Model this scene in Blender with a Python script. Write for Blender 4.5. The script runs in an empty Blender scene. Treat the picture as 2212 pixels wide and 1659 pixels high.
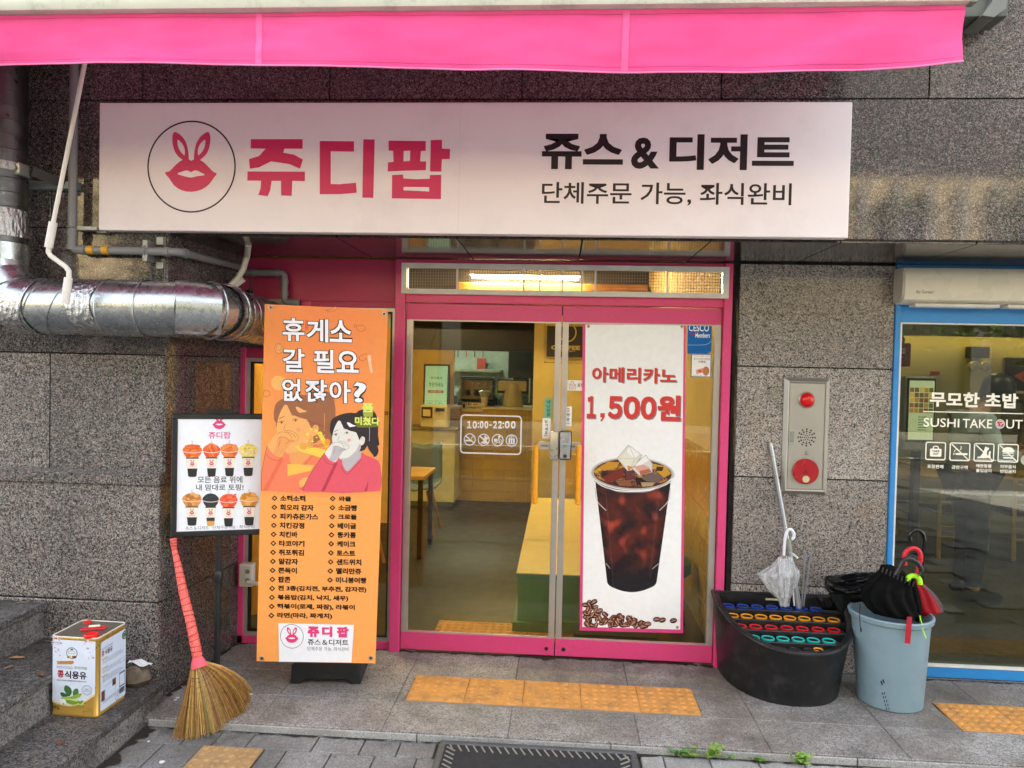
import bpy, bmesh, math, random
from mathutils import Vector, Matrix, noise
from mathutils.geometry import tessellate_polygon
import numpy as np
rnd = random.Random(7)
SC = bpy.context.scene
COL = SC.collection

# ------------------------------------------------------------------ camera
F_PX, YAW, PITCH, ROLL, CAM_H, CAM_D = 1593.9, 0.0655175, 0.0245403, 0.0221209, 1.72137, 4.33649
IW, IH = 2212.0, 1659.0
def cam_axes():
    cy, sy = math.cos(YAW), math.sin(YAW)
    f = Vector((-sy, cy, 0)); r = Vector((cy, sy, 0)); u = Vector((0, 0, 1))
    cp, sp = math.cos(PITCH), math.sin(PITCH)
    f2 = f*cp - u*sp; u2 = u*cp + f*sp
    cr, sr = math.cos(ROLL), math.sin(ROLL)
    return r*cr + u2*sr, u2*cr - r*sr, f2
CR, CU, CF = cam_axes()
CP = Vector((0, -CAM_D, CAM_H))
cam = bpy.data.cameras.new("camera")
cam.sensor_width = 36.0; cam.lens = F_PX/IW*36.0; cam.clip_start = 0.05; cam.clip_end = 600
cam_o = bpy.data.objects.new("camera", cam); COL.objects.link(cam_o)
m = Matrix((( CR.x, CU.x, -CF.x, CP.x), (CR.y, CU.y, -CF.y, CP.y), (CR.z, CU.z, -CF.z, CP.z), (0, 0, 0, 1)))
cam_o.matrix_world = m
SC.camera = cam_o

# ------------------------------------------------------------------ world, sun, exposure
SUN_EL, SUN_AZ = math.radians(52), math.radians(20)      # sun stands behind the building
w = bpy.data.worlds.new("World"); SC.world = w; w.use_nodes = True
nt = w.node_tree; bg = nt.nodes["Background"]
sky = nt.nodes.new("ShaderNodeTexSky"); sky.sky_type = 'NISHITA'; sky.sun_disc = False
sky.sun_elevation = SUN_EL; sky.sun_rotation = SUN_AZ; sky.dust_density = 3.0; sky.air_density = 1.0
sky.ozone_density = 0.6
hs = nt.nodes.new("ShaderNodeHueSaturation"); hs.inputs["Saturation"].default_value = .42   # hazy, milky sky
wb = nt.nodes.new("ShaderNodeMixRGB"); wb.blend_type = 'MULTIPLY'; wb.inputs[0].default_value = 1; wb.inputs[2].default_value = (1.0, 1.0, .985, 1)
nt.links.new(sky.outputs[0], hs.inputs["Color"]); nt.links.new(hs.outputs[0], wb.inputs[1]); nt.links.new(wb.outputs[0], bg.inputs[0])
bg.inputs[1].default_value = 0.15
sun = bpy.data.lights.new("sun", 'SUN'); sun.energy = 5.0; sun.angle = math.radians(0.5); sun.color = (1, .95, .86)
sun_o = bpy.data.objects.new("sun", sun); COL.objects.link(sun_o)
sd = Vector((math.sin(SUN_AZ)*math.cos(SUN_EL), math.cos(SUN_AZ)*math.cos(SUN_EL), math.sin(SUN_EL)))
sun_o.rotation_euler = sd.to_track_quat('Z', 'Y').to_euler()
SC.view_settings.view_transform = 'Standard'; SC.view_settings.look = 'None'
SC.view_settings.gamma = 1.0; SC.view_settings.use_curve_mapping = False
SC.view_settings.exposure = 3.08
SC.cycles.transparent_max_bounces = 24
SC.cycles.sample_clamp_indirect = 4.0

# ------------------------------------------------------------------ helpers
def ray(x, y):
    return CR*(x-IW/2) + CU*(IH/2-y) + CF*F_PX
def at(x, y, ax, v):
    """a point of the photograph on a real plane of the place"""
    d = ray(x, y); i = 'XYZ'.index(ax)
    return CP + d*((v-CP[i])/d[i])
def at_plane(x, y, O, n):
    d = ray(x, y); return CP + d*((O-CP).dot(n)/d.dot(n))
def crop(x0, y0, k):
    return lambda x, y: ((x0+x/k)*.7276316, (y0+y/k)*.7276316)
def lin(c):
    if isinstance(c, str):
        c = tuple(int(c[i:i+2], 16) for i in (0, 2, 4))
    return tuple((v/255/12.92) if v/255 <= .04045 else ((v/255+.055)/1.055)**2.4 for v in c)

MATS = {}
class NB:
    def __init__(s, name):
        s.m = bpy.data.materials.new(name); s.m.use_nodes = True; s.t = s.m.node_tree
        s.p = s.t.nodes["Principled BSDF"]; s.out = s.t.nodes["Material Output"]
    def n(s, typ, **kw):
        nd = s.t.nodes.new("ShaderNode"+typ)
        for k, v in kw.items():
            if k in nd.inputs.keys() and not hasattr(nd, k): nd.inputs[k].default_value = v
            else: setattr(nd, k, v)
        return nd
    def l(s, a, b): s.t.links.new(a, b)
    def ramp(s, fac, stops, const=False):
        r = s.t.nodes.new("ShaderNodeValToRGB"); cr = r.color_ramp
        if const: cr.interpolation = 'CONSTANT'
        while len(cr.elements) < len(stops): cr.elements.new(.5)
        for e, (p, c) in zip(cr.elements, stops):
            e.position = p; e.color = (*c, 1) if len(c) == 3 else c
        s.l(fac, r.inputs[0]); return r.outputs[0]
    def pos(s, scale=(1, 1, 1), rot=(0, 0, 0)):
        g = s.t.nodes.new("ShaderNodeNewGeometry"); mp = s.t.nodes.new("ShaderNodeMapping")
        mp.inputs["Scale"].default_value = scale; mp.inputs["Rotation"].default_value = rot
        s.l(g.outputs["Position"], mp.inputs[0]); return mp.outputs[0]
    def noise(s, vec, scale, detail=3, rough=.5):
        nd = s.t.nodes.new("ShaderNodeTexNoise"); nd.inputs["Scale"].default_value = scale
        nd.inputs["Detail"].default_value = detail; nd.inputs["Roughness"].default_value = rough
        s.l(vec, nd.inputs["Vector"]); return nd.outputs["Fac"]
    def vor(s, vec, scale):
        nd = s.t.nodes.new("ShaderNodeTexVoronoi"); nd.inputs["Scale"].default_value = scale
        s.l(vec, nd.inputs["Vector"]); return nd
    def mix(s, fac, a, b, mode='MIX'):
        nd = s.t.nodes.new("ShaderNodeMixRGB"); nd.blend_type = mode
        for i, v in ((0, fac), (1, a), (2, b)):
            if hasattr(v, 'links'): s.l(v, nd.inputs[i])
            else: nd.inputs[i].default_value = v if i == 0 else ((*v, 1) if len(v) == 3 else v)
        return nd.outputs[0]
    def bump(s, h, strength=.3, dist=.002):
        b = s.t.nodes.new("ShaderNodeBump"); b.inputs["Strength"].default_value = strength
        b.inputs["Distance"].default_value = dist; s.l(h, b.inputs["Height"]); s.l(b.outputs[0], s.p.inputs["Normal"])
    def mr(s, v, a, b, c, d):
        nd = s.t.nodes.new("ShaderNodeMapRange"); s.l(v, nd.inputs[0])
        for i, q in enumerate((a, b, c, d)): nd.inputs[i+1].default_value = q
        return nd.outputs[0]

def mat(name, col, rough=.5, metal=0, spec=.5, var=.12, vscale=9, grain=0, gscale=250, bump=0, emit=None, estr=0, coat=0, dirt=None):
    if name in MATS: return MATS[name]
    b = NB(name); c = lin(col)
    p = b.pos(); n1 = b.noise(p, vscale, 5, .6)
    dark = tuple(v*(1-var) for v in c); lite = tuple(min(1, v*(1+var)) for v in c)
    cc = b.ramp(n1, [(.3, dark), (.7, lite)])
    if grain:
        n2 = b.noise(p, gscale, 2, .7); g = b.ramp(n2, [(.35, (1-grain,)*3), (.65, (1+0*grain,)*3)])
        cc = b.mix(1.0, cc, g, 'MULTIPLY')
    if dirt:
        n3 = b.noise(p, dirt[1], 6, .7); cc = b.mix(b.mr(n3, .5, .75, 0, dirt[2]), cc, lin(dirt[0]))
    b.l(cc, b.p.inputs["Base Color"])
    b.l(b.mr(b.noise(p, vscale*3, 3), .3, .7, max(.02, rough*.85), min(1, rough*1.15)), b.p.inputs["Roughness"])
    b.p.inputs["Metallic"].default_value = metal; b.p.inputs["Specular IOR Level"].default_value = spec
    b.p.inputs["Coat Weight"].default_value = coat
    if bump: b.bump(b.noise(p, gscale, 3), bump, .002)
    if emit:
        b.p.inputs["Emission Color"].default_value = (*lin(emit), 1); b.p.inputs["Emission Strength"].default_value = estr
    MATS[name] = b.m; return b.m

def granite(name, stops, scale=150, rough=.16, spec=.5, tint=None, stain=None, bump=0, blotch=.25, var=.13):
    b = NB(name); p = b.pos()
    warp = b.noise(p, scale*.8, 2); 
    v1 = b.vor(p, scale); sep = b.n("SeparateColor"); b.l(v1.outputs["Color"], sep.inputs[0])
    c1 = b.ramp(sep.outputs[0], stops, True)
    v2 = b.vor(p, scale*2.3); sep2 = b.n("SeparateColor"); b.l(v2.outputs["Color"], sep2.inputs[0])
    c2 = b.ramp(sep2.outputs[1], stops, True)
    c = b.mix(b.mr(warp, .4, .6, 0, 1), c1, c2)
    v3 = b.vor(p, scale*.16); d3 = b.mr(v3.outputs["Distance"], .18, .34, 1, 0)
    sp3 = b.n("SeparateColor"); b.l(v3.outputs["Color"], sp3.inputs[0])
    mul = b.n("Math", operation='MULTIPLY'); b.l(d3, mul.inputs[0]); b.l(b.mr(sp3.outputs[2], .6, .62, 0, .45), mul.inputs[1])
    c = b.mix(mul.outputs[0], c, tuple(x*1.0 for x in stops[-1][1]))
    oi = b.n("ObjectInfo"); c = b.mix(1.0, c, b.ramp(oi.outputs["Random"], [(0, (1-var,)*3), (1, (1+var,)*3)]), 'MULTIPLY')
    bl = b.noise(p, 2.2, 4, .6); c = b.mix(1.0, c, b.ramp(bl, [(.3, (1-blotch,)*3), (.7, (1+blotch*.4,)*3)]), 'MULTIPLY')
    if tint: c = b.mix(1.0, c, tint, 'MULTIPLY')
    if stain:
        for col, sc, lo, hi, amt in stain:
            c = b.mix(b.mr(b.noise(p, sc, 6, .62), lo, hi, 0, amt), c, lin(col))
    b.l(c, b.p.inputs["Base Color"])
    b.l(b.mr(b.noise(p, 14, 3), .3, .7, rough*.8, rough*1.3), b.p.inputs["Roughness"])
    b.p.inputs["Specular IOR Level"].default_value = spec
    if bump: b.bump(b.noise(p, scale*.7, 4, .7), bump, .003)
    MATS[name] = b.m; return b.m

def glass(name, tint, ior=1.5, rough=0.0, extra=0.0):
    b = NB(name); b.t.nodes.remove(b.p)
    tr = b.n("BsdfTransparent"); tr.inputs[0].default_value = (*tint, 1)
    gl = b.n("BsdfGlossy"); gl.inputs["Roughness"].default_value = rough
    fr = b.n("Fresnel"); gm = b.n("NewGeometry")     # same reflectance entering and leaving the pane
    b.l(b.mr(gm.outputs["Backfacing"], 0, 1, ior, 1/ior), fr.inputs[0])
    mx = b.n("MixShader")
    bp = b.n("Bump"); bp.inputs["Strength"].default_value = .02; bp.inputs["Distance"].default_value = .01
    b.l(b.noise(b.pos(), 1.6, 1), bp.inputs["Height"]); b.l(bp.outputs[0], gl.inputs["Normal"])
    b.l(fr.outputs[0], mx.inputs[0]); b.l(tr.outputs[0], mx.inputs[1]); b.l(gl.outputs[0], mx.inputs[2])
    b.l(mx.outputs[0], b.out.inputs[0]); MATS[name] = b.m; return b.m

def ink(name, rough=.5, spec=.4, emit=0):
    b = NB(name); a = b.n("Attribute"); a.attribute_name = "Col"
    n1 = b.noise(b.pos(), 30, 4); c = b.mix(1.0, a.outputs["Color"], b.ramp(n1, [(.3, (.95,)*3), (.7, (1,)*3)]), 'MULTIPLY')
    b.l(c, b.p.inputs["Base Color"]); b.p.inputs["Roughness"].default_value = rough
    b.p.inputs["Specular IOR Level"].default_value = spec
    if emit:
        b.l(a.outputs["Color"], b.p.inputs["Emission Color"]); b.p.inputs["Emission Strength"].default_value = emit
    MATS[name] = b.m; return b.m

ORG = {}
def _link(name, data, parent=None):
    o = bpy.data.objects.new(name, data); COL.objects.link(o)
    if parent is not None: o.parent = parent; ORG[o.name] = ORG.get(parent.name, Vector())
    return o
def tag(o, label=None, cat=None, group=None, kind=None):
    if label: o['label'] = label
    if cat: o['category'] = cat
    if group: o['group'] = group
    if kind: o['kind'] = kind
    return o
def thing(name, loc, label, cat, group=None):
    o = _link(name, None); o.location = loc; o.empty_display_size = .1; ORG[o.name] = Vector(loc)
    return tag(o, label, cat, group)

class MB:
    def __init__(s): s.v = []; s.f = []; s.c = None
    def add(s, vs, fs):
        k = len(s.v); s.v += [Vector(v) for v in vs]; s.f += [tuple(i+k for i in f) for f in fs]; return s
    def box(s, x0, y0, z0, x1, y1, z1, b=0.0):
        x0, x1 = sorted((x0, x1)); y0, y1 = sorted((y0, y1)); z0, z1 = sorted((z0, z1))
        c = Vector(((x0+x1)/2, (y0+y1)/2, (z0+z1)/2))
        return s.obox(c, Vector((1, 0, 0)), Vector((0, 1, 0)), (x1-x0, y1-y0, z1-z0), b)
    def obox(s, c, ax, ay, d, b=0.0):
        ax = ax.normalized(); ay = ay.normalized(); az = ax.cross(ay).normalized()
        hx, hy, hz = d[0]/2, d[1]/2, d[2]/2
        if b <= 0 or b*2.05 >= min(d):
            vs = [c+ax*hx*i+ay*hy*j+az*hz*k for i, j, k in ((-1,-1,-1),(1,-1,-1),(1,1,-1),(-1,1,-1),(-1,-1,1),(1,-1,1),(1,1,1),(-1,1,1))]
            return s.add(vs, [(0,3,2,1),(4,5,6,7),(0,1,5,4),(1,2,6,5),(2,3,7,6),(3,0,4,7)])
        bm = bmesh.new(); bmesh.ops.create_cube(bm, size=1)
        for v in bm.verts: v.co = Vector((v.co.x*d[0], v.co.y*d[1], v.co.z*d[2]))
        bmesh.ops.bevel(bm, geom=list(bm.edges), offset=b, segments=2 if b > .004 else 1, affect='EDGES', profile=.5)
        bm.verts.ensure_lookup_table(); bm.verts.index_update()
        s.add([c+ax*v.co.x+ay*v.co.y+az*v.co.z for v in bm.verts], [[v.index for v in f.verts] for f in bm.faces]); bm.free(); return s
    def tube(s, path, r, n=12, caps=True, radii=None, flat=1.0, up=None):
        P = [Vector(p) for p in path]; rings = []; prev = None
        for i, p in enumerate(P):
            t = (P[min(i+1, len(P)-1)]-P[max(i-1, 0)]).normalized()
            if prev is None:
                u = up or (Vector((0, 0, 1)) if abs(t.z) < .9 else Vector((1, 0, 0)))
                a = t.cross(u).normalized()
            else: a = (prev - t*prev.dot(t)).normalized()
            prev = a; bb = t.cross(a).normalized(); rr = radii[i] if radii else r
            rings.append([p+a*math.cos(q*2*math.pi/n)*rr+bb*math.sin(q*2*math.pi/n)*rr*flat for q in range(n)])
        vs = [v for R_ in rings for v in R_]; fs = []
        for i in range(len(P)-1):
            for q in range(n):
                q2 = (q+1) % n; fs.append((i*n+q, i*n+q2, (i+1)*n+q2, (i+1)*n+q))
        if caps: fs += [tuple(reversed(range(n))), tuple((len(P)-1)*n+q for q in range(n))]
        return s.add(vs, fs)
    def cyl(s, p, q, r, n=20, r2=None): return s.tube([p, q], r, n, radii=[r, r if r2 is None else r2])
    def lathe(s, c, prof, n=32, ax=Vector((0, 0, 1)), sx=1, sy=1):
        ax = ax.normalized(); a = ax.cross(Vector((0, 1, 0)) if abs(ax.y) < .9 else Vector((1, 0, 0))).normalized(); b = ax.cross(a)
        vs = []; fs = []
        for (r, h) in prof:
            for q in range(n):
                t = q*2*math.pi/n; vs.append(Vector(c)+a*math.cos(t)*r*sx+b*math.sin(t)*r*sy+ax*h)
        for i in range(len(prof)-1):
            for q in range(n):
                q2 = (q+1) % n; fs.append((i*n+q, i*n+q2, (i+1)*n+q2, (i+1)*n+q))
        return s.add(vs, fs)
    def grid(s, nx, ny, fn):
        vs = [fn(i/nx, j/ny) for j in range(ny+1) for i in range(nx+1)]
        return s.add(vs, [(j*(nx+1)+i, j*(nx+1)+i+1, (j+1)*(nx+1)+i+1, (j+1)*(nx+1)+i) for j in range(ny) for i in range(nx)])
    def prism(s, pts, ext):
        """polygon of 3D points pushed along the vector ext"""
        pts = [Vector(p) for p in pts]; n = len(pts); ext = Vector(ext)
        vs = pts + [p+ext for p in pts]
        return s.add(vs, [tuple(reversed(range(n))), tuple(range(n, 2*n))] + [(i, (i+1) % n, n+(i+1) % n, n+i) for i in range(n)])
    def build(s, name, material, parent=None, smooth=False, solid=0):
        org = ORG.get(parent.name, Vector()) if parent is not None else Vector()
        me = bpy.data.meshes.new(name); me.from_pydata([tuple(v-org) for v in s.v], [], s.f); me.update()
        if material: me.materials.append(material)
        bm = bmesh.new(); bm.from_mesh(me); bmesh.ops.recalc_face_normals(bm, faces=bm.faces); bm.to_mesh(me); bm.free()
        if smooth:
            me.polygons.foreach_set('use_smooth', [True]*len(me.polygons)); 
            try: me.set_sharp_from_angle(angle=math.radians(38))
            except Exception: pass
        o = _link(name, me, parent)
        if solid:
            md = o.modifiers.new('solid', 'SOLIDIFY'); md.thickness = solid; md.offset = 0
        return o
def struct(name, mb, material, smooth=False): return tag(mb.build(name, material, None, smooth), kind='structure')
def single(name, mb, material, label, cat, group=None, smooth=False):
    """a thing that is one mesh, its origin at its base"""
    c = sum(mb.v, Vector())/len(mb.v); c.z = min(v.z for v in mb.v)
    mb.v = [v-c for v in mb.v]; o = mb.build(name, material, None, smooth); o.location = c; ORG[o.name] = c
    return tag(o, label, cat, group)

# ---- flat print: coloured shapes laid on a plane
_tc = {}
def text_mesh(body, bold=0.0, spacing=1.0):
    key = (body, bold, spacing)
    if key not in _tc:
        c = bpy.data.curves.new('t', 'FONT'); c.body = body; c.offset = bold; c.resolution_u = 3; c.space_character = spacing; c.space_line = .95
        c.fill_mode = 'FRONT'
        o = bpy.data.objects.new('t', c); COL.objects.link(o); bpy.context.view_layer.update()
        me = bpy.data.meshes.new_from_object(o.evaluated_get(bpy.context.evaluated_depsgraph_get()))
        vs = np.array([v.co[:2] for v in me.vertices]) if len(me.vertices) else np.zeros((1, 2))
        fs = [tuple(p.vertices) for p in me.polygons]
        bpy.data.objects.remove(o); bpy.data.curves.remove(c); bpy.data.meshes.remove(me)
        _tc[key] = (vs, fs, vs.min(0), vs.max(0))
    return _tc[key]
def smooth_loop(pts, k=4, closed=True):
    out = []; n = len(pts)
    for i in range(n if closed else n-1):
        p0, p1, p2, p3 = (pts[(i-1) % n], pts[i], pts[(i+1) % n], pts[(i+2) % n]) if closed else (pts[max(i-1, 0)], pts[i], pts[i+1], pts[min(i+2, n-1)])
        for j in range(k):
            t = j/k; a = [.5*((2*p1[q])+(-p0[q]+p2[q])*t+(2*p0[q]-5*p1[q]+4*p2[q]-p3[q])*t*t+(-p0[q]+3*p1[q]-3*p2[q]+p3[q])*t**3) for q in (0, 1)]
            out.append(tuple(a))
    if not closed: out.append(tuple(pts[-1]))
    return out
class Print:
    """canvas on the plane through O with axes ex (right) and ez (up); cr maps crop pixels to the photograph"""
    def __init__(s, O, ex, ez, cr=None):
        s.O = Vector(O); s.ex = Vector(ex).normalized(); s.ez = Vector(ez); s.ez = (s.ez-s.ex*s.ez.dot(s.ex)).normalized()
        s.n = s.ex.cross(s.ez).normalized(); s.cr = cr; s.V = []; s.F = []; s.C = []; s.step = .00022
    def uv(s, x, y):
        if s.cr: x, y = s.cr(x, y)
        p = at_plane(x, y, s.O, s.n)-s.O; return (p.dot(s.ex), p.dot(s.ez))
    def _emit(s, pts, faces, col, layer, cols=None):
        if s.clip: pts = [s.clip(q[0], q[1]) for q in pts]
        k = len(s.V); s.k = getattr(s, 'k', 0)+1; off = s.n*(.0004+layer*s.step+s.k*5e-6)
        s.V += [s.O+s.ex*p[0]+s.ez*p[1]+off for p in pts]
        for f in faces: s.F.append(tuple(i+k for i in f))
        if cols is None: s.C += [(*lin(col), 1)]*len(pts)
        else: s.C += cols
    def polyuv(s, pts, col, layer=0, holes=()):
        loops = [[Vector((p[0], p[1], 0)) for p in pts]]+[[Vector((p[0], p[1], 0)) for p in h] for h in holes]
        flat = [(v.x, v.y) for L in loops for v in L]
        s._emit(flat, tessellate_polygon(loops), col, layer)
    def poly(s, pts, col, layer=0, holes=(), sm=0):
        if sm: pts = smooth_loop(pts, sm); holes = [smooth_loop(h, sm) for h in holes]
        s.polyuv([s.uv(*p) for p in pts], col, layer, [[s.uv(*p) for p in h] for h in holes])
    def rect(s, x0, y0, x1, y1, col, layer=0, r=0, hole=0):
        (a, b), (c, d) = s.uv(x0, y0), s.uv(x1, y1)
        k = abs(c-a)/max(1e-6, abs(x1-x0)); r *= k; hole *= k
        def rr(a, b, c, d, r):
            if r <= 0: return [(a, d), (c, d), (c, b), (a, b)]
            out = []
            for cx, cy, t0 in ((a+r, d+r, 180), (c-r, d+r, 270), (c-r, b-r, 0), (a+r, b-r, 90)):
                for q in range(5):
                    t = math.radians(t0+q*22.5); out.append((cx+r*math.cos(t), cy+r*math.sin(t)))
            return out
        s.polyuv(rr(a, b, c, d, r), col, layer, [rr(a+hole, b-hole, c-hole, d+hole, max(0, r-hole))] if hole else ())
    def ell(s, x, y, rx, ry, col, layer=0, ring=0, n=28, rot=0, a0=0, a1=360):
        (a, b), (c, _), (_, d) = s.uv(x, y), s.uv(x+rx, y), s.uv(x, y-ry)
        RX, RY = abs(c-a), abs(d-b); k = RX/max(rx, 1e-6); cr, sr = math.cos(math.radians(rot)), math.sin(math.radians(rot))
        def L(A, B): return [(a+A*math.cos(t)*cr-B*math.sin(t)*sr, b+A*math.cos(t)*sr+B*math.sin(t)*cr) for t in [math.radians(a0+(a1-a0)*q/n) for q in range(n+(a1-a0 < 360))]]
        s.polyuv(L(RX, RY), col, layer, [L(RX-ring*k, RY-ring*k)] if ring else ())
    def line(s, pts, wd, col, layer=0, sm=0, closed=False):
        if sm: pts = smooth_loop(pts, sm, closed)
        P = [Vector(s.uv(*p)) for p in pts]
        if closed: P.append(P[0])
        (a, b), (c, d) = s.uv(pts[0][0], pts[0][1]), s.uv(pts[0][0]+10, pts[0][1]); wd = wd*abs(c-a)/10/2
        vs = []; n = len(P)
        for i, p in enumerate(P):
            t = (P[min(i+1, n-1)]-P[max(i-1, 0)])
            if t.length < 1e-9: t = Vector((1, 0))
            t.normalize(); q = Vector((-t.y, t.x))*wd; vs += [tuple(p+q), tuple(p-q)]
        s._emit(vs, [(2*i, 2*i+1, 2*i+3, 2*i+2) for i in range(n-1)], col, layer)
    slope = None; clip = None
    def text(s, body, x0, y0, x1, y1, col, layer=1, bold=0.0, spacing=1.0, vert=False, mirror=False):
        if bold > .032:
            e = bold-.026; (a0, _), (a1, _) = s.uv(x0, y0), s.uv(x1, y0); lo, hi = text_mesh(body, .026, spacing)[2:]; k = (x1-x0)/(hi-lo)[0]*e; ky = (y1-y0)/(hi-lo)[1]*e
            for dx, dy in ((-1, -1), (1, -1), (-1, 1), (1, 1)): s.text(body, x0+k+k*dx, y0+ky+ky*dy, x1-k+k*dx, y1-ky+ky*dy, col, layer, .026, spacing)
            return
        vs, fs, lo, hi = text_mesh(body, bold, spacing)
        if s.slope is not None:      # the line of writing drops by slope per pixel across; y0,y1 taken at its middle
            W_, H_ = hi-lo; xm = (x0+x1)/2; out = []
            for v in vs:
                a, b = (v[0]-lo[0])/W_, (v[1]-lo[1])/H_; x = x0+(x1-x0)*a; out.append(s.uv(x, y1+(y0-y1)*b+s.slope*(x-xm)))
            s._emit(out, fs, col, layer); return
        (a, b), (c, d) = s.uv(x0, y0), s.uv(x1, y1); W_, H_ = hi-lo
        pts = [(a+(v[0]-lo[0])/W_*(c-a), d+(v[1]-lo[1])/H_*(b-d)) for v in vs]
        if mirror: pts = [(a+c-p[0], p[1]) for p in pts]
        s._emit(pts, fs, col, layer)
    def raster(s, x0, y0, x1, y1, nx, ny, fn, layer=0):
        """fn(u,v)->(r,g,b) sRGB or None, u,v in 0..1 from the top left"""
        (a, b), (c, d) = s.uv(x0, y0), s.uv(x1, y1)
        pts = [(a+(c-a)*i/nx, b+(d-b)*j/ny) for j in range(ny+1) for i in range(nx+1)]
        cc = [[fn(i/nx, j/ny) for i in range(nx+1)] for j in range(ny+1)]
        cols = [((*lin(q), 1) if q else (0, 0, 0, 1)) for r_ in cc for q in r_]
        fs = [(j*(nx+1)+i, (j+1)*(nx+1)+i, (j+1)*(nx+1)+i+1, j*(nx+1)+i+1) for j in range(ny) for i in range(nx) if cc[j][i] and cc[j+1][i] and cc[j][i+1] and cc[j+1][i+1]]
        s._emit(pts, fs, None, layer, cols)
    def build(s, name, material, parent):
        org = ORG.get(parent.name, Vector()) if parent is not None else Vector()
        me = bpy.data.meshes.new(name); me.from_pydata([tuple(v-org) for v in s.V], [], s.F); me.update()
        at_ = me.color_attributes.new('Col', 'FLOAT_COLOR', 'POINT')
        at_.data.foreach_set('color', [q for c in s.C for q in c]); me.materials.append(material)
        return _link(name, me, parent)

def nz(x, y, s=1.0, z=0.0): return noise.noise(Vector((x*s, y*s, z)))
PINK = 'e8457f'
# ------------------------------------------------------------------ materials
G_WALL = granite('polished_granite', [(0, (.012, .012, .014)), (.32, (.042, .040, .041)), (.54, (.118, .104, .098)), (.74, (.26, .23, .21)), (.92, (.24, .175, .15))], 165, .06, .55,
                 stain=[('6a5648', 1.3, .5, .8, .25)])
G_LOW = granite('granite_skylit_dusty', [(0, (.014, .014, .016)), (.28, (.05, .05, .05)), (.5, (.17, .158, .145)), (.72, (.36, .33, .295)), (.9, (.30, .22, .19))], 150, .22, .45)  # same stone as the wall, paler: sky reflection and dust put into colour
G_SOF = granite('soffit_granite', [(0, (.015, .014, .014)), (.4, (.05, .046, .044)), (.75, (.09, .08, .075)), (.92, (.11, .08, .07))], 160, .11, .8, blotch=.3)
G_STEP = granite('dirty_step_granite', [(0, (.03, .03, .03)), (.35, (.10, .094, .088)), (.65, (.20, .186, .17)), (.9, (.27, .235, .20))], 110, .55, .35,
                 stain=[('1a1816', 2.2, .42, .64, .7), ('3a3026', 5, .52, .72, .5)], bump=.4)
G_RISE = granite('step_riser_granite', [(0, (.07, .067, .063)), (.3, (.16, .152, .142)), (.6, (.26, .24, .22)), (.9, (.32, .28, .25))], 110, .6, .3,
                 stain=[('2a2622', 2.5, .45, .7, .6)], bump=.35)
G_PLAT = granite('flamed_granite_paving', [(0, (.11, .105, .10)), (.25, (.25, .235, .22)), (.55, (.38, .36, .33)), (.85, (.47, .43, .39))], 150, .62, .3,
                 stain=[('5e544b', 1.5, .42, .62, .6), ('3a3531', 4.0, .52, .72, .5), ('b0a698', 3.1, .62, .72, .35)], bump=.3)
G_PAVE = granite('concrete_paver', [(0, (.18, .18, .17)), (.4, (.29, .285, .27)), (.8, (.39, .38, .355))], 200, .8, .2,
                 stain=[('4c4943', 2.1, .42, .66, .6), ('2c2a27', 9, .55, .7, .4)], bump=.4)
G_PAVR = granite('light_paver', [(0, (.25, .25, .24)), (.4, (.38, .375, .36)), (.8, (.48, .47, .44))], 200, .8, .2,
                 stain=[('77736a', 2.4, .45, .68, .5)], bump=.3)
JOINT = mat('dark_joint', '17120f', .9)
MPINK = mat('pink_painted_steel', 'd8457a', .34, spec=.4, var=.05, vscale=3, grain=.06, gscale=60)
MPINKD = mat('pink_panel_paint', 'b03058', .42, spec=.4, var=.05, vscale=3)  # darker copy of the frame pink; soffit shade put into the colour
MALU = mat('aluminium_frame', 'b9b4ac', .35, metal=.6, var=.08)
MGREY = mat('grey_pvc', '7e8082', .45, var=.06, dirt=('5a5348', 9, .5))
MWPVC = mat('white_pvc', 'dcd9d0', .4, var=.04)
MBLACK = mat('black_plastic', '1a1b1c', .45, var=.2, dirt=('4a4a48', 14, .25))
MGASK = mat('black_gasket', '0d0d0d', .6)
MWHITE = mat('white_paint', 'd8d6cc', .45, var=.05, dirt=('9b9482', 7, .3))
MINK = ink('printed_vinyl', .45, .4)
MINKG = ink('glossy_print', .22, .5)
MINKM = ink('window_sticker_ink', .6, .2)
GL = glass('door_glass', (.84, .88, .76), 1.5)
GLS = glass('sushi_glass', (.70, .73, .62), 1.7)
MBLUE = mat('blue_painted_steel', '2f86c8', .35, var=.05)
MYEL = mat('yellow_handle_plastic', 'f0a012', .3, var=.04)

# ------------------------------------------------------------------ ground
FY = -.74            # facade plane
PE = -.96            # platform front edge
b = MB(); b.add([(-200, -200, -.055), (200, -200, -.055), (200, 200, -.055), (-200, 200, -.055)], [(0, 1, 2, 3)])
struct('ground', b, mat('ground_mortar', '6b665c', .9, var=.25, vscale=4, grain=.4))
b = MB(); b.box(-40, -16.5, -.06, 40, -7.2, -.048); struct('road', b, mat('asphalt', '48484a', .85, grain=.5, gscale=180))
b = MB(); b.box(-40, -7.2, -.3, 40, -7.0, -.03, .01); struct('road_kerb', b, G_PAVR)
b = MB(); b.box(-40, -11.9, -.047, 40, -11.78, -.044); struct('road_marking', b, mat('road_paint', 'dcdcd4', .7))
b = MB(); b.box(-2.3, PE+.012, -.056, 30, .02, -.006); b.box(-1.92, -.5, -.056, 30, .3, -.006)
plat = struct('platform', b, mat('platform_mortar', '8d877c', .9, grain=.3))
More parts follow.
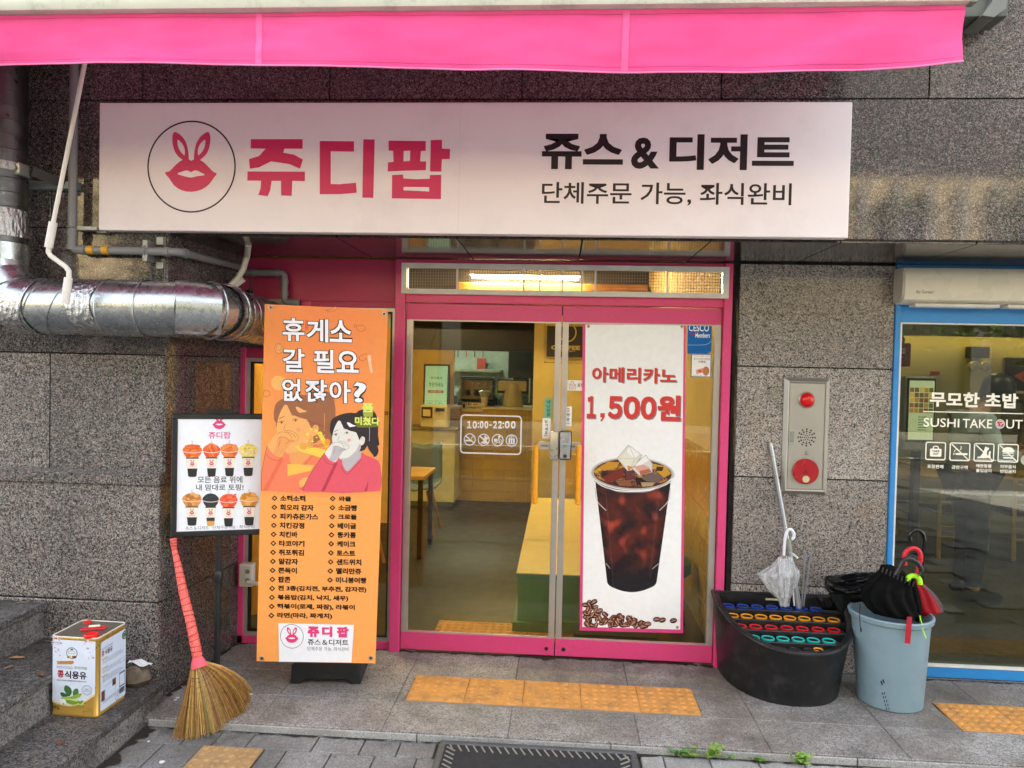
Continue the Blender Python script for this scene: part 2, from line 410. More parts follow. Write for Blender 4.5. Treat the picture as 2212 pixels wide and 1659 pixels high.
# platform slabs
def slab_piece(parent, x0, x1, y0, y1, z1, th, material, name='slab', g=.0025, bev=.003):
    mb = MB(); mb.box(x0+g, y0+g, z1-th, x1-g, y1-g, z1, bev); return mb.build(name, material, parent)
xs = [-2.3, -1.41, -.80, -.205, .405, .995, 1.61, 2.235, 2.85, 3.5, 4.2]
for i in range(len(xs)-1):
    for y0, y1 in ((PE, -.66), (-.66, -.36), (-.36, 0)):
        if xs[i+1] < -1.4 and y1 > -.4: pass
        z = rnd.uniform(-.0006, .0006)
        # leave the tactile strips free: those slabs are cut shorter
        segs = [(xs[i], xs[i+1])]
        if y0 == -.66:
            segs = []
            for a, c in ((xs[i], xs[i+1]),):
                cuts = [(a, c)]
                for t0, t1 in ((-.756, .744), (1.985, 4.1)):
                    nc = []
                    for p, q in cuts:
                        if q <= t0 or p >= t1: nc.append((p, q))
                        else:
                            if p < t0: nc.append((p, t0))
                            if q > t1: nc.append((t1, q))
                    cuts = nc
                segs = cuts
        for a, c in segs:
            if c-a > .03:
                yy0, yy1 = (y0, y1) if not (-.8 < a < .75 or a > 1.9) or y0 == -.66 else (y0, y1)
                slab_piece(plat, a, c, yy0, yy1, z, .03, G_PLAT, g=.0012 if y0 == -.66 or True else .0025)
# kerb edge strips in front (light stone edging)
x = -1.93
while x < 4:
    L = rnd.choice([.9, 1.1, 1.3]); slab_piece(plat, x, x+L, PE-.014, PE, -.006, .05, G_PAVR, 'edging_stone'); x += L
# tactile tiles (5 by the pink door, inside, right, pavement)
MTAC = mat('tactile_tile_polyurethane', 'c98d48', .6, var=.16, vscale=5, dirt=('76604a', 11, .8), bump=.3)
MTACD = mat('tactile_tile_dirty', 'a8875a', .7, var=.2, vscale=9, dirt=('6a5a48', 14, .8), bump=.3)
def tact_mesh():
    mb = MB(); mb.box(-.149, -.149, -.012, .149, .149, 0, .002)
    for i in range(6):
        for j in range(6):
            cx, cy = -.125+i*.05, -.125+j*.05
            mb.lathe((cx, cy, 0), [(.0175, -.001), (.0165, .0025), (.0125, .005), (.0005, .0055)], 10)
    return mb
tm = {}
def tactile(x, y, z, material, label, n=0, sx=1.0):
    key = material.name
    if key not in tm:
        o = tact_mesh().build('tactile_tile', material, None, True); tm[key] = o
    else:
        o = tm[key].copy(); COL.objects.link(o)
    o.location = (x, y, z); o.scale = (sx, sx, 1); o.name = 'tactile_tile'
    ORG[o.name] = Vector((x, y, z)); tag(o, label, 'tactile tile', 'yellow tactile tiles with raised domes'); return o
ords = ['leftmost', 'second from the left', 'middle', 'fourth from the left', 'rightmost']
for i in range(5):
    tactile(-.606+i*.3, -.484+.0, .001, MTAC, f'yellow domed tactile tile, {ords[i]} of the five before the pink doors')
for i, t in enumerate(['leftmost', 'second', 'third']):
    tactile(-.606+i*.3-.02, .40, .001, MTAC, f'{t} yellow tactile tile seen inside through the left glass door')
for i in range(5):
    tactile(2.142+i*.3, -.505, .001, MTAC, f'yellow domed tile before the blue framed shop, {["nearest the grey bin", "second from the grey bin", "third from the grey bin","fourth from the grey bin","fifth from the grey bin"][i]}')
tactile(-1.441, -1.259, -.034, MTACD, 'worn tan domed tactile tile among the grey pavers beside the broom', sx=.94)
# pavement pavers: left grey field
pav = tag(_link('pavement', None), kind='structure')
def row(y0, y1, xs_, material, z=-.04, skip=()):
    for a, c in zip(xs_[:-1], xs_[1:]):
        if any(a < s1-.02 and c > s0+.02 for s0, s1 in skip): continue
        slab_piece(pav, a, c, y0, y1, z+rnd.uniform(-.002, .002), .05, material, 'paver', .0028, .004)
row(-1.11, PE-.016, [-1.93, -1.70, -1.555, -1.395, -1.09, -.87, -.70, -.53], G_PAVE)
row(-1.31, -1.11, [-1.93, -1.77, -1.585, -1.297, -1.195, -.99, -.79, -.60, -.40], G_PAVE, skip=((-1.58, -1.30),))
row(-1.41, -1.31, [-1.93, -1.77, -1.585, -1.297, -1.17, -.97, -.77, -.56, -.40], G_PAVE, skip=((-1.58, -1.30),))
for r in range(7):
    y1 = -1.41-.2*r; row(y1-.2, y1, [-2.9+.05*(r % 2)*2+.3*k for k in range(9)], G_PAVE)
rx = [.40, .505, .712, .93, 1.133, 1.345, 1.56, 1.77, 1.98, 2.2, 2.42, 2.64, 2.86]
row(-1.12, PE-.016, rx, G_PAVR)
for r in range(9):
    y1 = -1.12-.2*r
    row(y1-.2, y1, [-.4+.3*k+(.15 if r % 2 else 0) for k in range(12)], G_PAVR if r < 2 else G_PAVE)
for r in range(16):      # farther towards the road, seen mirrored in the glass
    y1 = -2.92-.25*r
    row(y1-.25, y1, [-3+.5*k+(.25 if r % 2 else 0) for k in range(14)], G_PAVE)
mb = MB()
for r in range(26):
    y1 = -.98-.25*r
    for k in range(20): mb.box((4.05 if r > 7 else 3.3)+.5*k+(.25 if r % 2 else 0), y1-.247, -.08, (4.05 if r > 7 else 3.3)+.5*k+.494+(.25 if r % 2 else 0), y1-.003, -.041)
mb.build('far_pavers', G_PAVE, pav)['kind'] = 'stuff'

# ------------------------------------------------------------------ the building
bld = thing('shop_building', (0, 4, 0), 'dark polished granite commercial building holding the pink shop and the blue shop', 'building')
def gslab(mb, name='granite_slab', material=None, label=None):
    o = mb.build(name, material or G_WALL, bld); 
    if label: o['label'] = label
    return o
def fpanel(x0, x1, z0, z1, y=FY, th=.03, material=None, g=.003):
    mb = MB(); mb.box(x0+g, y, z0+g, x1-g, y+th, z1-g, .0018); return gslab(mb, material=material)
b = MB(); b.box(-8, FY+.02, 2.36, 8, FY+.30, 14); b.box(-8, FY+.02, -.05, -1.99, 0.3, 2.37); 
b.build('backing_wall', JOINT, bld)
b = MB(); b.box(-8, FY+.25, 3.3, 8, 14, 14); b.box(-8, 10.4, 0, 8, 10.6, 3.4); b.box(-8.2, -.2, 0, -8, 10.6, 3.4); b.box(8, -.2, 0, 8.2, 10.6, 3.4)
b.build('upper_storeys', mat('building_mass', '6b6661', .6), bld)
xj = [-5.92, -4.97, -4.02, -3.07, -2.122, -1.168, -.22, .73, 1.685, 2.635, 3.585, 4.5]
for a, c in zip(xj[:-1], xj[1:]):
    fpanel(a, c, 3.012, 3.65); fpanel(a, c, 3.65, 4.3)
xr = [-5.4, -4.45, -3.5, -2.596, -1.7, -.75, .2, 1.15]
for a, c in zip(xr[:-1], xr[1:]): fpanel(a, c, 2.372, 3.012)
fpanel(1.15, 2.9, 2.352, 3.012); fpanel(2.9, 3.85, 2.352, 3.012)
for a, c in ((-5.4, -3.5), (-3.5, -2.0)): 
    if c == -2.0: mb = MB(); mb.box(a+.003, FY, 1.739, -1.996, FY+.03, 2.369, .0018); gslab(mb)
    else: fpanel(a, c, 1.736, 2.372)
for a, c in ((-4.5, -3.55), (-3.55, -2.596), (-2.596, -1.996)):
    mb = MB(); mb.box(a+.003, FY+.0, 1.15, c-(.003 if c < -2.5 else 0), FY+.03, 1.733, .0018); gslab(mb, material=G_LOW)
# chamfer strip at the corner
mb = MB(); mb.box(-1.996, FY+.006, 1.15, -1.984, FY+.03, 2.35); gslab(mb, 'corner_strip', G_LOW)
# projecting ledge and plinth below
for a, c in ((-5, -2.726), (-2.726, -1.975)):
    mb = MB(); mb.prism([(a+.002, FY+.02, 1.152), (a+.002, FY-.004, 1.152), (a+.002, -.808, 1.138), (a+.002, -.808, 1.088), (a+.002, FY+.02, 1.088)], (c-a-.004, 0, 0))
    gslab(mb, 'ledge_stone', G_LOW)
for a, c, z0, z1 in ((-5, -1.985, .497, 1.086), (-5, -1.985, -.03, .491)):
    mb = MB(); mb.box(a, -.792, z0, c, -.76, z1, .006); gslab(mb, material=G_LOW)
b = MB(); b.box(-5, -.765, -.05, -1.99, -.70, 1.09); b.build('plinth_backing', JOINT, bld)
# return wall
def ret(z0, z1, front, material=G_WALL):
    p0, p1 = Vector((-1.984, front, 0)), Vector((-1.925, .05, 0)); d = (p1-p0); nrm = Vector((-d.y, d.x, 0)).normalized()
    mb = MB(); mb.prism([(p0.x, p0.y, z0+.003), (p1.x, p1.y, z0+.003), (p1.x+nrm.x*.03, p1.y, z0+.003), (p0.x+nrm.x*.03, p0.y, z0+.003)], (0, 0, z1-z0-.006)); gslab(mb, material=material)
ret(1.736, 2.36, FY+.03); ret(1.11, 1.736, FY+.004, G_WALL); ret(.494, 1.11, -.765, G_WALL); ret(-.04, .494, -.765, G_WALL)
mb = MB(); mb.box(-2.3, -.7, -.05, -2.005, .3, 2.4); mb.build('return_backing', JOINT, bld)
# soffit
b = MB(); b.box(-3, FY+.03, 2.362, 6, .3, 2.45); b.build('soffit_backing', JOINT, bld)
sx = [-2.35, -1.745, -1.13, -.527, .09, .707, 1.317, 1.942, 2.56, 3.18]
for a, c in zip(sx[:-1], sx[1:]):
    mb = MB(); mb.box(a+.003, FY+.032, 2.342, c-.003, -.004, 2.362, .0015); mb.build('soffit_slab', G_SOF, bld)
# pillar between the shops
G_PIL = granite('pillar_granite', [(0, (.03, .03, .03)), (.22, (.11, .102, .095)), (.42, (.27, .245, .215)), (.64, (.47, .43, .375)), (.9, (.42, .31, .25))], 150, .17, .5,
                stain=[('8c6a28', 1.9, .58, .74, .35)])
for z0, z1 in ((1.752, 2.332), (1.117, 1.746), (.497, 1.111), (.0, .491)):
    mb = MB(); mb.box(1.012, -.03, z0, 1.872, .0, z1, .002); gslab(mb, material=G_PIL)
b = MB(); b.box(.985, -.012, -.01, 1.885, .4, 2.36); b.build('pillar_backing', JOINT, bld)
# old glue marks left on the pillar
pr = Print((1.4, -.0305, 1.5), (1, 0, 0), (0, 0, 1), crop(2040, 740, 2.212))
gl_ = '8d7c48'
pr.line([(340, 232), (560, 242), (860, 250)], 13, '8a7d56', 0); pr.line([(490, 425), (1010, 428)], 15, '8a7d56', 0); pr.line([(1060, 430), (1090, 480)], 8, '8a7d56', 0)
pr.line([(330, 330), (325, 700)], 9, '7d6f44', 0); pr.line([(1290, 300), (1280, 760)], 12, '84713f', 0); pr.line([(1262, 830), (1240, 1400)], 13, '84713f', 0); pr.line([(318, 820), (305, 1380)], 11, '7d6f44', 0)
def glue_mat():
    b = NB('old_glue_film'); tr = b.n("BsdfTransparent"); mx = b.n("MixShader")
    b.p.inputs["Base Color"].default_value = (*lin('9a8450'), 1); b.p.inputs["Roughness"].default_value = .5
    b.l(b.mr(b.noise(b.pos(), 22, 5, .7), .38, .72, 0, .6), mx.inputs[0]); b.l(tr.outputs[0], mx.inputs[1]); b.l(b.p.outputs[0], mx.inputs[2]); b.l(mx.outputs[0], b.out.inputs[0]); return b.m
tag(pr.build('glue_mark', glue_mat(), bld), 'dried yellow glue lines on the granite pillar')

# ------------------------------------------------------------------ steps at the left
st = thing('granite_steps', (-2.4, -1.5, -.05), 'three dirty granite steps rising to the left against the stone wall', 'steps')
def step(x0, x1, z0, z1, name='step'):
    mb = MB(); mb.box(x0, -3.6, z0, x1-.02, -.795, z1-.035); mb.build('riser', G_RISE, st)
    mb = MB()
    ys = [-3.6, -2.35, -.795]
    for p, q in zip(ys[:-1], ys[1:]):
        mb = MB(); mb.box(x0, p+.0015, z1-.035, x1, q-.0015, z1, .006); mb.build('tread', G_STEP, st)
step(-2.52, -1.932, -.05, .112); step(-2.52-.32, -2.235, .112, .295); step(-4.5, -2.56, .295, .478)
mb = MB(); mb.box(-4.5, -3.6, -.05, -2.3, -.8, .1); mb.build('step_core', G_RISE, st)

# ------------------------------------------------------------------ pink shopfront
pf = thing('pink_shopfront_frame', (0, 0, 0), 'pink painted steel shopfront frame around the glass doors and side window', 'shopfront')
def part(name, mb, material, parent, smooth=False, label=None):
    o = mb.build(name, material, parent, smooth)
    if label: o['label'] = label
    return o
# z values: doors 0..2.08
mb = MB(); mb.box(-.985, -.03, -.03, -.925, .07, 2.335, .003); part('post', mb, MPINK, pf)
mb = MB(); mb.box(.925, -.03, -.03, .972, .07, 2.335, .003); part('post', mb, MPINK, pf)
mb = MB(); mb.box(-.925, -.012, 2.085, .925, .07, 2.335, .002); part('head_rail', mb, MPINK, pf)
mb = MB(); mb.box(-1.93, .01, 2.083, -.985, .06, 2.335, .002); part('header_panel', mb, MPINKD, pf)
mb = MB(); mb.box(-1.56, .0, -.03, -1.50, .06, 2.083, .003); part('post', mb, MPINK, pf)
mb = MB(); mb.box(-1.93, .0, -.03, -1.895, .06, 1.80, .003); part('post', mb, MPINK, pf)
mb = MB(); mb.box(-1.895, .0, 1.735, -1.56, .06, 1.80, .002); part('rail', mb, MPINKD, pf)
mb = MB(); mb.box(-1.50, .0, 2.05, -.985, .06, 2.083, .002); part('rail', mb, MPINKD, pf)
mb = MB(); mb.box(-1.93, .0, -.03, -1.56, .06, .045, .002); part('bottom_rail', mb, MPINK, pf)
mb = MB(); mb.box(-1.50, .0, -.03, -.985, .06, .045, .002); part('bottom_rail', mb, MPINK, pf)
mb = MB(); mb.box(-1.93, .03, 1.80, -1.56, .05, 2.083); part('duct_panel', mb, mat('grey_infill_panel', '6a6858', .6, var=.2), pf)
for x0, x1, z0, z1 in ((-1.895, -1.56, .045, 1.735), (-1.50, -.985, .045, 2.05)):
    mb = MB(); t = .022
    for q in ((x0, z0, x0+t, z1), (x1-t, z0, x1, z1), (x0+t, z0, x1-t, z0+t), (x0+t, z1-t, x1-t, z1)): mb.box(q[0], .012, q[1], q[2], .05, q[3])
    part('window_bead', mb, MALU, pf)
    mb = MB(); t2 = .034
    for q in ((x0+t, z0+t, x0+t2, z1-t), (x1-t2, z0+t, x1-t, z1-t), (x0+t2, z0+t, x1-t2, z0+t2), (x0+t2, z1-t2, x1-t2, z1-t)): mb.box(q[0], .018, q[1], q[2], .045, q[3])
    part('gasket', mb, MGASK, pf)
    mb = MB(); mb.box(x0+t2, .027, z0+t2, x1-t2, .033, z1-t2); part('pane', mb, GL, pf)
mb = MB(); mb.box(-.93, .0, -.03, .93, .10, -.004, .002); part('threshold', mb, mat('worn_red_threshold', '5a3434', .7, var=.3, dirt=('2a2320', 12, .7)), pf)
# doors
def door(x0, x1, label, hinge):
    d = thing('glass_door', ((x0+x1)/2, .02, .012), label, 'door', 'pair of glass shop doors')
    mb = MB(); mb.box(x0, 0, 1.985, x1, .045, 2.078, .002); part('top_rail', mb, MPINK, d)
    mb = MB(); mb.box(x0, 0, .012, x1, .045, .113, .002); part('bottom_rail', mb, MPINK, d)
    for s0, s1 in ((x0, x0+.036), (x1-.036, x1)):
        mb = MB(); mb.box(s0, .001, .113, s1-.022 if s0 == x0 else s1, .044, 1.985, .001)
        mb = MB(); mb.box(s0+.0, .001, .113, s1, .044, 1.985, .0015); 
        c = (s0+s1)/2; mb.box(s0+.011, -.002, .115, s0+.024, .001, 1.983)
        part('stile', mb, MALU, d)
    mb = MB(); mb.box(x0+.036, .006, .113, x1-.036, .012, .122); mb.box(x0+.036, .006, 1.977, x1-.036, .012, 1.985); part('glazing_bead', mb, MALU, d)
    mb = MB(); mb.box(x0+.034, .018, .11, x1-.034, .026, 1.988); part('pane', mb, GL, d)
    lx = x1-.045 if hinge < 0 else x0+.05
    mb = MB(); mb.lathe((lx, -.0005, .052), [(.0005, .004), (.010, .003), (.012, 0)], 16, Vector((0, -1, 0))); part('floor_lock', mb, mat('lock_steel', '3c3a34', .4, metal=.7), d)
    mb = MB(); px = x0+.06 if hinge < 0 else x1-.07
    mb.lathe((px, .02, -.003), [(.034, 0), (.034, .012), (.02, .015)], 18); part('pivot', mb, mat('pivot_steel', '8c8578', .4, metal=.8), d)
    return d
dl = door(-.920, -.001, 'left glass shop door with pink rails, opening hours lettering and yellow pull handle', -1)
dr = door(.005, .920, 'right glass shop door with pink rails, behind the large iced coffee poster', 1)
# handles: yellow pull bars hung on grey brackets
for d, pts in ((dl, (1158, 962, 1153, 1088)), (dr, (1251, 962, 1249, 1090))):
    a = at(pts[0], pts[1], 'Y', -.055); c = at(pts[2], pts[3], 'Y', -.055)
    mb = MB(); mb.tube([(a.x, a.y, c.z), (a.x, a.y, c.z+.004), (a.x, a.y, a.z-.004), (a.x, a.y, a.z)], .0155, 16, radii=[.011, .0155, .0155, .011]); h = part('pull_handle', mb, MYEL, d, True)
    mb = MB(); mb.tube([(a.x, .018, a.z-.012), (a.x, -.045, a.z-.012)], .009, 10); mb.tube([(a.x, .018, c.z+.012), (a.x, -.045, c.z+.012)], .009, 10); part('handle_stud', mb, MALU, d, True)
def slotted(x0, x1, zc, d, name):
    mb = MB(); n = 10; zt = .022
    pts = [(x0+.02-math.cos(t)*0 + math.cos(t)*zt, zc+math.sin(t)*zt) for t in [math.pi/2+q*math.pi/n for q in range(n+1)]]
    pts += [(x1, zc-zt), (x1, zc+zt)]
    mb.prism([(p[0], -.008, p[1]) for p in pts], (0, .014, 0)); part(name, mb, MALU, d)
    mb = MB(); mb.box(x0+.02, -.011, zc-.006, x1-.03, -.0075, zc+.006, .001); part('bracket_slot', mb, MGREY, d)
z0 = at(1165, 961, 'Y', 0).z
slotted(-.125, -.035, z0-.002, dl, 'strike_bracket'); slotted(.04, .125, z0-.002, dr, 'strike_bracket')
a = at(1188, 932, 'Y', -.02); c = at(1203, 993, 'Y', -.02)
mb = MB(); mb.box(a.x, -.032, c.z, c.x+.006, .0, a.z, .006); lk = part('lock_case', mb, mat('champagne_lock', 'b7b2a2', .3, metal=.5), dl, True)
a = at(1208, 930, 'Y', -.02); c = at(1234, 994, 'Y', -.02)
mb = MB(); mb.box(a.x, -.034, c.z, c.x, .0, a.z, .012); lk = part('door_lock', mb, mat('lock_black', '26262a', .25), dr, True)
mb = MB(); mb.box(a.x+.006, -.040, c.z+.008, c.x-.006, -.033, a.z-.006, .003); part('lock_face', mb, mat('lock_silver', 'b4b4b4', .25, metal=.6), lk, True)
mb = MB(); mb.lathe(((a.x+c.x)/2, -.040, c.z+.025), [(.011, 0), (.011, .004), (.006, .005), (.0005, .003)], 16, Vector((0, -1, 0))); part('key_button', mb, MBLACK, lk, True)
pr = Print((0, -.0405, 1.2), (1, 0, 0), (0, 0, 1)); 
cq = crop(1600, 900, 2.765)
pr.cr = cq; pr.rect(189, 1150, 246, 1161, '3a98b4', 1); pr.text('강화도어', 190, 1152, 244, 1159, 'ffffff', 2, .02); pr.poly([(206, 1102), (222, 1124), (244, 1096), (242, 1125), (228, 1140), (218, 1130)], '8a8a88', 1)
for k in range(4): pr.line([(192, 1168+5*k), (240-4*k, 1168+5*k)], 2, '777777', 1)
pr.build('lock_print', MINKM, lk)

# ---- stickers on the doors
def gp(y=.0174, cr=None): return Print((0, y, 1), (1, 0, 0), (0, 0, 1), cr)
C6 = crop(1150, 740, 2.212)
p = gp(cr=C6); Wt = 'f4f2ea'
p.rect(481, 1083, 879, 1352, Wt, 0, r=26, hole=9)
for t_, a_, b_ in (('１０', 524, 588), ('００', 607, 662), ('２２', 694, 752), ('００', 772, 842)): p.text(t_, a_, 1127, b_, 1178, Wt, 0, .05, .62)
for cx in (598, 761):
    for cy_ in (1142, 1168): p.ell(cx, cy_, 5.5, 5.5, Wt, 0)
p.rect(668, 1150, 688, 1158, Wt, 0)
for cx in (541, 633, 724, 816): p.ell(cx, 1249+ (cx-541)*.025, 39, 40, Wt, 0, ring=6)
# no smoking
p.rect(512, 1250, 548, 1262, Wt, 0); p.rect(551, 1250, 556, 1262, Wt, 0); p.line([(552, 1246), (553, 1236), (562, 1232), (563, 1222)], 4, Wt, 0, 3); p.line([(513, 1224), (569, 1272)], 8, Wt, 1)
# no dogs
p.poly([(640, 1220), (652, 1232), (668, 1238), (656, 1248), (650, 1264), (654, 1276), (626, 1276), (612, 1270), (626, 1262), (634, 1248)], Wt, 0, sm=2); p.line([(605, 1225), (661, 1274)], 8, Wt, 1)
# delivery scooter
p.rect(700, 1244, 722, 1264, Wt, 0, r=3); p.ell(711, 1271, 7, 7, Wt, 0, ring=3); p.ell(744, 1273, 7, 7, Wt, 0, ring=3)
p.ell(735, 1231, 8, 8, Wt, 0); p.line([(733, 1238), (726, 1254), (738, 1258), (736, 1268), (720, 1268)], 6, Wt, 0); p.line([(731, 1243), (746, 1250), (752, 1268)], 4, Wt, 0)
# bag
p.rect(796, 1242, 836, 1280, Wt, 0); p.line([(803, 1242), (804, 1230), (812, 1226), (818, 1232), (818, 1242)], 3, Wt, 0, 3); p.line([(811, 1242), (814, 1230), (822, 1226), (829, 1232), (829, 1242)], 3, Wt, 0, 3)
p.line([(809, 1250), (809, 1274)], 4, '5a4a20', 1); p.line([(823, 1250), (823, 1274)], 4, '5a4a20', 1)
tag(p.build('hours_lettering', MINKM, dl), 'white opening hours 10:00-22:00 in a rounded box with four pictograms')
p = gp(.0168, C6)
p.rect(1019, 1108, 1070, 1244, 'f2f1ec', 0, r=5)
for i, ch in enumerate('당기세요'): p.text(ch, 1033, 1121+i*24, 1053, 1142+i*24, '1c1c1c', 1, .02)
p.text('PULL', 1029, 1218, 1055, 1228, '1c1c1c', 1, .02)
tag(p.build('pull_sticker', MINKM, dl), 'white sticker reading 당기세요 PULL')
p = gp(.0168, C6); p.rect(1032, 979, 1082, 1108, '7fb692', 0)
for i, ch in enumerate('냉난방중'): p.text(ch, 1046, 990+i*28, 1070, 1014+i*28, '2c5a48', 1, .02)
tag(p.build('green_sticker', MINKM, dl), 'green strip sticker above the pull sticker')
p = gp(.0168, C6); p.rect(1166, 1031, 1209, 1163, 'f2f1ec', 0, r=5)
for i, ch in enumerate('고정문'): p.text(ch, 1177, 1043+i*32, 1197, 1066+i*32, '1c1c1c', 1, .02)
p.text('FIXED', 1170, 1139, 1198, 1149, '3c3c3c', 1, .02); tag(p.build('fixed_sticker', MINKM, dr), 'white sticker reading 고정문 FIXED')
p = gp(.0168, C6); p.rect(1166, 858, 1292, 930, 'eeece2', 0); p.rect(1196, 884, 1236, 920, 'a3403a', 1, hole=2.5); p.line([(1206, 884), (1207, 872), (1215, 868), (1223, 873), (1224, 884)], 3, '4a4a48', 1, 3)
p.text('TAKE', 1200, 890, 1232, 901, 'b03a34', 1, .02); p.text('OUT', 1204, 905, 1228, 915, 'b03a34', 1, .02); p.text('포장', 1248, 880, 1290, 906, '1e1c1a', 1, .02)
tag(p.build('takeout_sticker', MINKM, dr), 'white take out sticker partly behind the coffee poster')
p = gp(.0166, C6)
pts = [(1972, 474), (2131, 478), (2128, 668), (2105, 687), (1970, 685)]
p.poly(pts, '1463a8', 0); p.text('CESCO', 1980, 494, 2112, 540, 'f3f6fa', 1, .012); p.text('Members', 2022, 548, 2118, 582, 'f3f6fa', 1, .012)
p.line([(1984, 548), (2008, 560), (2036, 549)], 7, 'b32b3a', 1, 4); p.line([(1972, 629), (2090, 626), (2127, 600)], 3, '9cc4e8', 1, 4)
tag(p.build('blue_membership_sticker', MINKM, dr), 'blue membership sticker with white lettering')
p = gp(.0166, C6); p.rect(1996, 688, 2123, 840, '3c5a96', 0); p.rect(2001, 692, 2119, 836, 'f1efe9', 1)
p.text('편리하게, 혜택은 더 크게', 2016, 697, 2112, 707, 'b5543a', 2, .01); p.text('충주사랑상품권', 2012, 712, 2118, 728, '4c5a7c', 2, .0); p.text('가맹점', 2040, 731, 2088, 746, '2c2c34', 2, .02)
p.poly([(2026, 792), (2072, 780), (2078, 808), (2030, 820)], 'e0937a', 2); p.ell(2052, 800, 9, 8, 'c94a3a', 3); p.ell(2092, 800, 22, 30, 'b97a4e', 2); p.text('카드·지류 상품권 사용가능', 2008, 824, 2066, 831, '333333', 3, .01)
tag(p.build('voucher_sticker', MINKM, dr), 'small white sticker for a local gift voucher')

# ---- large iced coffee poster hung on the right door
C6b = crop(1700, 1250, 2.369)
ps = thing('coffee_poster', (.25, .0, .12), 'tall white poster with pink border and iced coffee cup, hung on the right door', 'poster')
a = at(1259, 697, 'Y', .008); c = at(1475, 1368, 'Y', .008)
mb = MB(); mb.prism([at(x, y, 'Y', .008) for x, y in ((1259, 697), (1482, 697), (1475.5, 1368), (1252, 1362))], (0, .005, 0)); part('backing_sheet', mb, mat('poster_pink', 'd9417f', .4), ps)
p = Print((0, .0078, 1), (1, 0, 0), (0, 0, 1), C6)
(ax, az), (cx_, cz) = p.uv(1305, 490), p.uv(1952, 490)
q0 = at(1267, 702, 'Y', .008); q1 = at(1469, 1360, 'Y', .008)
p.polyuv([(q.x, q.z-1) for q in [at(x, y, 'Y', .0078) for x, y in ((1265, 701), (1477, 702), (1469.5, 1360), (1258, 1354))]], 'f5f5f3', 0)
p.text('아메리카노', 1350, 776, 1904, 890, '7e8890', 1, .03); p.text('아메리카노', 1345, 770, 1898, 885, 'd43d35', 2, .03)
for t_, a_, b_, c_, d_ in (('１', 1312, 963, 1366, 1111), ('５', 1450, 963, 1540, 1115), ('０', 1552, 964, 1656, 1117), ('０', 1664, 965, 1764, 1118), ('원', 1776, 957, 1925, 1129)):
    p.text(t_, a_+5, b_+6, c_+6, d_+6, '7e8890', 1, .045); p.text(t_, a_, b_, c_, d_, 'd43d35', 2, .045)
p.poly([(1398, 1076), (1428, 1076), (1428, 1102), (1408, 1132), (1398, 1128), (1410, 1104), (1398, 1104)], 'd43d35', 2)
for ex_, ey_ in ((1321, 506), (1934, 507)): p.ell(ex_, ey_, 12, 12, 'c3bda4', 2); p.ell(ex_, ey_, 5, 5, '4a4438', 3)
p.cr = C6b
for ex_, ey_ in ((89, 1430), (736, 1450)): p.ell(ex_, ey_, 12, 12, 'c3bda4', 6); p.ell(ex_, ey_, 5, 5, '4a4438', 7)
def cupP(u, v):
    y = 425+v*765; t = min(1, v*1.0); xl = 158+t*90; xr = 692-t*108; cx = (xl+xr)/2
    if v > .93: k = (v-.93)/.07; hw = (xr-xl)/2*(1-.30*k*k*k); xl, xr = cx-hw, cx+hw; 
    x = xl+(xr-xl)*u; y += 26*(1-(2*u-1)**2)*(1 if v > .5 else v*2)-13
    return x, y
def cupcol(u, v):
    x, y = cupP(u, v); a = nz(x, y, .0085, 3); b2 = nz(x, y*.8, .013, 9); c2 = nz(x, y, .03, 1)
    deep = max(0, min(1, (v-.66)/.22)); base = np.array([84., 30, 20])*(1-deep)+np.array([27., 24, 28])*deep
    g = max(0, min(1, (a+.12)*2.2)); base = base*(1-.75*g)+np.array([30., 14, 18])*.75*g
    base = base+np.array([95., 40, 26])*max(0, b2-.18)*1.9*(1-deep)
    ed = min(u, 1-u); base = base*(.55+.45*min(1, ed/.10))
    if abs(u-.13) < .012 and v > .12: base = base+20
    if abs(u-.86) < .02 and .1 < v < .9: base = base+12
    return tuple(float(max(0, min(255, q))) for q in base+c2*8)
def quadprint(p, P_, fn, nx, ny, layer):
    pts = []; cols = []
    for j in range(ny+1):
        for i in range(nx+1):
            q = P_(i/nx, j/ny); q = p.uv(*q) if not hasattr(q, 'z') else ((q-p.O).dot(p.ex), (q-p.O).dot(p.ez)); pts.append(q); cols.append((*lin(fn(i/nx, j/ny)), 1))
    p._emit(pts, [(j*(nx+1)+i, (j+1)*(nx+1)+i, (j+1)*(nx+1)+i+1, j*(nx+1)+i+1) for j in range(ny) for i in range(nx)], None, layer, cols)
quadprint(p, cupP, cupcol, 70, 90, 1)
p.ell(421, 370, 300, 120, 'e3e6e4', 2); p.ell(421, 370, 292, 113, 'b9b6ae', 3); p.ell(421, 369, 276, 104, '5d2a17', 4)
def surf(u, v):
    x, y = 145+u*552, 268+v*206; e = ((x-421)/272)**2+((y-370)/101)**2
    if e > 1: return None
    a = nz(x, y*1.5, .02, 4); b2 = nz(x, y*1.8, .045, 6); c2 = nz(x, y, .1, 2)
    yel = max(0, min(1, .6*abs(x-421)/272+a*1.7-.15-(y-370)/160)); base = np.array([92, 38, 24.])*(1-yel)+np.array([214, 160, 38.])*yel
    if b2 > .15: base = base*.5+np.array([60, 40, 34.])*.5
    if c2 > .28: base = base*.6+np.array([230, 215, 190.])*.4
    if a < -.25: base = np.array([52, 30, 34.])
    return tuple(float(max(0, min(255, q+c2*18))) for q in base)
p.raster(145, 268, 697, 474, 90, 36, surf, 5)
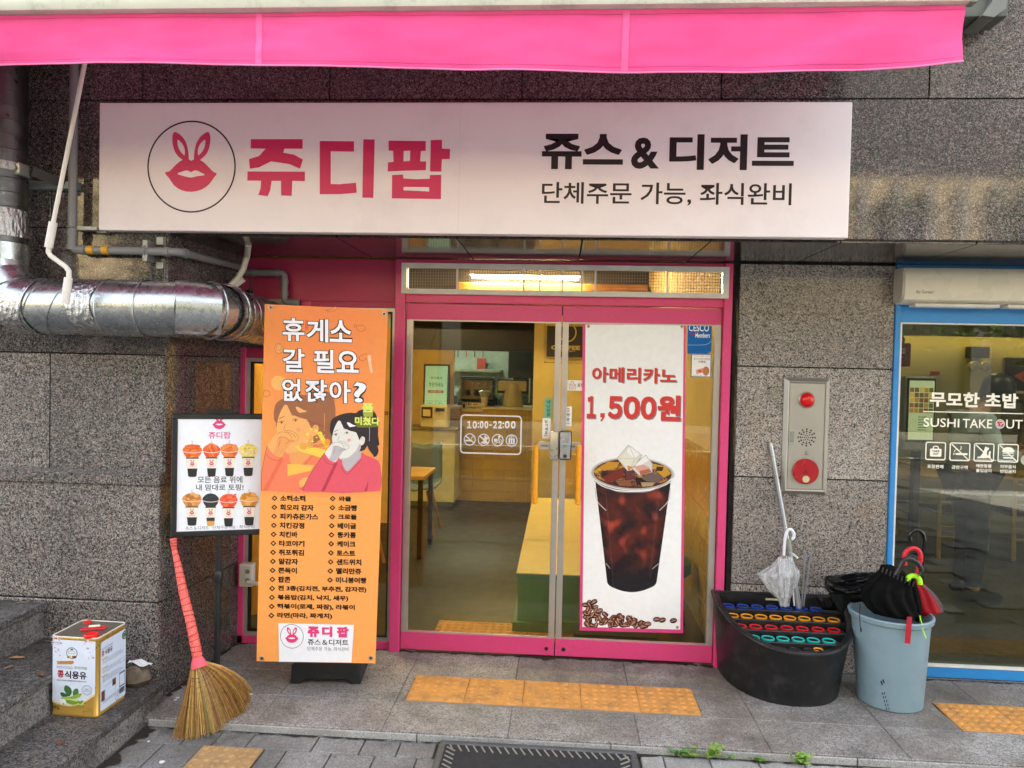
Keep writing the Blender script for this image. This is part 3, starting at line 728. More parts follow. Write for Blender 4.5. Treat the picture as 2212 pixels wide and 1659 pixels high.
for pts, col in (([(392, 168), (488, 240), (415, 345), (385, 350), (312, 262)], 'dcd9cc'), ([(400, 175), (450, 205), (470, 236), (436, 262), (378, 215)], 'f2f3ee'), ([(378, 215), (436, 262), (404, 340), (322, 268)], 'e6e2cf'), ([(345, 240), (400, 190), (378, 235)], '9c9278'),
                 ([(440, 222), (470, 240), (425, 262), (400, 258)], '55524a'), ([(512, 238), (562, 300), (560, 360), (470, 385), (415, 330)], 'd9d4cc'), ([(512, 238), (545, 270), (500, 300), (440, 320), (430, 305)], 'f0efea'), ([(430, 320), (500, 305), (545, 330), (480, 378)], 'd9a592'),
                 ([(370, 345), (420, 350), (438, 400), (380, 412)], '6a3038'), ([(478, 398), (560, 362), (640, 392), (600, 430), (520, 425)], '6d5a55'), ([(200, 400), (330, 335), (372, 320), (350, 400), (250, 430)], '7a2b1e'), ([(590, 320), (640, 322), (630, 352), (585, 350)], '33281c')):
    p.poly(pts, col, 8 if col[0] in 'def' else 6)
for L_ in ([(392, 168), (488, 240), (415, 345), (385, 350), (312, 262)], [(512, 238), (562, 300), (560, 360), (470, 385), (415, 330)]): p.line(L_, 3, '8f887a', 8.6, 1, True)
p.line([(400, 178), (436, 262), (404, 342)], 3, 'b9b09a', 8.6); p.line([(320, 266), (436, 262), (484, 240)], 3, 'c9c2ae', 8.6); p.poly([(385, 312), (425, 322), (404, 345), (388, 346)], 'c98a4a', 8.5); p.poly([(470, 350), (540, 335), (556, 358), (478, 382)], 'b8664e', 8.5)
for pts, col in (([(180, 330), (250, 285), (330, 290), (310, 330), (220, 350)], 'c98f28'), ([(560, 300), (660, 320), (690, 370), (640, 400), (590, 350)], 'c9962e'), ([(250, 350), (330, 340), (352, 385), (280, 405)], '5a241a'), ([(440, 400), (520, 392), (545, 430), (450, 452)], '2e1612'), ([(300, 420), (400, 415), (420, 455), (330, 455)], '8a5638'), ([(480, 430), (580, 432), (560, 456), (490, 462)], 'b09a6a')): p.poly(pts, col, 5.6)
p.line([(136, 400), (200, 450), (300, 485), (421, 494), (545, 485), (640, 450), (706, 400)], 9, 'eff1f0', 9, 6); p.line([(150, 420), (300, 492), (421, 500), (545, 492), (692, 420)], 4, '9a8f8a', 10, 6)
p.line([(158, 470), (172, 560), (235, 628)], 5, 'c9c4c0', 9, 4); p.line([(686, 470), (672, 560), (610, 628)], 5, 'c9c4c0', 9, 4); p.line([(236, 1000), (262, 1036)], 5, 'a9a4a4', 9); p.line([(606, 1000), (560, 1040)], 5, 'a9a4a4', 9)
# coffee beans
rb = random.Random(3)
def bean(x, y, a, s, lay):
    c0 = rb.choice(['5d3226', '6b3a2c', '4a261e', '7a4636'])
    p.ell(x, y, 22*s, 15*s, '2c1611', lay, rot=a, n=14); p.ell(x-1, y-1.5, 20*s, 13*s, c0, lay+.3, rot=a, n=14); p.ell(x-3, y-5, 9*s, 4*s, 'a8745e', lay+.5, rot=a, n=8)
    t = math.radians(a); p.line([(x-17*s*math.cos(t), y+17*s*math.sin(t)), (x+3*math.sin(t), y+3*math.cos(t)), (x+17*s*math.cos(t), y-17*s*math.sin(t))], 3, 'd9b9a4', lay+.6, 3)
for k in range(95):
    x = 88+430*rb.random()**1.5; top = 1290+(x-80)*.30 + (0 if x > 180 else -20); y = top+(1440-top)*rb.random()
    if y < 1443: bean(x, y, rb.uniform(-80, 80), rb.uniform(.9, 1.25), 2+k*.03)
for x, y, a in ((150, 1270, 30), (590, 1393, 10), (630, 1398, 20), (708, 1402, 15), (528, 1425, 5), (494, 1443, 10)): bean(x, y, a, 1.2, 5)
p.build('poster_print', MINKG, ps)

# ---- ventilation grille over the doors
gr = thing('transom_grille', (0, -.04, 2.12), 'long white framed wire mesh grille above the pink doors', 'grille')
gx0, gx1, gz0, gz1 = -.945, .945, 2.132, 2.312
mb = MB()
for q in ((gx0, gz0, gx1, gz0+.030), (gx0, gz1-.030, gx1, gz1), (gx0, gz0+.030, gx0+.030, gz1-.030), (gx1-.030, gz0+.030, gx1, gz1-.030)): mb.box(q[0], -.052, q[1], q[2], -.03, q[3], .0015)
part('grille_frame', mb, MWHITE, gr)
C7 = crop(1100, 640, 2.011)
for px in (518, 916, 1011, 1146, 1262, 1342, 1771):
    X = at(*C7(px, 390), 'Y', -.04).x; mb = MB(); mb.box(X-.006, -.050, gz0+.03, X+.006, -.045, gz1-.03); part('grille_bar', mb, MWHITE, gr)
mb = MB(); k = 0
X = gx0+.035
while X < gx1-.03: mb.box(X-.0014, -.044, gz0+.03, X+.0009, -.042, gz1-.03); X += .0152
Z = gz0+.038
while Z < gz1-.03: mb.box(gx0+.03, -.042, Z-.0009, gx1-.03, -.040, Z+.0012); Z += .0175
o = part('wire_mesh', mb, mat('galvanised_wire', '6f6a5c', .5, metal=.3), gr); o['kind'] = 'stuff'
# remove the pink behind the grille: the head rail is rebuilt as a ring
hr = [o for o in bpy.data.objects if o.name.startswith('head_rail')][0]
bpy.data.objects.remove(hr)
mb = MB()
mb.box(-.925, -.012, 2.085, .925, .07, 2.150, .002); mb.box(-.925, -.012, 2.300, .925, .07, 2.335, .002)
part('head_rail', mb, MPINK, pf)

# ------------------------------------------------------------------ shop sign over the doors
def logo(p, X, Y, s, col, hole='ffffff', layer=1, ring=None, ringw=10):
    """bunny ears over lips; X,Y,s map the drawing (1258,1095 = centre of its circle) into crop pixels"""
    f = lambda L: [(X+(x-1258)*s, Y+(y-1095)*s) for x, y in L]
    ear = [(1143, 869), (1133, 905), (1138, 960), (1158, 1010), (1195, 1046), (1222, 1060), (1240, 1050), (1238, 1000), (1226, 945), (1200, 900), (1165, 872)]
    inn = [(1168, 918), (1168, 950), (1180, 985), (1200, 1010), (1213, 1019), (1215, 985), (1205, 955), (1188, 932)]
    for sg in (1, -1):
        g = lambda L: [(1258+(x-1258)*sg, y) for x, y in L]
        p.poly(f(g(ear)), col, layer, holes=[f(g(inn))], sm=3)
    lips = [(1087, 1130), (1112, 1127), (1140, 1098), (1180, 1062), (1215, 1046), (1240, 1045), (1258, 1056), (1278, 1045), (1305, 1048), (1340, 1066), (1378, 1104), (1402, 1129), (1425, 1140), (1408, 1165), (1375, 1210), (1325, 1245), (1258, 1260), (1195, 1250), (1145, 1218), (1112, 1170), (1092, 1148)]
    mouth = [(1165, 1142), (1190, 1130), (1220, 1120), (1240, 1122), (1256, 1131), (1272, 1122), (1295, 1121), (1322, 1134), (1347, 1150), (1300, 1156), (1255, 1166), (1208, 1156)]
    p.poly(f(lips), col, layer+.5, holes=[f(mouth)], sm=2)
    if ring: p.ell(X, Y, 292*s, 303*s, ring, layer, ring=ringw*s, n=64)
SY = -.80
C1 = crop(0, 0, 2.212); C1b = crop(1000, 0, 2.212); C1c = crop(2040, 0, 2.212)
a = at(215, 222, 'Y', SY); c = at(1832, 514, 'Y', SY)
sg = thing('shop_sign', ((a.x+c.x)/2, SY, c.z), 'long white shop sign with pink bunny lips logo and 쥬디팝 above the entrance', 'sign')
mb = MB(); mb.box(a.x, SY, c.z, c.x, FY-.002, a.z, .003); part('sign_panel', mb, mat('sign_white_acrylic', 'e9e2e2', .33, spec=.45, var=.03, vscale=2, dirt=('b7a9a6', 3, .2)), sg)
p = Print((0, SY, 2.6), (1, 0, 0), (0, 0, 1), C1)
logo(p, 1257, 1095, 1.0, 'd33a63', ring='241c20', layer=1, ringw=10)
pk = 'd12c5f'
p.build('sign_logo', ink('logo_ink', .4, .4), sg); p = Print((0, SY, 2.6), (1, 0, 0), (0, 0, 1), C1)
# the three big syllables, drawn as the sign maker cut them
def gl(L, col=pk, lay=1): p.poly(L, col, lay)
gl([(1648, 914), (1988, 914), (1988, 977), (1868, 977), (1860, 1003), (1930, 1015), (1990, 1048), (1970, 1108), (1900, 1078), (1780, 1060), (1700, 1100), (1640, 1108), (1636, 1045), (1700, 1025), (1745, 977), (1646, 975)])
gl([(1626, 1126), (2002, 1128), (2002, 1190), (1920, 1188), (1916, 1287), (1846, 1284), (1846, 1188), (1784, 1188), (1775, 1250), (1758, 1289), (1697, 1280), (1712, 1235), (1714, 1187), (1624, 1186)])
p.cr = C1b
gl([(-112, 926), (113, 928), (113, 996), (-40, 994), (-40, 1208), (20, 1210), (126, 1200), (131, 1266), (30, 1275), (-112, 1276)])
gl([(174, 915), (249, 916), (240, 1300), (168, 1298)])
gl([(340, 924), (584, 926), (584, 990), (552, 993), (548, 1060), (586, 1060), (585, 1118), (440, 1122), (334, 1126), (336, 1066), (372, 1063), (370, 992), (340, 988)])
p.poly([(440, 992), (482, 990), (480, 1056), (438, 1060)], 'e9e2e2', 2)
gl([(617, 920), (691, 918), (691, 976), (744, 978), (742, 1045), (690, 1046), (686, 1127), (612, 1126)])
gl([(363, 1150), (435, 1146), (438, 1172), (520, 1177), (610, 1174), (612, 1150), (686, 1148), (684, 1308), (361, 1303)])
p.poly([(438, 1228), (606, 1230), (606, 1258), (520, 1253), (438, 1250)], 'e9e2e2', 2)
p.build('name_lettering', ink('sign_ink', .4, .4), sg); p = Print((0, SY, 2.6), (1, 0, 0), (0, 0, 1), None)
p.cr = C1b; p.text('쥬스', 1350, 878, 1877, 1113, '1f161a', 1, .035); p.text('&', 1935, 903, 2115, 1110, '1f161a', 1, .03); p.cr = None
p.text('디저트', 1447, 290, 1714, 368, '1f161a', 1, .035)
p.text('단체주문 가능, 좌식완비', 1171, 393, 1709, 446, '1f161a', 1, .012)
p.build('side_lettering', MATS['sign_ink'], sg)
for yy in (-.8,): 
    X = at(*C1b(805, 1100), 'Y', SY).x; mb = MB(); mb.box(X-.0006, SY-.0006, c.z+.003, X+.0006, SY+.001, a.z-.003); part('panel_seam', mb, mat('seam_grey', 'd2cacb', .6), sg)

# ------------------------------------------------------------------ awning
AY = -1.62
aw = thing('pink_awning', (-.6, FY, 3.2), 'pink fabric awning with a hanging valance and white front bar above the shop sign', 'awning')
MFAB = NB('pink_awning_fabric'); _b = MFAB
_p = _b.pos(); _c = _b.ramp(_b.noise(_p, 3, 5, .6), [(.3, lin('e6468a')), (.7, lin('f05596'))]); _b.l(_c, _b.p.inputs["Base Color"]); _b.p.inputs["Roughness"].default_value = .75
_tr = _b.n("BsdfTranslucent"); _tr.inputs[0].default_value = (*lin('f0609c'), 1); _mx = _b.n("MixShader"); _mx.inputs[0].default_value = .07
_b.l(_b.p.outputs[0], _mx.inputs[1]); _b.l(_tr.outputs[0], _mx.inputs[2]); _b.l(_mx.outputs[0], _b.out.inputs[0])
_b.bump(_b.noise(_p, 700, 2), .15, .001); MFAB = _b.m
xl = -4.3; pr_ = at(2083, 30, 'Y', AY); xr_ = pr_.x
zt = at(1100, 22, 'Y', AY).z
bot = [(-400, 128), (0, 133), (600, 141), (1300, 149), (1560, 151.5), (1700, 150.5), (1900, 146), (2000, 141), (2083, 133)]
bz = [(at(x, y, 'Y', AY).x, at(x, y, 'Y', AY).z) for x, y in bot]; bz[0] = (-4.4, bz[1][1]-.01)
def zbot(X):
    for (x0, z0), (x1, z1) in zip(bz[:-1], bz[1:]):
        if X <= x1: t = (X-x0)/(x1-x0); return z0+(z1-z0)*t
    return bz[-1][1]
def val(u, v):
    X = xl+(xr_-xl)*u; zz = zt+(zbot(X)-zt)*v
    e = max(0, (X-(xr_-.75))/.75)
    wav = .012*math.sin(X*2.1+.5)*v + .006*math.sin(X*7.3+2*math.sin(X))*v + .016*nz(X*2.2, v*1.4, 1, 5)*(.25+v) + .005*nz(X*7, v*5, 1, 2)
    # a soft diagonal fold at the free right end
    dline = (X-(xr_-.62))/.62-(1-v)*1.0
    fold = -.020*math.exp(-(dline*3.4)**2)*(.25+.75*v)*min(1, e*3)
    return Vector((X, AY+wav+fold+.012*v, zz))
mb = MB(); mb.grid(220, 14, val); part('valance', mb, MFAB, aw, True)
MSTI = mat('hem_stitching', 'c22f6c', .8)
mb = MB(); mb.grid(220, 1, lambda u, v: val(u, .912+v*.006)+Vector((0, -.0014, 0))); part('hem_seam', mb, MSTI, aw)
mb = MB(); mb.grid(220, 1, lambda u, v: val(u, .075+v*.008)+Vector((0, -.0014, 0))); part('hem_seam', mb, MSTI, aw)
mb = MB(); mb.tube([val(i/120, 1.0)+Vector((0, -.001, 0)) for i in range(121)], .0035, 8); part('hem_piping', mb, mat('hem_piping_pink', 'f880b0', .7), aw, True)
for px in (559, 1352):
    X = at(px, 80, 'Y', AY).x; uu = (X-xl)/(xr_-xl)
    mb = MB(); mb.grid(2, 14, lambda u, v: val(uu+(u-.5)*.0044, .02+v*.96)+Vector((0, -.0018, 0))); part('panel_seam', mb, mat('fabric_overlap_pink', 'f2609f', .7), aw, True)
mb = MB(); prof = [(AY-.03, .0), (AY-.042, .02), (AY-.045, .05), (AY-.03, .085), (AY+.02, .09), (AY+.03, .02), (AY+.01, .0)]
mb.prism([(xl, y, zt+.004+z) for y, z in prof], (xr_+.006-xl, 0, 0)); part('front_bar', mb, mat('awning_bar_white', 'd9dccb', .35, var=.05, dirt=('6f6a60', 12, .45)), aw, True)
mb = MB(); mb.prism([(xr_+.006, y*1.0, zt+.0+z*1.06) for y, z in prof], (.022, 0, 0)); part('bar_end_cap', mb, mat('chrome_cap', 'b8b6ac', .2, metal=.8), aw, True)
# sheet up to the wall, roller box, folding arms
_tz = at(2120, 36, 'Y', FY-.16).z
mb = MB(); mb.grid(40, 3, lambda u, v: Vector((xl+(xr_-xl)*u, AY+.01+(FY-.12-AY)*v, zt+.085+(_tz+.13-zt-.085)*v-.012*math.sin(v*3.14)))); part('awning_sheet', mb, MFAB, aw, True)
_tz = at(2120, 36, 'Y', FY-.16).z
mb = MB(); mb.box(xl, FY-.20, _tz+.12, xr_+.02, FY-.02, _tz+.26, .02); part('roller_box', mb, MWHITE, aw)
mb = MB(); _tz = at(2120, 36, 'Y', FY-.16).z; mb.box(-5, FY-.16, _tz, at(2178, 20, 'Y', FY-.16).x, FY-.02, _tz+.09, .004); part('torsion_bar', mb, mat('awning_bar_grey', '5a5c55', .45, metal=.3), aw)
rx0 = at(2150, 30, 'Y', FY-.2).x
mb = MB()
mb.prism([(rx0-.05, FY-.19, _tz-.008), (rx0-.01, FY-.19, _tz+.05), (rx0+.01, FY-.19, _tz+.2), (rx0+.07, FY-.19, _tz+.2), (rx0+.05, FY-.19, _tz+.02), (rx0+.0, FY-.19, _tz-.016)], (0, .17, 0)); part('wall_bracket', mb, mat('bracket_grey', '6e706a', .45, metal=.3), aw)
mb = MB(); mb.tube([(xr_+.0, FY-.1, _tz+.05), (xr_-.5, -1.2, zt+.12), (xr_-.12, AY+.04, zt+.07)], .02, 8); part('folding_arm', mb, mat('arm_white', 'c8c8bd', .4), aw)
mb = MB(); mb.tube([(-4.2, FY-.1, _tz+.05), (-3.9, -1.2, zt+.06), (-4.2, AY+.03, zt+.045)], .022, 8); part('folding_arm', mb, mat('arm_white', 'c8c8bd', .4), aw)
# crank rod hanging from the awning
cr_ = thing('awning_crank_rod', (-2.2, -1.1, 2.0), 'white awning crank rod with a bent handle hanging before the metal duct', 'crank rod')
pts = [at(185, 128, 'Y', -1.16), at(112, 497, 'Y', -1.16)]
top = pts[0]+(pts[0]-pts[1]).normalized()*.22
mb = MB(); mb.tube([top, pts[0], pts[1]], .0095, 12); part('rod', mb, MWPVC, cr_, True)
h = [at(x, y, 'Y', -1.16) for x, y in ((106, 530), (105, 545), (110, 553), (142, 576), (149, 586), (149, 598), (146, 620))]
mb = MB(); mb.tube([tuple(q) for q in h], .011, 12); part('crank_handle', mb, MWPVC, cr_, True)
mb = MB(); mb.cyl(at(115, 480, 'Y', -1.16), at(105, 535, 'Y', -1.16), .0175, 14); part('grip', mb, MWPVC, cr_, True)
mb = MB(); mb.cyl(at(148, 600, 'Y', -1.16), at(140, 657, 'Y', -1.16), .0175, 14); part('grip', mb, MWPVC, cr_, True)

# ------------------------------------------------------------------ ventilation duct
def metal_mat(name, col, rough, crinkle=0):
    b = NB(name); p = b.pos(); n = b.noise(p, 9, 3)
    b.l(b.ramp(n, [(.3, tuple(v*.85 for v in lin(col))), (.7, lin(col))]), b.p.inputs["Base Color"])
    b.p.inputs["Metallic"].default_value = .95
    b.l(b.mr(b.noise(p, 30, 4), .3, .7, rough*.7, rough*1.35), b.p.inputs["Roughness"])
    if crinkle:
        v = b.vor(b.pos((1, 1, .35)), 60); b.bump(b.mix(.5, v.outputs["Distance"], b.noise(p, 35, 5, .75)), crinkle, .012)
    else: b.bump(b.noise(p, 5, 2), .12, .02)
    MATS[name] = b.m; return b.m
MGAL = metal_mat('galvanised_duct', 'bec2c2', .27); MGALD = metal_mat('galvanised_duct_dull', 'a0a09e', .32); MGALV = metal_mat('galvanised_duct_grey', '6c6c6c', .38); MFOIL = metal_mat('foil_tape', 'c4c4c2', .22, 1.0)
DY = -.925; DR = .131
zc = (at(250, 604, 'Y', DY).z+at(250, 727, 'Y', DY).z)/2
vx = at(50, 300, 'Y', DY).x-DR
du = thing('ventilation_duct', (-2.5, DY, zc-DR), 'shiny galvanised spiral ventilation duct coming down the wall and bending into the shopfront', 'duct')
end = at(600, 706, 'Y', .03); endz = end.z
xe = at(405, 660, 'Y', DY).x
# centre line: down, elbow, right, elbow, into the recess
cl = [Vector((vx, DY, 3.4)), Vector((vx, DY, zc+.30))]
el1 = [Vector((vx+.22-.22*math.cos(t), DY, zc+.22-.22*math.sin(t)+.0)) for t in [q*math.pi/2/4 for q in range(5)]]
p2 = Vector((xe, DY, zc)); dirn = (Vector((end.x, .05, endz))-p2); dirn.z *= .6; 
def ductseg(path, name, material, r=DR, n=48, caps=False):
    mb = MB(); mb.tube(path, r, n, caps=caps); return part(name, mb, material, du, True)
def ring(c, d, r, w=.004, t=.0035, name='seam_ring', material=None):
    d = d.normalized(); mb = MB(); mb.tube([c-d*w, c-d*w*.5, c+d*w*.5, c+d*w], r, 48, caps=False, radii=[r, r+t, r+t, r]); return part(name, mb, material or MGAL, du, True)
ductseg([cl[0], cl[1]], 'vertical_duct', MGALV, DR-.004)
for k in range(14):
    z = 3.3-k*.068
    if z > zc+.34:
        mb = MB(); 
        mb.tube([(vx+math.cos(t)*(DR-.003), DY+math.sin(t)*(DR-.003), z+.012*math.cos(t)) for t in [q*2*math.pi/40 for q in range(41)]], .0022, 6); part('seam_ring', mb, MGALV, du, True)
mb = MB(); mb.tube([(vx, DY, zc+.33), (vx, DY, zc+.46)], DR+.001, 48, caps=False, radii=[DR+.001, DR+.001]); part('foil_wrap', mb, MFOIL, du, True)
for i in range(4):
    c0, c1 = el1[i], el1[i+1]; rr = DR+.004*(i % 2)
    ductseg([c0+(c0-c1)*.05, c1+(c1-c0)*.05], 'elbow_segment', MGAL, rr); ring(c1, c1-c0, rr+.002)
ductseg([cl[1], el1[0]], 'elbow_collar', MGAL, DR+.003)
hx = [at(x, 660, 'Y', DY).x for x in (10, 95, 150, 248, 320, 408)]
s0 = el1[-1].x
ductseg([(s0, DY, zc), (hx[3], DY, zc)], 'duct_section', MGAL, DR)
ductseg([(hx[3]-.02, DY, zc), (hx[4], DY, zc)], 'duct_section', MGAL, DR+.004); ductseg([(hx[4]-.01, DY, zc), (hx[5], DY, zc)], 'duct_section', MGAL, DR+.0015)
for X in (hx[0], hx[3]-.02, hx[4]): ring(Vector((X, DY, zc)), Vector((1, 0, 0)), DR+.004)
for X, sk in ((hx[1], .045), (hx[2], .06)):   # spiral seams, slightly slanted
    mb = MB(); mb.tube([(X+sk*math.sin(t), DY+math.cos(t)*(DR+.001), zc+math.sin(t)*(DR+.001)) for t in [q*2*math.pi/48 for q in range(49)]], .0025, 6); part('seam_ring', mb, MGALD, du, True)
def wrap(x0, x1, seed):
    mb = MB(); R_ = random.Random(seed); n = 60; m_ = 9
    def f(u, v):
        t = u*2*math.pi; X = x0+(x1-x0)*v+.010*math.sin(3*t+seed)*(abs(v-.5)*2); r = DR+.0045+.0035*nz(u*40, v*8, 1, seed)
        return Vector((X, DY+math.cos(t)*r, zc+math.sin(t)*r))
    mb.grid(n, m_, f); part('foil_wrap', mb, MFOIL, du, True)
wrap(at(38, 660, 'Y', DY).x, at(92, 660, 'Y', DY).x, 1); wrap(at(185, 660, 'Y', DY).x, at(235, 660, 'Y', DY).x, 2)
# second elbow and run to the shopfront
pe = Vector((end.x+.02, .06, endz)); el2 = [p2]
ang = math.atan2((pe-p2).y, (pe-p2).x)
q1 = p2+Vector((.10*math.cos(ang*.35), .10*math.sin(ang*.35), -.0)); q2 = q1+Vector((.10*math.cos(ang*.85), .10*math.sin(ang*.85), -.002))
run = (pe-q2).normalized()
el2 += [q1, q2]
for i in range(2):
    c0, c1 = el2[i], el2[i+1]; ductseg([c0-(c1-c0)*.55, c1+(c1-c0)*.45], 'elbow_segment', MGAL, DR+.004*(1-i)); ring(c1, (run+(c1-c0).normalized()), DR+.006, .005, .004)
L2 = (pe-q2).length
ductseg([q2-run*.08, pe], 'spiral_duct', MGALD, DR-.002)
mb = MB(); mb.tube([q2+run*.05, q2+run*.06, q2+run*.10, q2+run*.11], DR+.002, 48, caps=False, radii=[DR-.001, DR+.003, DR+.004, DR-.001]); part('foil_wrap', mb, MFOIL, du, True)
k = .14
while k < L2-.02: ring(q2+run*k, run, DR-.002, .0025, .002, material=MGAL); k += .085
# duct bracket to the wall
mb = MB(); zb = at(25, 365, 'Y', DY).z; mb.tube([(vx, DY, zb-.02), (vx, DY, zb+.02)], DR+.004, 48, caps=False, radii=[DR+.004, DR+.004]); part('pipe_clamp', mb, MGALD, du, True)
mb = MB(); a = at(43, 368, 'Y', DY); mb.box(a.x-.005, DY-.045, a.z-.03, a.x+.03, DY+.03, a.z+.03, .008); mb.lathe((a.x+.012, DY-.045, a.z), [(.0005, .012), (.009, .012), (.012, 0)], 8, Vector((0, -1, 0))); part('clamp_lug', mb, mat('zinc_plate', 'a3a69c', .35, metal=.6), du)
c = at(140, 398, 'Y', FY-.04)
mb = MB(); v = Vector((c.x, FY-.04, c.z))-Vector((a.x+.05, DY+.02, a.z)); mb.obox(Vector((a.x+.05, DY+.02, a.z))+v*.5, v, Vector((0, 1, 0)), (v.length, .006, .045)); part('support_arm', mb, mat('dark_steel', '3a3836', .5, metal=.5), du)
c0 = at(45, 398, 'Y', FY-.04); c1 = at(165, 400, 'Y', FY-.04)
mb = MB(); mb.box(c0.x, FY-.042, c1.z-.019, c1.x, FY-.0, c1.z+.019, .003)
part('support_channel', mb, mat('zinc_channel', '9fb0ac', .35, metal=.5), du)

# ------------------------------------------------------------------ grey gas pipe with yellow bands
gp_ = thing('grey_pipe', (-2.55, FY-.05, 2.0), 'thin grey pipe with yellow bands running down the granite wall and into the recess', 'pipe')
Yp = FY-.06; rp = .0205
v0 = at(158, 100, 'Y', Yp); v0.z = 3.4; v1 = at(155, 530, 'Y', Yp); v0.x = at(160, 140, 'Y', Yp).x; hz = at(300, 541, 'Y', Yp).z
v1 = Vector((at(156, 500, 'Y', Yp).x, Yp, hz)); v0.x = v1.x+.006
hx1 = at(372, 545, 'Y', Yp).x
rc1 = at(520, 578, 'Y', -.06); rc1 = Vector((rc1.x, -.06, rc1.z)); rc0 = Vector((hx1+.03, Yp+.01, hz-.004))
def elbow(a, b, c, r=.05, n=6):
    d1 = (b-a).normalized(); d2 = (c-b).normalized(); s = b-d1*r; e = b+d2*r
    return [s*(1-t)**2+b*2*t*(1-t)+e*t*t for t in [i/n for i in range(n+1)]]
pA = [v0]+elbow(v0, v1, rc0, .03)+elbow(v1, rc0, rc1, .03)+[rc1]
mb = MB(); mb.tube(pA, rp, 16); part('pipe_run', mb, MGREY, gp_, True)
for c_, d_ in ((v1+Vector((0, 0, .08)), Vector((0, 0, 1))), (v1+Vector((.06, 0, 0)), Vector((1, 0, 0))), (rc0-Vector((.06, 0, 0)), Vector((1, 0, 0))), (rc0+(rc1-rc0).normalized()*.06, rc1-rc0), (v1+Vector((0, 0, .012)), Vector((0, 0, 1)))):
    d_ = d_.normalized(); mb = MB(); mb.cyl(c_-d_*.012, c_+d_*.012, rp+.004, 16); part('pipe_collar', mb, MGREY, gp_, True)
for px in (197, 229):
    X = at(px, 540, 'Y', Yp).x; mb = MB(); mb.cyl((X-.017, Yp, hz-.001), (X+.017, Yp, hz-.001), rp+.001, 16); part('yellow_band', mb, mat('yellow_tape', 'd9a324', .5), gp_, True)
r1 = at(545, 586, 'Y', -.05); r2 = at(608, 590, 'Y', -.05); r3 = at(612, 652, 'Y', -.05)
R1, R2, R3 = Vector((rc1.x, -.05, r2.z)), Vector((r3.x+.005, -.05, r2.z)), Vector((r3.x+.005, -.05, r3.z))
mb = MB(); mb.tube([R1]+elbow(R1, R2, R3, .03)+elbow(R2, R3, R3+Vector((.1, 0, 0)), .03)+[R3+Vector((.09, 0, 0))], .0195, 16); part('pipe_run', mb, MGREY, gp_, True)
for c_, d_ in ((R1+Vector((.07, 0, 0)), Vector((1, 0, 0))), (R2-Vector((.05, 0, 0)), Vector((1, 0, 0))), (R2-Vector((0, 0, .05)), Vector((0, 0, 1))), (R3+Vector((0, 0, .05)), Vector((0, 0, 1)))):
    mb = MB(); mb.cyl(c_-d_*.012, c_+d_*.012, .0235, 16); part('pipe_collar', mb, MGREY, gp_, True)
MZ = mat('zinc_clip', '8f9188', .4, metal=.5)
for px, py in ((315, 541), ):
    X = at(px, py, 'Y', Yp).x; mb = MB(); mb.box(X-.012, Yp-.01, hz-.055, X+.012, FY, hz+.05, .002); mb.box(X+.03, FY-.02, hz+.035, X+.065, FY-.003, hz+.075, .002); mb.box(X+.03, FY-.02, hz-.085, X+.065, FY-.003, hz-.05, .002); mb.tube([(X, Yp+math.cos(t)*(rp+.004), hz+math.sin(t)*(rp+.004)) for t in [q*math.pi/8 for q in range(17)]], .004, 6); part('pipe_clip', mb, MZ, gp_)
cz_ = at(160, 492, 'Y', Yp).z; mb = MB(); mb.box(v1.x, Yp-.003, cz_-.012, v1.x+.13, FY-.02, cz_+.008, .002); mb.box(v1.x+.11, Yp+.02, cz_-.02, v1.x+.16, FY-.002, cz_+.014, .002); mb.tube([(v1.x+math.cos(t)*(rp+.004), Yp+math.sin(t)*(rp+.004), cz_) for t in [q*math.pi/8 for q in range(17)]], .004, 6); part('pipe_clip', mb, MZ, gp_)
# white flexible conduits in the recess
cd = thing('white_conduit', (-1.9, -.25, 2.2), 'white flexible conduit looping from the soffit down behind the duct, black cable beside it', 'conduit')
P = [at(x, y, 'Y', yy) for x, y, yy in ((535, 500, -.75), (536, 535, -.42), (534, 552, -.30), (526, 580, -.28), (512, 603, -.28), (498, 617, -.3), (480, 634, -.34))]
P[0].z = 2.338; P[0] = Vector((P[1].x+.01, P[1].y-.02, 2.342)); 
P = [Vector(q) for q in P]
mb = MB(); mb.tube([P[0], P[1]*.5+P[0]*.5, P[2], P[3], P[4], P[5], P[6]], .0165, 14); part('conduit_run', mb, MWPVC, cd, True)
P = [at(x, y, 'Y', -.27) for x, y in ((526, 603), (512, 614), (497, 625), (482, 640))]
mb = MB(); mb.tube(P, .016, 14); part('conduit_run', mb, MWPVC, cd, True)
c = at(517, 631, 'Y', -.2)
mb = MB(); mb.tube([(c.x+.07*math.cos(t), -.2+.05*math.sin(t), c.z+.012*math.sin(t*2)) for t in [q*2*math.pi/18 for q in range(19)]], .011, 8); mb.tube([(c.x+.06, -.2, c.z), (c.x+.075, -.2, c.z+.06), (c.x+.06, -.2, c.z+.08)], .006, 8); part('cable_loop', mb, MBLACK, cd, True)
a = at(600, 646, 'Y', -.02); c = at(643, 664, 'Y', -.02)
mb = MB(); mb.box(a.x-.35, -.02, c.z-.02, c.x+.0, .01, a.z, .003); tag(mb.build('cable_box', mat('grey_cable_box', '9a9c94', .5), cd))

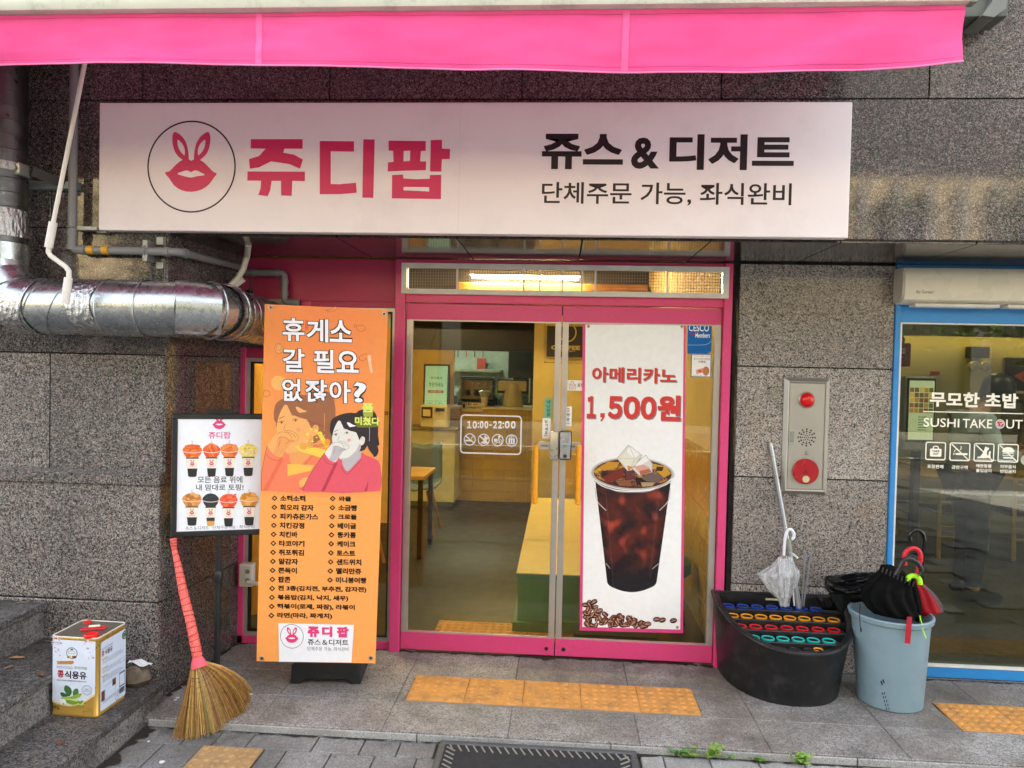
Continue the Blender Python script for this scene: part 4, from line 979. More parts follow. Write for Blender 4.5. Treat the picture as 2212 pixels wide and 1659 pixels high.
# ------------------------------------------------------------------ fire alarm box on the pillar
a = at(1695, 815.5, 'Y', -.045); c = at(1786, 1069, 'Y', -.045)
fa = thing('fire_alarm_box', ((a.x+c.x)/2, -.04, c.z), 'stainless fire alarm box with red lamp and red push disc on the pillar', 'fire alarm')
MSS = mat('brushed_stainless', 'b0aca2', .42, metal=.75, var=.06, vscale=3)
x0, x1, z0_, z1_ = a.x, c.x, c.z, a.z; wdt = .026
mb = MB()
def fr(o, yo, i, yi):  # sloping frame ring
    A = [(x0+o, z0_+o), (x1-o, z0_+o), (x1-o, z1_-o), (x0+o, z1_-o)]; B = [(x0+i, z0_+i), (x1-i, z0_+i), (x1-i, z1_-i), (x0+i, z1_-i)]
    mb.add([(p[0], yo, p[1]) for p in A]+[(p[0], yi, p[1]) for p in B], [(k, (k+1) % 4, 4+(k+1) % 4, 4+k) for k in range(4)])
fr(0, -.0305, .0, -.038); fr(0, -.038, wdt*.75, -.056); fr(wdt*.75, -.056, wdt, -.054); fr(wdt, -.054, wdt+.003, -.046)
part('box_frame', mb, MSS, fa)
mb = MB(); mb.box(x0+wdt+.003, -.052, z0_+wdt+.003, x1-wdt-.003, -.04, z1_-wdt-.003, .002); part('box_door', mb, MSS, fa)
mb = MB(); mb.box(x0+wdt-.002, -.044, z0_+wdt-.002, x1-wdt+.002, -.032, z1_-wdt+.002); part('door_gap', mb, JOINT, fa)
l = at(1743, 864, 'Y', -.055); Dn = Vector((0, -1, 0))
mb = MB(); mb.lathe((l.x, -.052, l.z), [(.047, 0), (.047, .006), (.041, .012), (.041, .008)], 32, Dn); part('lamp_bezel', mb, MSS, fa, True)
mb = MB(); mb.lathe((l.x, -.052, l.z), [(.041, .006), (.038, .02), (.028, .032), (.014, .038), (.0008, .040)], 32, Dn); part('alarm_lamp', mb, mat('red_lamp_glass', 'b00d0d', .12, var=.1, emit='ff2010', estr=.02), fa, True)
l = at(1739.5, 1018, 'Y', -.055)
mb = MB(); mb.lathe((l.x, -.052, l.z), [(.072, 0), (.072, .014), (.068, .018), (.0008, .018)], 40, Dn); dsk = part('push_disc', mb, mat('red_plastic', 'a5121c', .25), fa, True)
mb = MB(); mb.lathe((l.x, -.070, l.z), [(.012, 0), (.011, .002), (.0008, .003)], 20, Dn); part('disc_centre', mb, mat('red_plastic_dark', '8a0e16', .3), dsk, True)
mb = MB(); mb.lathe((l.x, -.070, l.z-.043), [(.020, 0), (.019, .004), (.012, .006), (.0008, .006)], 24, Dn); part('push_button', mb, mat('cream_button', 'c9bb8e', .3), dsk, True)
l = at(1742.5, 945, 'Y', -.053)
for rr, nn in ((0, 1), (.012, 6), (.022, 8), (.034, 12), (.047, 12)):
    for k in range(nn):
        t = k*2*math.pi/nn; mb = MB(); mb.lathe((l.x+rr*math.cos(t), -.0523, l.z+rr*math.sin(t)), [(.0034 if rr < .03 else .0052, 0), (.0005, .0004)], 8, Dn); part('speaker_hole', mb, MGASK, fa)
l0 = at(1707, 928, 'Y', -.055); l1 = at(1719, 959, 'Y', -.055)
mb = MB(); mb.box(l0.x-.004, -.056, l1.z, l1.x-.006, -.052, l0.z, .001); part('latch_plate', mb, MALU, fa)
mb = MB(); mb.box(l0.x+.002, -.062, l1.z+.01, l1.x-.011, -.056, l0.z-.01, .002); part('latch', mb, MZ, fa)
p = Print((l.x, -.0522, 1.2), (1, 0, 0), (0, 0, 1), C7_ := crop(2040, 740, 2.212)); p.text('발신', 776, 1328, 790, 1337, '4a4640', 1, .02); p.text('경종-1', 770, 1341, 800, 1351, '4a4640', 1, .03); p.build('box_lettering', MINKM, fa)

# ------------------------------------------------------------------ blue sushi shopfront
bf = thing('blue_shopfront', (2.6, 0, 0), 'blue framed glass shopfront of the neighbouring sushi take-out shop', 'shopfront')
bx0 = 1.874; gx = at(1940, 750, 'Y', 0).x; RX = 4.6
gt = at(1945, 700, 'Y', 0).z; gb = at(1990, 1430, 'Y', 0).z
mb = MB(); mb.box(bx0, -.045, -.01, gx-.008, .04, 2.341, .004); part('post', mb, MBLUE, bf)
mb = MB(); mb.box(gx-.008, -.03, gt+.008, RX, .06, 2.3415, .003); mb.box(gx-.008, .062, 2.3, RX+2, .075, 2.65); part('head_rail', mb, MBLUE, bf)
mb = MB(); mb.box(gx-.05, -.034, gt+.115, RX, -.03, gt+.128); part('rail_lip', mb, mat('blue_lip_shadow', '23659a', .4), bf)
mb = MB(); mb.box(gx-.008, -.03, .004, RX, .04, gb-.012, .003); part('bottom_rail', mb, MBLUE, bf)
mb = MB(); mb.box(gx-.012, -.036, gb-.012, gx+.004, .03, gt+.008, .001); mb.box(gx+.004, -.034, gb-.012, RX, .0, gb-.002, .001); mb.box(gx+.004, -.034, gt+.0, RX, .0, gt+.008, .001); part('white_bead', mb, mat('white_bead_paint', 'e0ddd2', .35), bf)
mb = MB(); mb.box(gx, .0, gb-.01, RX, .008, gt+.006); part('pane', mb, GLS, bf)
mb = MB(); mb.box(bx0, -.02, -.012, RX, .06, .004); part('sill', mb, mat('dark_sill', '3e2f2c', .6), bf)
CS = crop(2700, 900, 2.37); CT = crop(2640, 1220, 4.1475)
p = Print((2.4, -.0004, 1.2), (1, 0, 0), (0, 0, 1), CS); CW = 'f6f1df'
p.text('무모한 초밥', 145, 622, 762, 742, CW, 1, .032); p.line([(97, 762), (801, 778)], 7, CW, 0)
p.cr = CT
p.text('SUSHI', 424, 85, 860, 204, CW, 1, .008); p.text('TAKE', 905, 96, 1265, 215, CW, 1, .008); p.text('UT', 1440, 106, 1640, 222, CW, 1, .008)
p.ell(1365, 160, 56, 56, 'e9e6e0', 1); p.ell(1365, 160, 46, 46, 'b83a34', 2); p.line([(1330, 150), (1345, 190), (1372, 192)], 8, 'f0ece6', 3, 3); p.line([(1345, 135), (1380, 125), (1400, 160)], 7, 'f0ece6', 3, 3); p.line([(1362, 150), (1378, 185), (1382, 150)], 7, 'f0ece6', 3); p.rect(1335, 182, 1398, 192, '3a6cb0', 4)
for x0_, y0_, x1_, y1_, t1, t2 in ((448, 378, 692, 610, '포장판매', None), (746, 386, 992, 620, '금연구역', None), (1044, 394, 1288, 628, '애완동물', '출입금지'), (1340, 402, 1586, 638, '외부음식', '반입금지')):
    p.rect(x0_, y0_, x1_, y1_, CW, 0, r=26, hole=13); xm = (x0_+x1_)/2-2
    if t2: p.text(t1, xm-96, y1_+24, xm+94, y1_+72, CW, 1, .02); p.text(t2, xm-96, y1_+82, xm+92, y1_+130, CW, 1, .02)
    else: p.text(t1, xm-100, y1_+48, xm+96, y1_+100, CW, 1, .02)
    if x0_ > 700: p.line([(x0_+22, y0_+22), (x1_-18, y1_-16)], 13, CW, 4)
p.rect(502, 462, 640, 564, CW, 1, r=14); p.line([(542, 466), (544, 442), (572, 434), (600, 442), (603, 466)], 14, CW, 1, 3); p.text('TAKE', 526, 480, 616, 508, '2b2c22', 2, .035); p.text('OUT', 536, 516, 606, 542, '2b2c22', 2, .035)
p.rect(790, 516, 962, 545, CW, 1); p.rect(800, 512, 806, 550, '3b3c2c', 2); p.rect(815, 512, 820, 550, '3b3c2c', 2); p.line([(800, 508), (806, 486), (828, 478)], 7, CW, 1, 3); p.line([(870, 480), (886, 458), (878, 432)], 8, CW, 1, 3)
p.poly([(1082, 580), (1090, 560), (1116, 562), (1150, 520), (1170, 470), (1185, 434), (1200, 448), (1230, 455), (1222, 478), (1205, 490), (1200, 530), (1222, 578), (1150, 582)], CW, 1); p.poly([(1215, 580), (1222, 520), (1236, 490), (1250, 500), (1244, 540), (1248, 575)], CW, 1)
p.poly([(1394, 510), (1404, 470), (1436, 448), (1490, 448), (1524, 468), (1534, 510)], CW, 1, sm=2); p.line([(1396, 530), (1425, 520), (1460, 532), (1500, 520), (1532, 530)], 8, CW, 1, 3); p.rect(1394, 544, 1534, 556, CW, 1); p.rect(1400, 566, 1526, 588, CW, 1, r=9)
p.ell(1668, 605, 50, 60, 'b7b09c', 0)
tag(p.build('window_lettering', MINKM, bf), 'white 무모한 초밥 SUSHI TAKE OUT lettering with four pictogram boxes')
p = Print((2.0, .0104, 1.9), (-1, 0, 0), (0, 0, 1)); p.n = -p.n
p = Print((2.0, .012, 1.9), (1, 0, 0), (0, 0, 1), crop(2500, 750, 3.072))
p.rect(500, 824, 622, 1040, '7e1c18', 0, r=16); p.ell(522, 800, 52, 54, '7e1c18', 0, ring=24); p.text('KE', 512, 870, 578, 922, 'b9aca0', 1, .05); p.text('T', 512, 944, 546, 1000, 'b9aca0', 1, .05)
tag(p.build('takeout_bag_sticker', MINKM, bf), 'dark red shopping bag sticker on the inside of the blue framed glass')
# air curtain
ac = thing('air_curtain', (2.9, -.1, 2.1), 'long white air curtain unit mounted above the blue framed shop window', 'air curtain')
za = at(1957, 577, 'Y', -.16).z; zb = at(1957, 655, 'Y', -.16).z; xa = at(1930, 620, 'Y', -.05).x
mb = MB(); pf_ = [(-.046, zb+.01), (-.06, zb), (-.12, zb+.004), (-.155, zb+.022), (-.166, zb+.05), (-.166, za-.05), (-.158, za-.02), (-.14, za), (-.046, za+.004)]
mb.prism([(xa+.012, y, z) for y, z in pf_], (3, 0, 0)); part('housing', mb, mat('air_curtain_white', 'd8d2bf', .28, var=.04, vscale=2), ac, True)
mb = MB(); mb.prism([(xa, -.05+(y+.046)*.93, zb+.008+(z-zb)*.94) for y, z in pf_], (.012, 0, 0)); part('end_cap', mb, mat('air_curtain_cap', 'b9b4a6', .35), ac, True)
for X in (xa+.08, xa+.57): 
    mb = MB(); mb.box(X, -.14, zb-.016, X+.45, -.06, zb+.004, .004); part('air_outlet', mb, mat('outlet_white', 'd5d3cc', .4), ac)
p = Print((2, -.1662, 2.2), (1, 0, 0), (0, 0, 1), crop(2500, 750, 3.072)); p.text('Air Curtain', 674, 344, 826, 372, '3f3d38', 1, .006); p.line([(830, 350), (848, 351)], 3, '3f3d38', 1); p.build('unit_lettering', MINKM, ac)

# ------------------------------------------------------------------ sushi shop inside
def room(name, x0, x1, y0, y1, zc_, wallm, floorm, ceilm, t=.1):
    struct(name+'_floor', MB().box(x0, y0, -.05, x1, y1, -.002), floorm)
    struct(name+'_ceiling', MB().box(x0, y0, zc_, x1, y1, zc_+t), ceilm)
    struct(name+'_wall', MB().box(x0-t, y0, -.05, x0, y1, zc_), wallm); struct(name+'_wall', MB().box(x1, y0, -.05, x1+t, y1, zc_), wallm); struct(name+'_wall', MB().box(x0-t, y1, -.05, x1+t, y1+t, zc_), wallm)
MSW = mat('sushi_wall_paint', '9c9c7a', .7, var=.05, vscale=2)
room('sushi_shop', 1.91, 6.2, .06, 4.1, 2.62, MSW, mat('sushi_floor', '4a4a40', .5, var=.2), mat('sushi_ceiling', '4b4a3c', .8))
z = at(2100, 728, 'Y', 3.9).z
cv = thing('cove_light', (3.9, 3.9, z), 'warm yellow strip light glowing along the back wall of the sushi shop', 'light')
mb = MB(); mb.box(2.55, 3.80, z-.0, 6.2, 3.86, z+.45); part('cove_board', mb, mat('cove_board_paint', '6b6a4a', .7), cv)
mb = MB(); mb.box(2.56, 3.90, z+.03, 6.15, 3.93, z+.045); part('light_strip', mb, mat('cove_strip', 'ffdc90', .5, emit='ffcf78', estr=4.5), cv)
for i_, (X, Y) in enumerate(((3.0, 1.2), (4.2, 1.2), (3.6, 2.6))):  # lamps added to brighten the dim interior; none is seen there
    t = thing('added_downlight', (X, Y, 2.56), 'unseen round ceiling light added to brighten the sushi shop, %s' % ('nearest the left wall', 'farther right near the glass', 'farther back')[i_], 'light'); part('lens', MB().lathe((X, Y, 2.585), [(.0005, 0), (.09, 0), (.09, .02)], 20), mat('added_downlight_lens', 'fff0d0', .4, emit='ffeccc', estr=12), t)
def kiosk_panel(name, px0, py0, px1, py1, Y, label):
    a = at(px0, py0, 'Y', Y); c = at(px1, py1, 'Y', Y); t = thing(name, ((a.x+c.x)/2, Y, 0), label, 'order kiosk')
    return t, a, c
t, a, c = kiosk_panel('order_kiosk', 1960, 816, 2016, 956, 2.9, 'black framed order screen with menu pictures standing inside the sushi shop')
mb = MB(); mb.box(a.x-.02, 2.9, c.z-.09, c.x+.02, 3.0, a.z+.02, .02); part('kiosk_shell', mb, mat('kiosk_silver', '9a9a8c', .4), t)
mb = MB(); mb.box(a.x, 2.885, c.z, c.x, 2.905, a.z, .006); part('screen_bezel', mb, MBLACK, t)
mb = MB(); mb.box(a.x+.1, 2.92, 0, c.x-.1, 3.0, c.z-.05); mb.box(a.x, 2.85, 0, c.x, 3.1, .03); part('kiosk_stand', mb, MBLACK, t)
p = Print((a.x, 2.883, a.z), (1, 0, 0), (0, 0, 1)); w_ = c.x-a.x; h_ = a.z-c.z
def uvrect(p, x0, y0, x1, y1, col, lay=0): p.polyuv([(x0*w_, -y1*h_), (x1*w_, -y1*h_), (x1*w_, -y0*h_), (x0*w_, -y0*h_)], col, lay)
uvrect(p, .06, .04, .94, .96, 'b9c4a4')
rk = random.Random(5)
for i in range(5):
    for j in range(5): uvrect(p, .08+.17*i, .15+.08*j, .23+.17*i, .22+.08*j, rk.choice(['a87a28', '7a4a20', 'c9a23c', '5a5a38', '8a5a3a']), 1)
for j in range(6): uvrect(p, .4, .6+.04*j, .7, .612+.04*j, '50564a', 1)
p.build('screen_picture', ink('screen_ink', .4, .3, .12), t)
# red little sign, emergency lamps, menu poster on the back wall
a = at(2012, 802, 'Y', 4.05); c = at(2030, 810, 'Y', 4.05); single('wall_sign', MB().box(a.x, 4.05, c.z, c.x, 4.09, a.z), mat('red_sign', '8a2a22', .5), 'tiny red sign high on the sushi shop back wall above the order screen', 'sign')
a = at(2100, 748, 'Y', 3.95); c = at(2122, 773, 'Y', 3.95)
el = thing('emergency_light', (a.x, 3.95, c.z), 'twin round emergency light unit on the sushi shop back wall', 'emergency light')
part('lamp_unit', MB().box(a.x, 3.95, c.z, c.x+.08, 4.09, a.z, .01), MBLACK, el)
for X in (a.x+.0, a.x+.12):
    mb = MB(); mb.lathe((X+.02, 3.93, c.z-.09), [(.05, .05), (.055, 0), (.048, -.01), (.0008, -.02)], 20, Vector((0, 1, 0))); part('lamp_head', mb, mat('lamp_glass_grey', '9a9a80', .15), el, True)
a = at(2178, 772, 'Y', 4.0); mb = MB(); mb.box(a.x, 4.06, a.z-.95, a.x+.75, 4.09, a.z)
ps2 = thing('menu_poster', (a.x+.35, 4.06, a.z-.95), 'dark food menu poster on the right of the sushi shop back wall', 'poster'); part('poster_sheet', mb, mat('poster_grey', '6d6e5a', .6), ps2)
p = Print((a.x, 4.055, a.z), (1, 0, 0), (0, 0, 1)); w_, h_ = .75, .95
uvrect(p, 0, 0, 1, .38, '2a2218', 0); p.polyuv([(.1, -.2), (.3, -.08), (.5, -.12), (.55, -.28), (.3, -.32)], 'a8501c', 1); uvrect(p, 0, .38, 1, .41, 'd9d6c0', 1)
tv = text_mesh('The 무모한 만족', .02); s_ = .6/(tv[3][0]-tv[2][0]); p._emit([(.06+(v[0]-tv[2][0])*s_, -.50+(v[1]-tv[2][1])*s_) for v in tv[0]], tv[1], '24241c', 2)
for k in range(14): p.polyuv([(rk.uniform(.05, .65)+dx*.09, -.62-rk.uniform(0, .25)+dz*.05) for dx, dz in ((0, 0), (1, .1), (1.1, 1), (.2, 1))], rk.choice(['3a342a', '7a3a28', '5a5a50']), 1+k*.1)
p.build('poster_print', MINKM, ps2)
MWOOD = mat('pale_varnished_wood', 'a98f4a', .45, var=.15, vscale=6)
def ladder_chair(cx, cy, rot, label, sc=1.0, material=MWOOD):
    t = thing('wooden_chair', (cx, cy, 0), label, 'chair', 'wooden slat back chairs in the sushi shop')
    Rm = Matrix.Rotation(rot, 3, 'Z'); T = lambda x, y, z: Vector((cx, cy, 0))+Rm @ Vector((x, y, z))*sc
    for s in (-1, 1):
        part('leg', MB().tube([T(s*.19, -.24, .0), T(s*.175, -.20, .42), T(s*.18, -.22, .84)], .019, 6), material, t)
        part('leg', MB().tube([T(s*.19, .20, .0), T(s*.18, .18, .42)], .018, 6), material, t)
    mb = MB(); c0 = T(0, 0, .43); mb.obox(c0, Rm @ Vector((1, 0, 0)), Rm @ Vector((0, 1, 0)), (.40*sc, .40*sc, .03*sc), .008); part('seat', mb, mat('dark_seat_pad', '2c2c24', .6), t)
    for z in (.53, .62, .71, .80):
        part('back_slat', MB().tube([T(-.17, -.212, z), T(0, -.235, z+.004), T(.17, -.212, z)], .024 if z > .78 else .018, 6, flat=.5, up=Vector((0, 0, 1))), material, t)
    for z in (.2, .3): part('stretcher', MB().tube([T(-.18, -.21, z), T(.18, -.21, z)], .011, 6), material, t)
    return t
cc = at(2072, 1209, 'Z', 0)
ladder_chair(cc.x, cc.y+.24, 0, 'pale wooden slat back chair with its back to the sushi shop window')
c2 = at(1975, 1190, 'Z', 0); ladder_chair(c2.x-.1, c2.y+.5, math.pi/2, 'pale wooden chair at the left end of the sushi shop table')
c3_ = at(2235, 1215, 'Z', 0); ladder_chair(c3_.x, c3_.y+.24, 0, 'pale wooden chair at the far right behind the sushi shop glass')
tb = thing('wooden_table', (cc.x-.3, cc.y+.75, 0), 'pale wooden dining table behind the chair in the sushi shop', 'table')
tx0 = at(1985, 1029, 'Z', .74); part('tabletop', MB().box(tx0.x-.35, tx0.y, .71, tx0.x+2.2, tx0.y+.7, .745, .004), MWOOD, tb)
for X, Y in ((tx0.x-.28, tx0.y+.06), (tx0.x+2.1, tx0.y+.06), (tx0.x-.28, tx0.y+.62), (tx0.x+2.1, tx0.y+.62)): part('leg', MB().box(X, Y, 0, X+.06, Y+.06, .71), mat('table_leg_dark', '26241e', .5), tb)

# person placed inside the sushi shop in place of a passer-by's reflection
def skin(name, pts, edges, radii, material, parent, root=0, sub=2):
    org = ORG.get(parent.name, Vector()); me = bpy.data.meshes.new(name); me.from_pydata([tuple(Vector(q)-org) for q in pts], edges, []); me.update(); me.materials.append(material)
    o = _link(name, me, parent); md = o.modifiers.new('skin', 'SKIN'); md.use_smooth_shade = True
    for i, r in enumerate(radii):
        sv = me.skin_vertices[0].data[i]; sv.radius = r if isinstance(r, tuple) else (r, r); sv.use_root = (i == root)
    o.modifiers.new('sub', 'SUBSURF').levels = sub; o.modifiers['sub'].render_levels = sub; return o
hp = at(2126, 900, 'Y', 1.6); PX, PY = hp.x, 1.6
pn = thing('person', (PX, PY, 0), 'person in light blue shirt and black cap placed inside for a mirrored passer-by', 'person')
T = lambda x, y, z: (PX+x, PY+y, z)
MSKIN = mat('skin', 'b98a6a', .5, var=.04); MSHIRT = mat('light_blue_shirt', 'bccfe4', .75, var=.1, bump=.3, gscale=40); MTROU = mat('dark_trousers', '22242a', .8); MHAIR = mat('black_hair', '0f0e0e', .6)
pts = [T(-.10, 0, .98), T(-.11, 0, 1.15), T(-.10, 0, 1.32), T(-.04, 0, 1.43), T(.02, 0, 1.49), T(.075, 0, 1.555), T(.10, 0, 1.62),
       T(-.09, -.19, 1.38), T(-.04, -.25, 1.14), T(.18, -.15, 1.12), T(.26, -.10, 1.16), T(-.09, .19, 1.38), T(-.04, .25, 1.14), T(.16, .12, 1.12), T(.24, .06, 1.16),
       T(-.10, -.10, .90), T(-.07, -.11, .50), T(-.11, -.11, .09), T(.03, -.12, .035), T(-.10, .10, .90), T(-.04, .11, .50), T(-.08, .11, .09), T(.06, .12, .035)]
E_ = [(0, 1), (1, 2), (2, 3), (3, 4), (4, 5), (5, 6), (2, 7), (7, 8), (8, 9), (9, 10), (2, 11), (11, 12), (12, 13), (13, 14), (0, 15), (15, 16), (16, 17), (17, 18), (0, 19), (19, 20), (20, 21), (21, 22)]
Rr = [(.13, .15), (.12, .15), (.13, .17), (.08, .09), .055, .09, .085, .07, .05, .04, .03, .07, .05, .04, .03, .09, .065, .045, .035, .09, .065, .045, .035]
bd = skin('body', pts, E_, Rr, MSKIN, pn)
# clothes follow the same skeleton a little larger
skin('shirt', [pts[i] for i in (0, 1, 2, 3, 7, 8, 9, 11, 12, 13)], [(0, 1), (1, 2), (2, 3), (2, 4), (4, 5), (5, 6), (2, 7), (7, 8), (8, 9)], [(.155, .175), (.145, .175), (.15, .19), (.07, .08), .085, .066, .055, .085, .066, .055], MSHIRT, pn)
skin('trousers', [pts[i] for i in (0, 15, 16, 17, 19, 20, 21)], [(0, 1), (1, 2), (2, 3), (0, 4), (4, 5), (5, 6)], [(.15, .17), .105, .08, .065, .105, .08, .065], MTROU, pn)
for i0, i1 in ((17, 18), (21, 22)):
    A_, B_ = Vector(pts[i0]), Vector(pts[i1]); mb = MB(); mb.tube([(A_.x-.07, A_.y, .045), (A_.x-.03, A_.y, .055), (A_.x+.05, A_.y, .055), (B_.x-.02, B_.y, .045), (B_.x+.05, B_.y, .035), (B_.x+.075, B_.y, .03)], .05, 12, radii=[.03, .052, .056, .052, .044, .02]); part('shoe', mb, MBLACK, pn, True)
mb = MB(); hc = Vector(T(.085, 0, 1.60)); axh = Vector((.35, 0, 1)).normalized()
mb.lathe(hc-axh*.01, [(.108, -.06), (.113, -.02), (.112, .03), (.098, .08), (.06, .115), (.0008, .125)], 24, axh); part('hair', mb, MHAIR, pn, True)
mb = MB(); mb.lathe(hc+axh*.02, [(.117, .0), (.116, .04), (.10, .085), (.06, .12), (.0008, .13)], 24, axh); fwd = Vector((1, 0, -.35)).normalized(); side = Vector((0, 1, 0))
mb.prism([hc+axh*.02+fwd*(.09+.09*math.sin(t))+side*.085*math.cos(t) for t in [q*math.pi/8 for q in range(9)]], axh*.006); part('cap', mb, MBLACK, pn, True)
mb = MB(); f0 = hc+Vector((.095, 0, -.05))
mb.lathe(f0+Vector((.012, 0, 0)), [(.012, -.02), (.016, 0), (.004, .022)], 8, Vector((.2, 0, 1)))
for s in (-1, 1): mb.lathe(f0+Vector((-.006, s*.035, .025)), [(.0005, -.009), (.009, -.004), (.009, .004), (.0005, .009)], 8, Vector((1, 0, 0)))
for s in (-1, 1): mb.lathe(hc+Vector((-.01, s*.108, -.03)), [(.0005, -.012), (.022, -.006), (.022, .004), (.0005, .01)], 10, Vector((0, s, 0)))
part('face', mb, MSKIN, pn, True)
ph = MB(); ph.obox(Vector(T(.30, -.02, 1.18)), Vector((0, 1, 0)), Vector((.5, 0, 1)), (.075, .15, .009), .003); single('phone', ph, MBLACK, 'black phone held by the person in the light blue shirt', 'phone')
for s, hx_ in ((-1, pts[10]), (1, pts[14])):
    H = Vector(hx_); 
    for k in range(5):
        mb = MB(); o_ = Vector((.0, (k-2)*.016, 0)); b0 = H+o_*.8
        if k == 4: mb.tube([H+Vector((.0, -s*.02, .01)), H+Vector((.02, -s*.045, .03)), H+Vector((.045, -s*.055, .045))], .009, 6)
        else: mb.tube([b0, b0+Vector((.035+.004*(k == 1), -s*.01, -.004)), b0+Vector((.06, -s*.018, .014)), b0+Vector((.058, -s*.03, .034))], .008, 6)
        part('finger', mb, MSKIN, pn, True)

# ------------------------------------------------------------------ inside the pink shop
MYW = mat('yellow_wall_paint', 'd8c084', .7, var=.06, vscale=2)
MTILE = [mat('mustard_tile', 'c29a1e', .25, var=.06, vscale=6), mat('mustard_tile_light', 'cba524', .22, var=.06, vscale=6)]
MGROUT = mat('pale_grout', 'd8bd4e', .8)
room('juice_shop', -3.4, .985, .075, 7.2, 2.95, MYW, mat('juice_floor', '201a13', .42, var=.25, vscale=3), mat('juice_ceiling', '3a3228', .8))
def lamp(name, x0, y0, z0, x1, y1, z1, e, s, label):
    t = thing(name, ((x0+x1)/2, (y0+y1)/2, z0), label, 'light')
    part('tube', MB().box(x0, y0, z0, x1, y1, z1), mat('tube_glow_%d' % s, 'ffe9b0', .5, emit=e, estr=s), t)
    part('fixture', MB().box(x0-.02, y0-.03, z1+.002, x1+.02, y1+.03, z1+.05), MWHITE, t); return t
lamp('tube_light', -1.02, 3.92, 2.70, .17, 3.97, 2.73, 'ffe2a8', 46, 'bright tube light seen through the left half of the wire mesh grille')
lamp('tube_light', .45, 2.6, 2.80, .85, 2.66, 2.83, 'ffd494', 9, 'tube light near the door at the right end behind the grille')
lamp('tube_light', -2.9, 1.1, 2.80, -1.7, 1.15, 2.83, 'ffdca8', 42, 'tube light over the tables behind the side window')
lamp('tube_light', -2.3, 5.9, 2.3, -.9, 5.95, 2.33, 'f0f4ea', 15, 'cool white tube light over the kitchen at the back')
wb_ = single('ceiling_beam', MB().box(-1.2, 4.0, 2.53, .95, 4.2, 2.66, .01), mat('orange_wood', 'a8702a', .5, var=.2), 'orange brown wooden beam below the tube light inside the pink shop', 'beam')
single('added_bulkhead', MB().box(-3.35, 4.21, 2.32, .98, 4.28, 2.945), mat('bulkhead_dark', '241e18', .6), 'dark bulkhead board added behind the wooden beam to darken the grille view', 'bulkhead')  # board added to hide the lit wall and darken the grille view
single('ceiling_panel', MB().box(-3.38, .1, 2.90, .97, 7.1, 2.945), mat('ceiling_dark_paint', '2c2620', .8), 'dark painted ceiling board inside the pink shop', 'ceiling board')
# tiled counter
ct = thing('tiled_counter', (-.9, 5.2, 0), 'order counter faced with mustard yellow square tiles inside the pink shop', 'counter')
a = at(945, 1082, 'Z', 0); c = at(1146, 1086, 'Z', 0); cy = 4.93; cxl, cxr = -1.62, c.x+.02; ctz = at(1100, 880, 'Y', cy).z
part('counter_body', MB().box(cxl, cy+.006, 0, cxr, cy+.6, ctz-.03), MGROUT, ct)
part('worktop', MB().box(cxl-.02, cy-.03, ctz-.03, cxr+.02, cy+.62, ctz, .005), mat('worktop_pale', 'ddd0a8', .3), ct)
ts = .135; k = 0; nz_ = int((ctz-.03)/ts)+1; nx_ = int((cxr-cxl)/ts)+1
for i in range(nx_):
    for j in range(nz_):
        X, Z = cxl+i*ts, j*ts
        mb = MB(); mb.box(X+.0025, cy-.003, Z+.0025, min(X+ts, cxr)-.0025, cy+.006, min(Z+ts, ctz-.032)-.0025)
        part('tile', mb, MTILE[rnd.random() > .6], ct)
# white side counter with kiosk
a = at(885, 925, 'Y', 4.45); c = at(958, 1090, 'Y', 4.45)
wc = thing('white_counter', (c.x-.3, 4.5, 0), 'low cream counter standing before the tiled counter, carrying the order kiosk', 'counter')
wz = at(940, 924, 'Y', 4.45).z
part('counter_body', MB().box(c.x-.75, 4.47, .06, c.x+.12, 4.93, wz-.03), mat('cream_laminate', 'c9c08e', .4), wc); part('plinth', MB().box(c.x-.75, 4.49, 0, c.x+.10, 4.9, .06), mat('green_plinth', '5d6a4a', .5), wc)
part('worktop', MB().box(c.x-.77, 4.44, wz-.03, c.x+.15, 4.93, wz, .004), mat('grey_worktop', '7d7658', .4), wc)
a = at(912, 786, 'Y', 4.5); c = at(969, 925, 'Y', 4.5); m_ = at(940, 866, 'Y', 4.5)
ok = thing('order_kiosk', ((a.x+c.x)/2, 4.5, wz), 'touch screen order kiosk reading 주문하세요 with a pale green screen', 'order kiosk')
kz = at(930, 873, 'Y', 4.5).z
part('screen_housing', MB().box(a.x+.02, 4.5, kz, c.x, 4.56, a.z, .01), MBLACK, ok)
part('printer_base', MB().box(a.x, 4.42, wz, c.x-.01, 4.7, kz-.005, .02), mat('kiosk_cream', 'c9b988', .4), ok)
p = Print((a.x, 4.498, a.z), (1, 0, 0), (0, 0, 1), crop(1180, 900, 4.2538))
p.poly([(357, 793), (636, 795), (619, 1300), (340, 1292)], '9fd0bd', 0); p.text('여기에서', 418, 925, 562, 965, '2c4a46', 1, .01); p.text('주문하세요', 396, 1000, 580, 1058, '2c4a46', 1, .01)
p.rect(388, 1098, 580, 1136, '8e3426', 1, r=8); p.text('ORDER HERE', 408, 1106, 560, 1128, 'cfc0a4', 2, .01); p.line([(340, 1232), (620, 1238)], 3, '5a8a80', 1); p.line([(478, 1236), (476, 1296)], 3, '5a8a80', 1)
p.text('매장', 375, 1252, 445, 1275, '47706a', 1); p.text('포장', 512, 1254, 575, 1277, '47706a', 1)
p.build('screen_picture', bpy.data.materials['screen_ink'] if False else ink('kiosk_screen', .3, .4, .05), ok)
part('card_reader', MB().box(a.x+.02, 4.405, wz+.12, a.x+.15, 4.42, kz-.03), MBLACK, ok); part('receipt', MB().box(a.x+.04, 4.40, wz+.14, a.x+.13, 4.405, kz-.06), mat('receipt_yellow', 'd0b870', .6), ok)
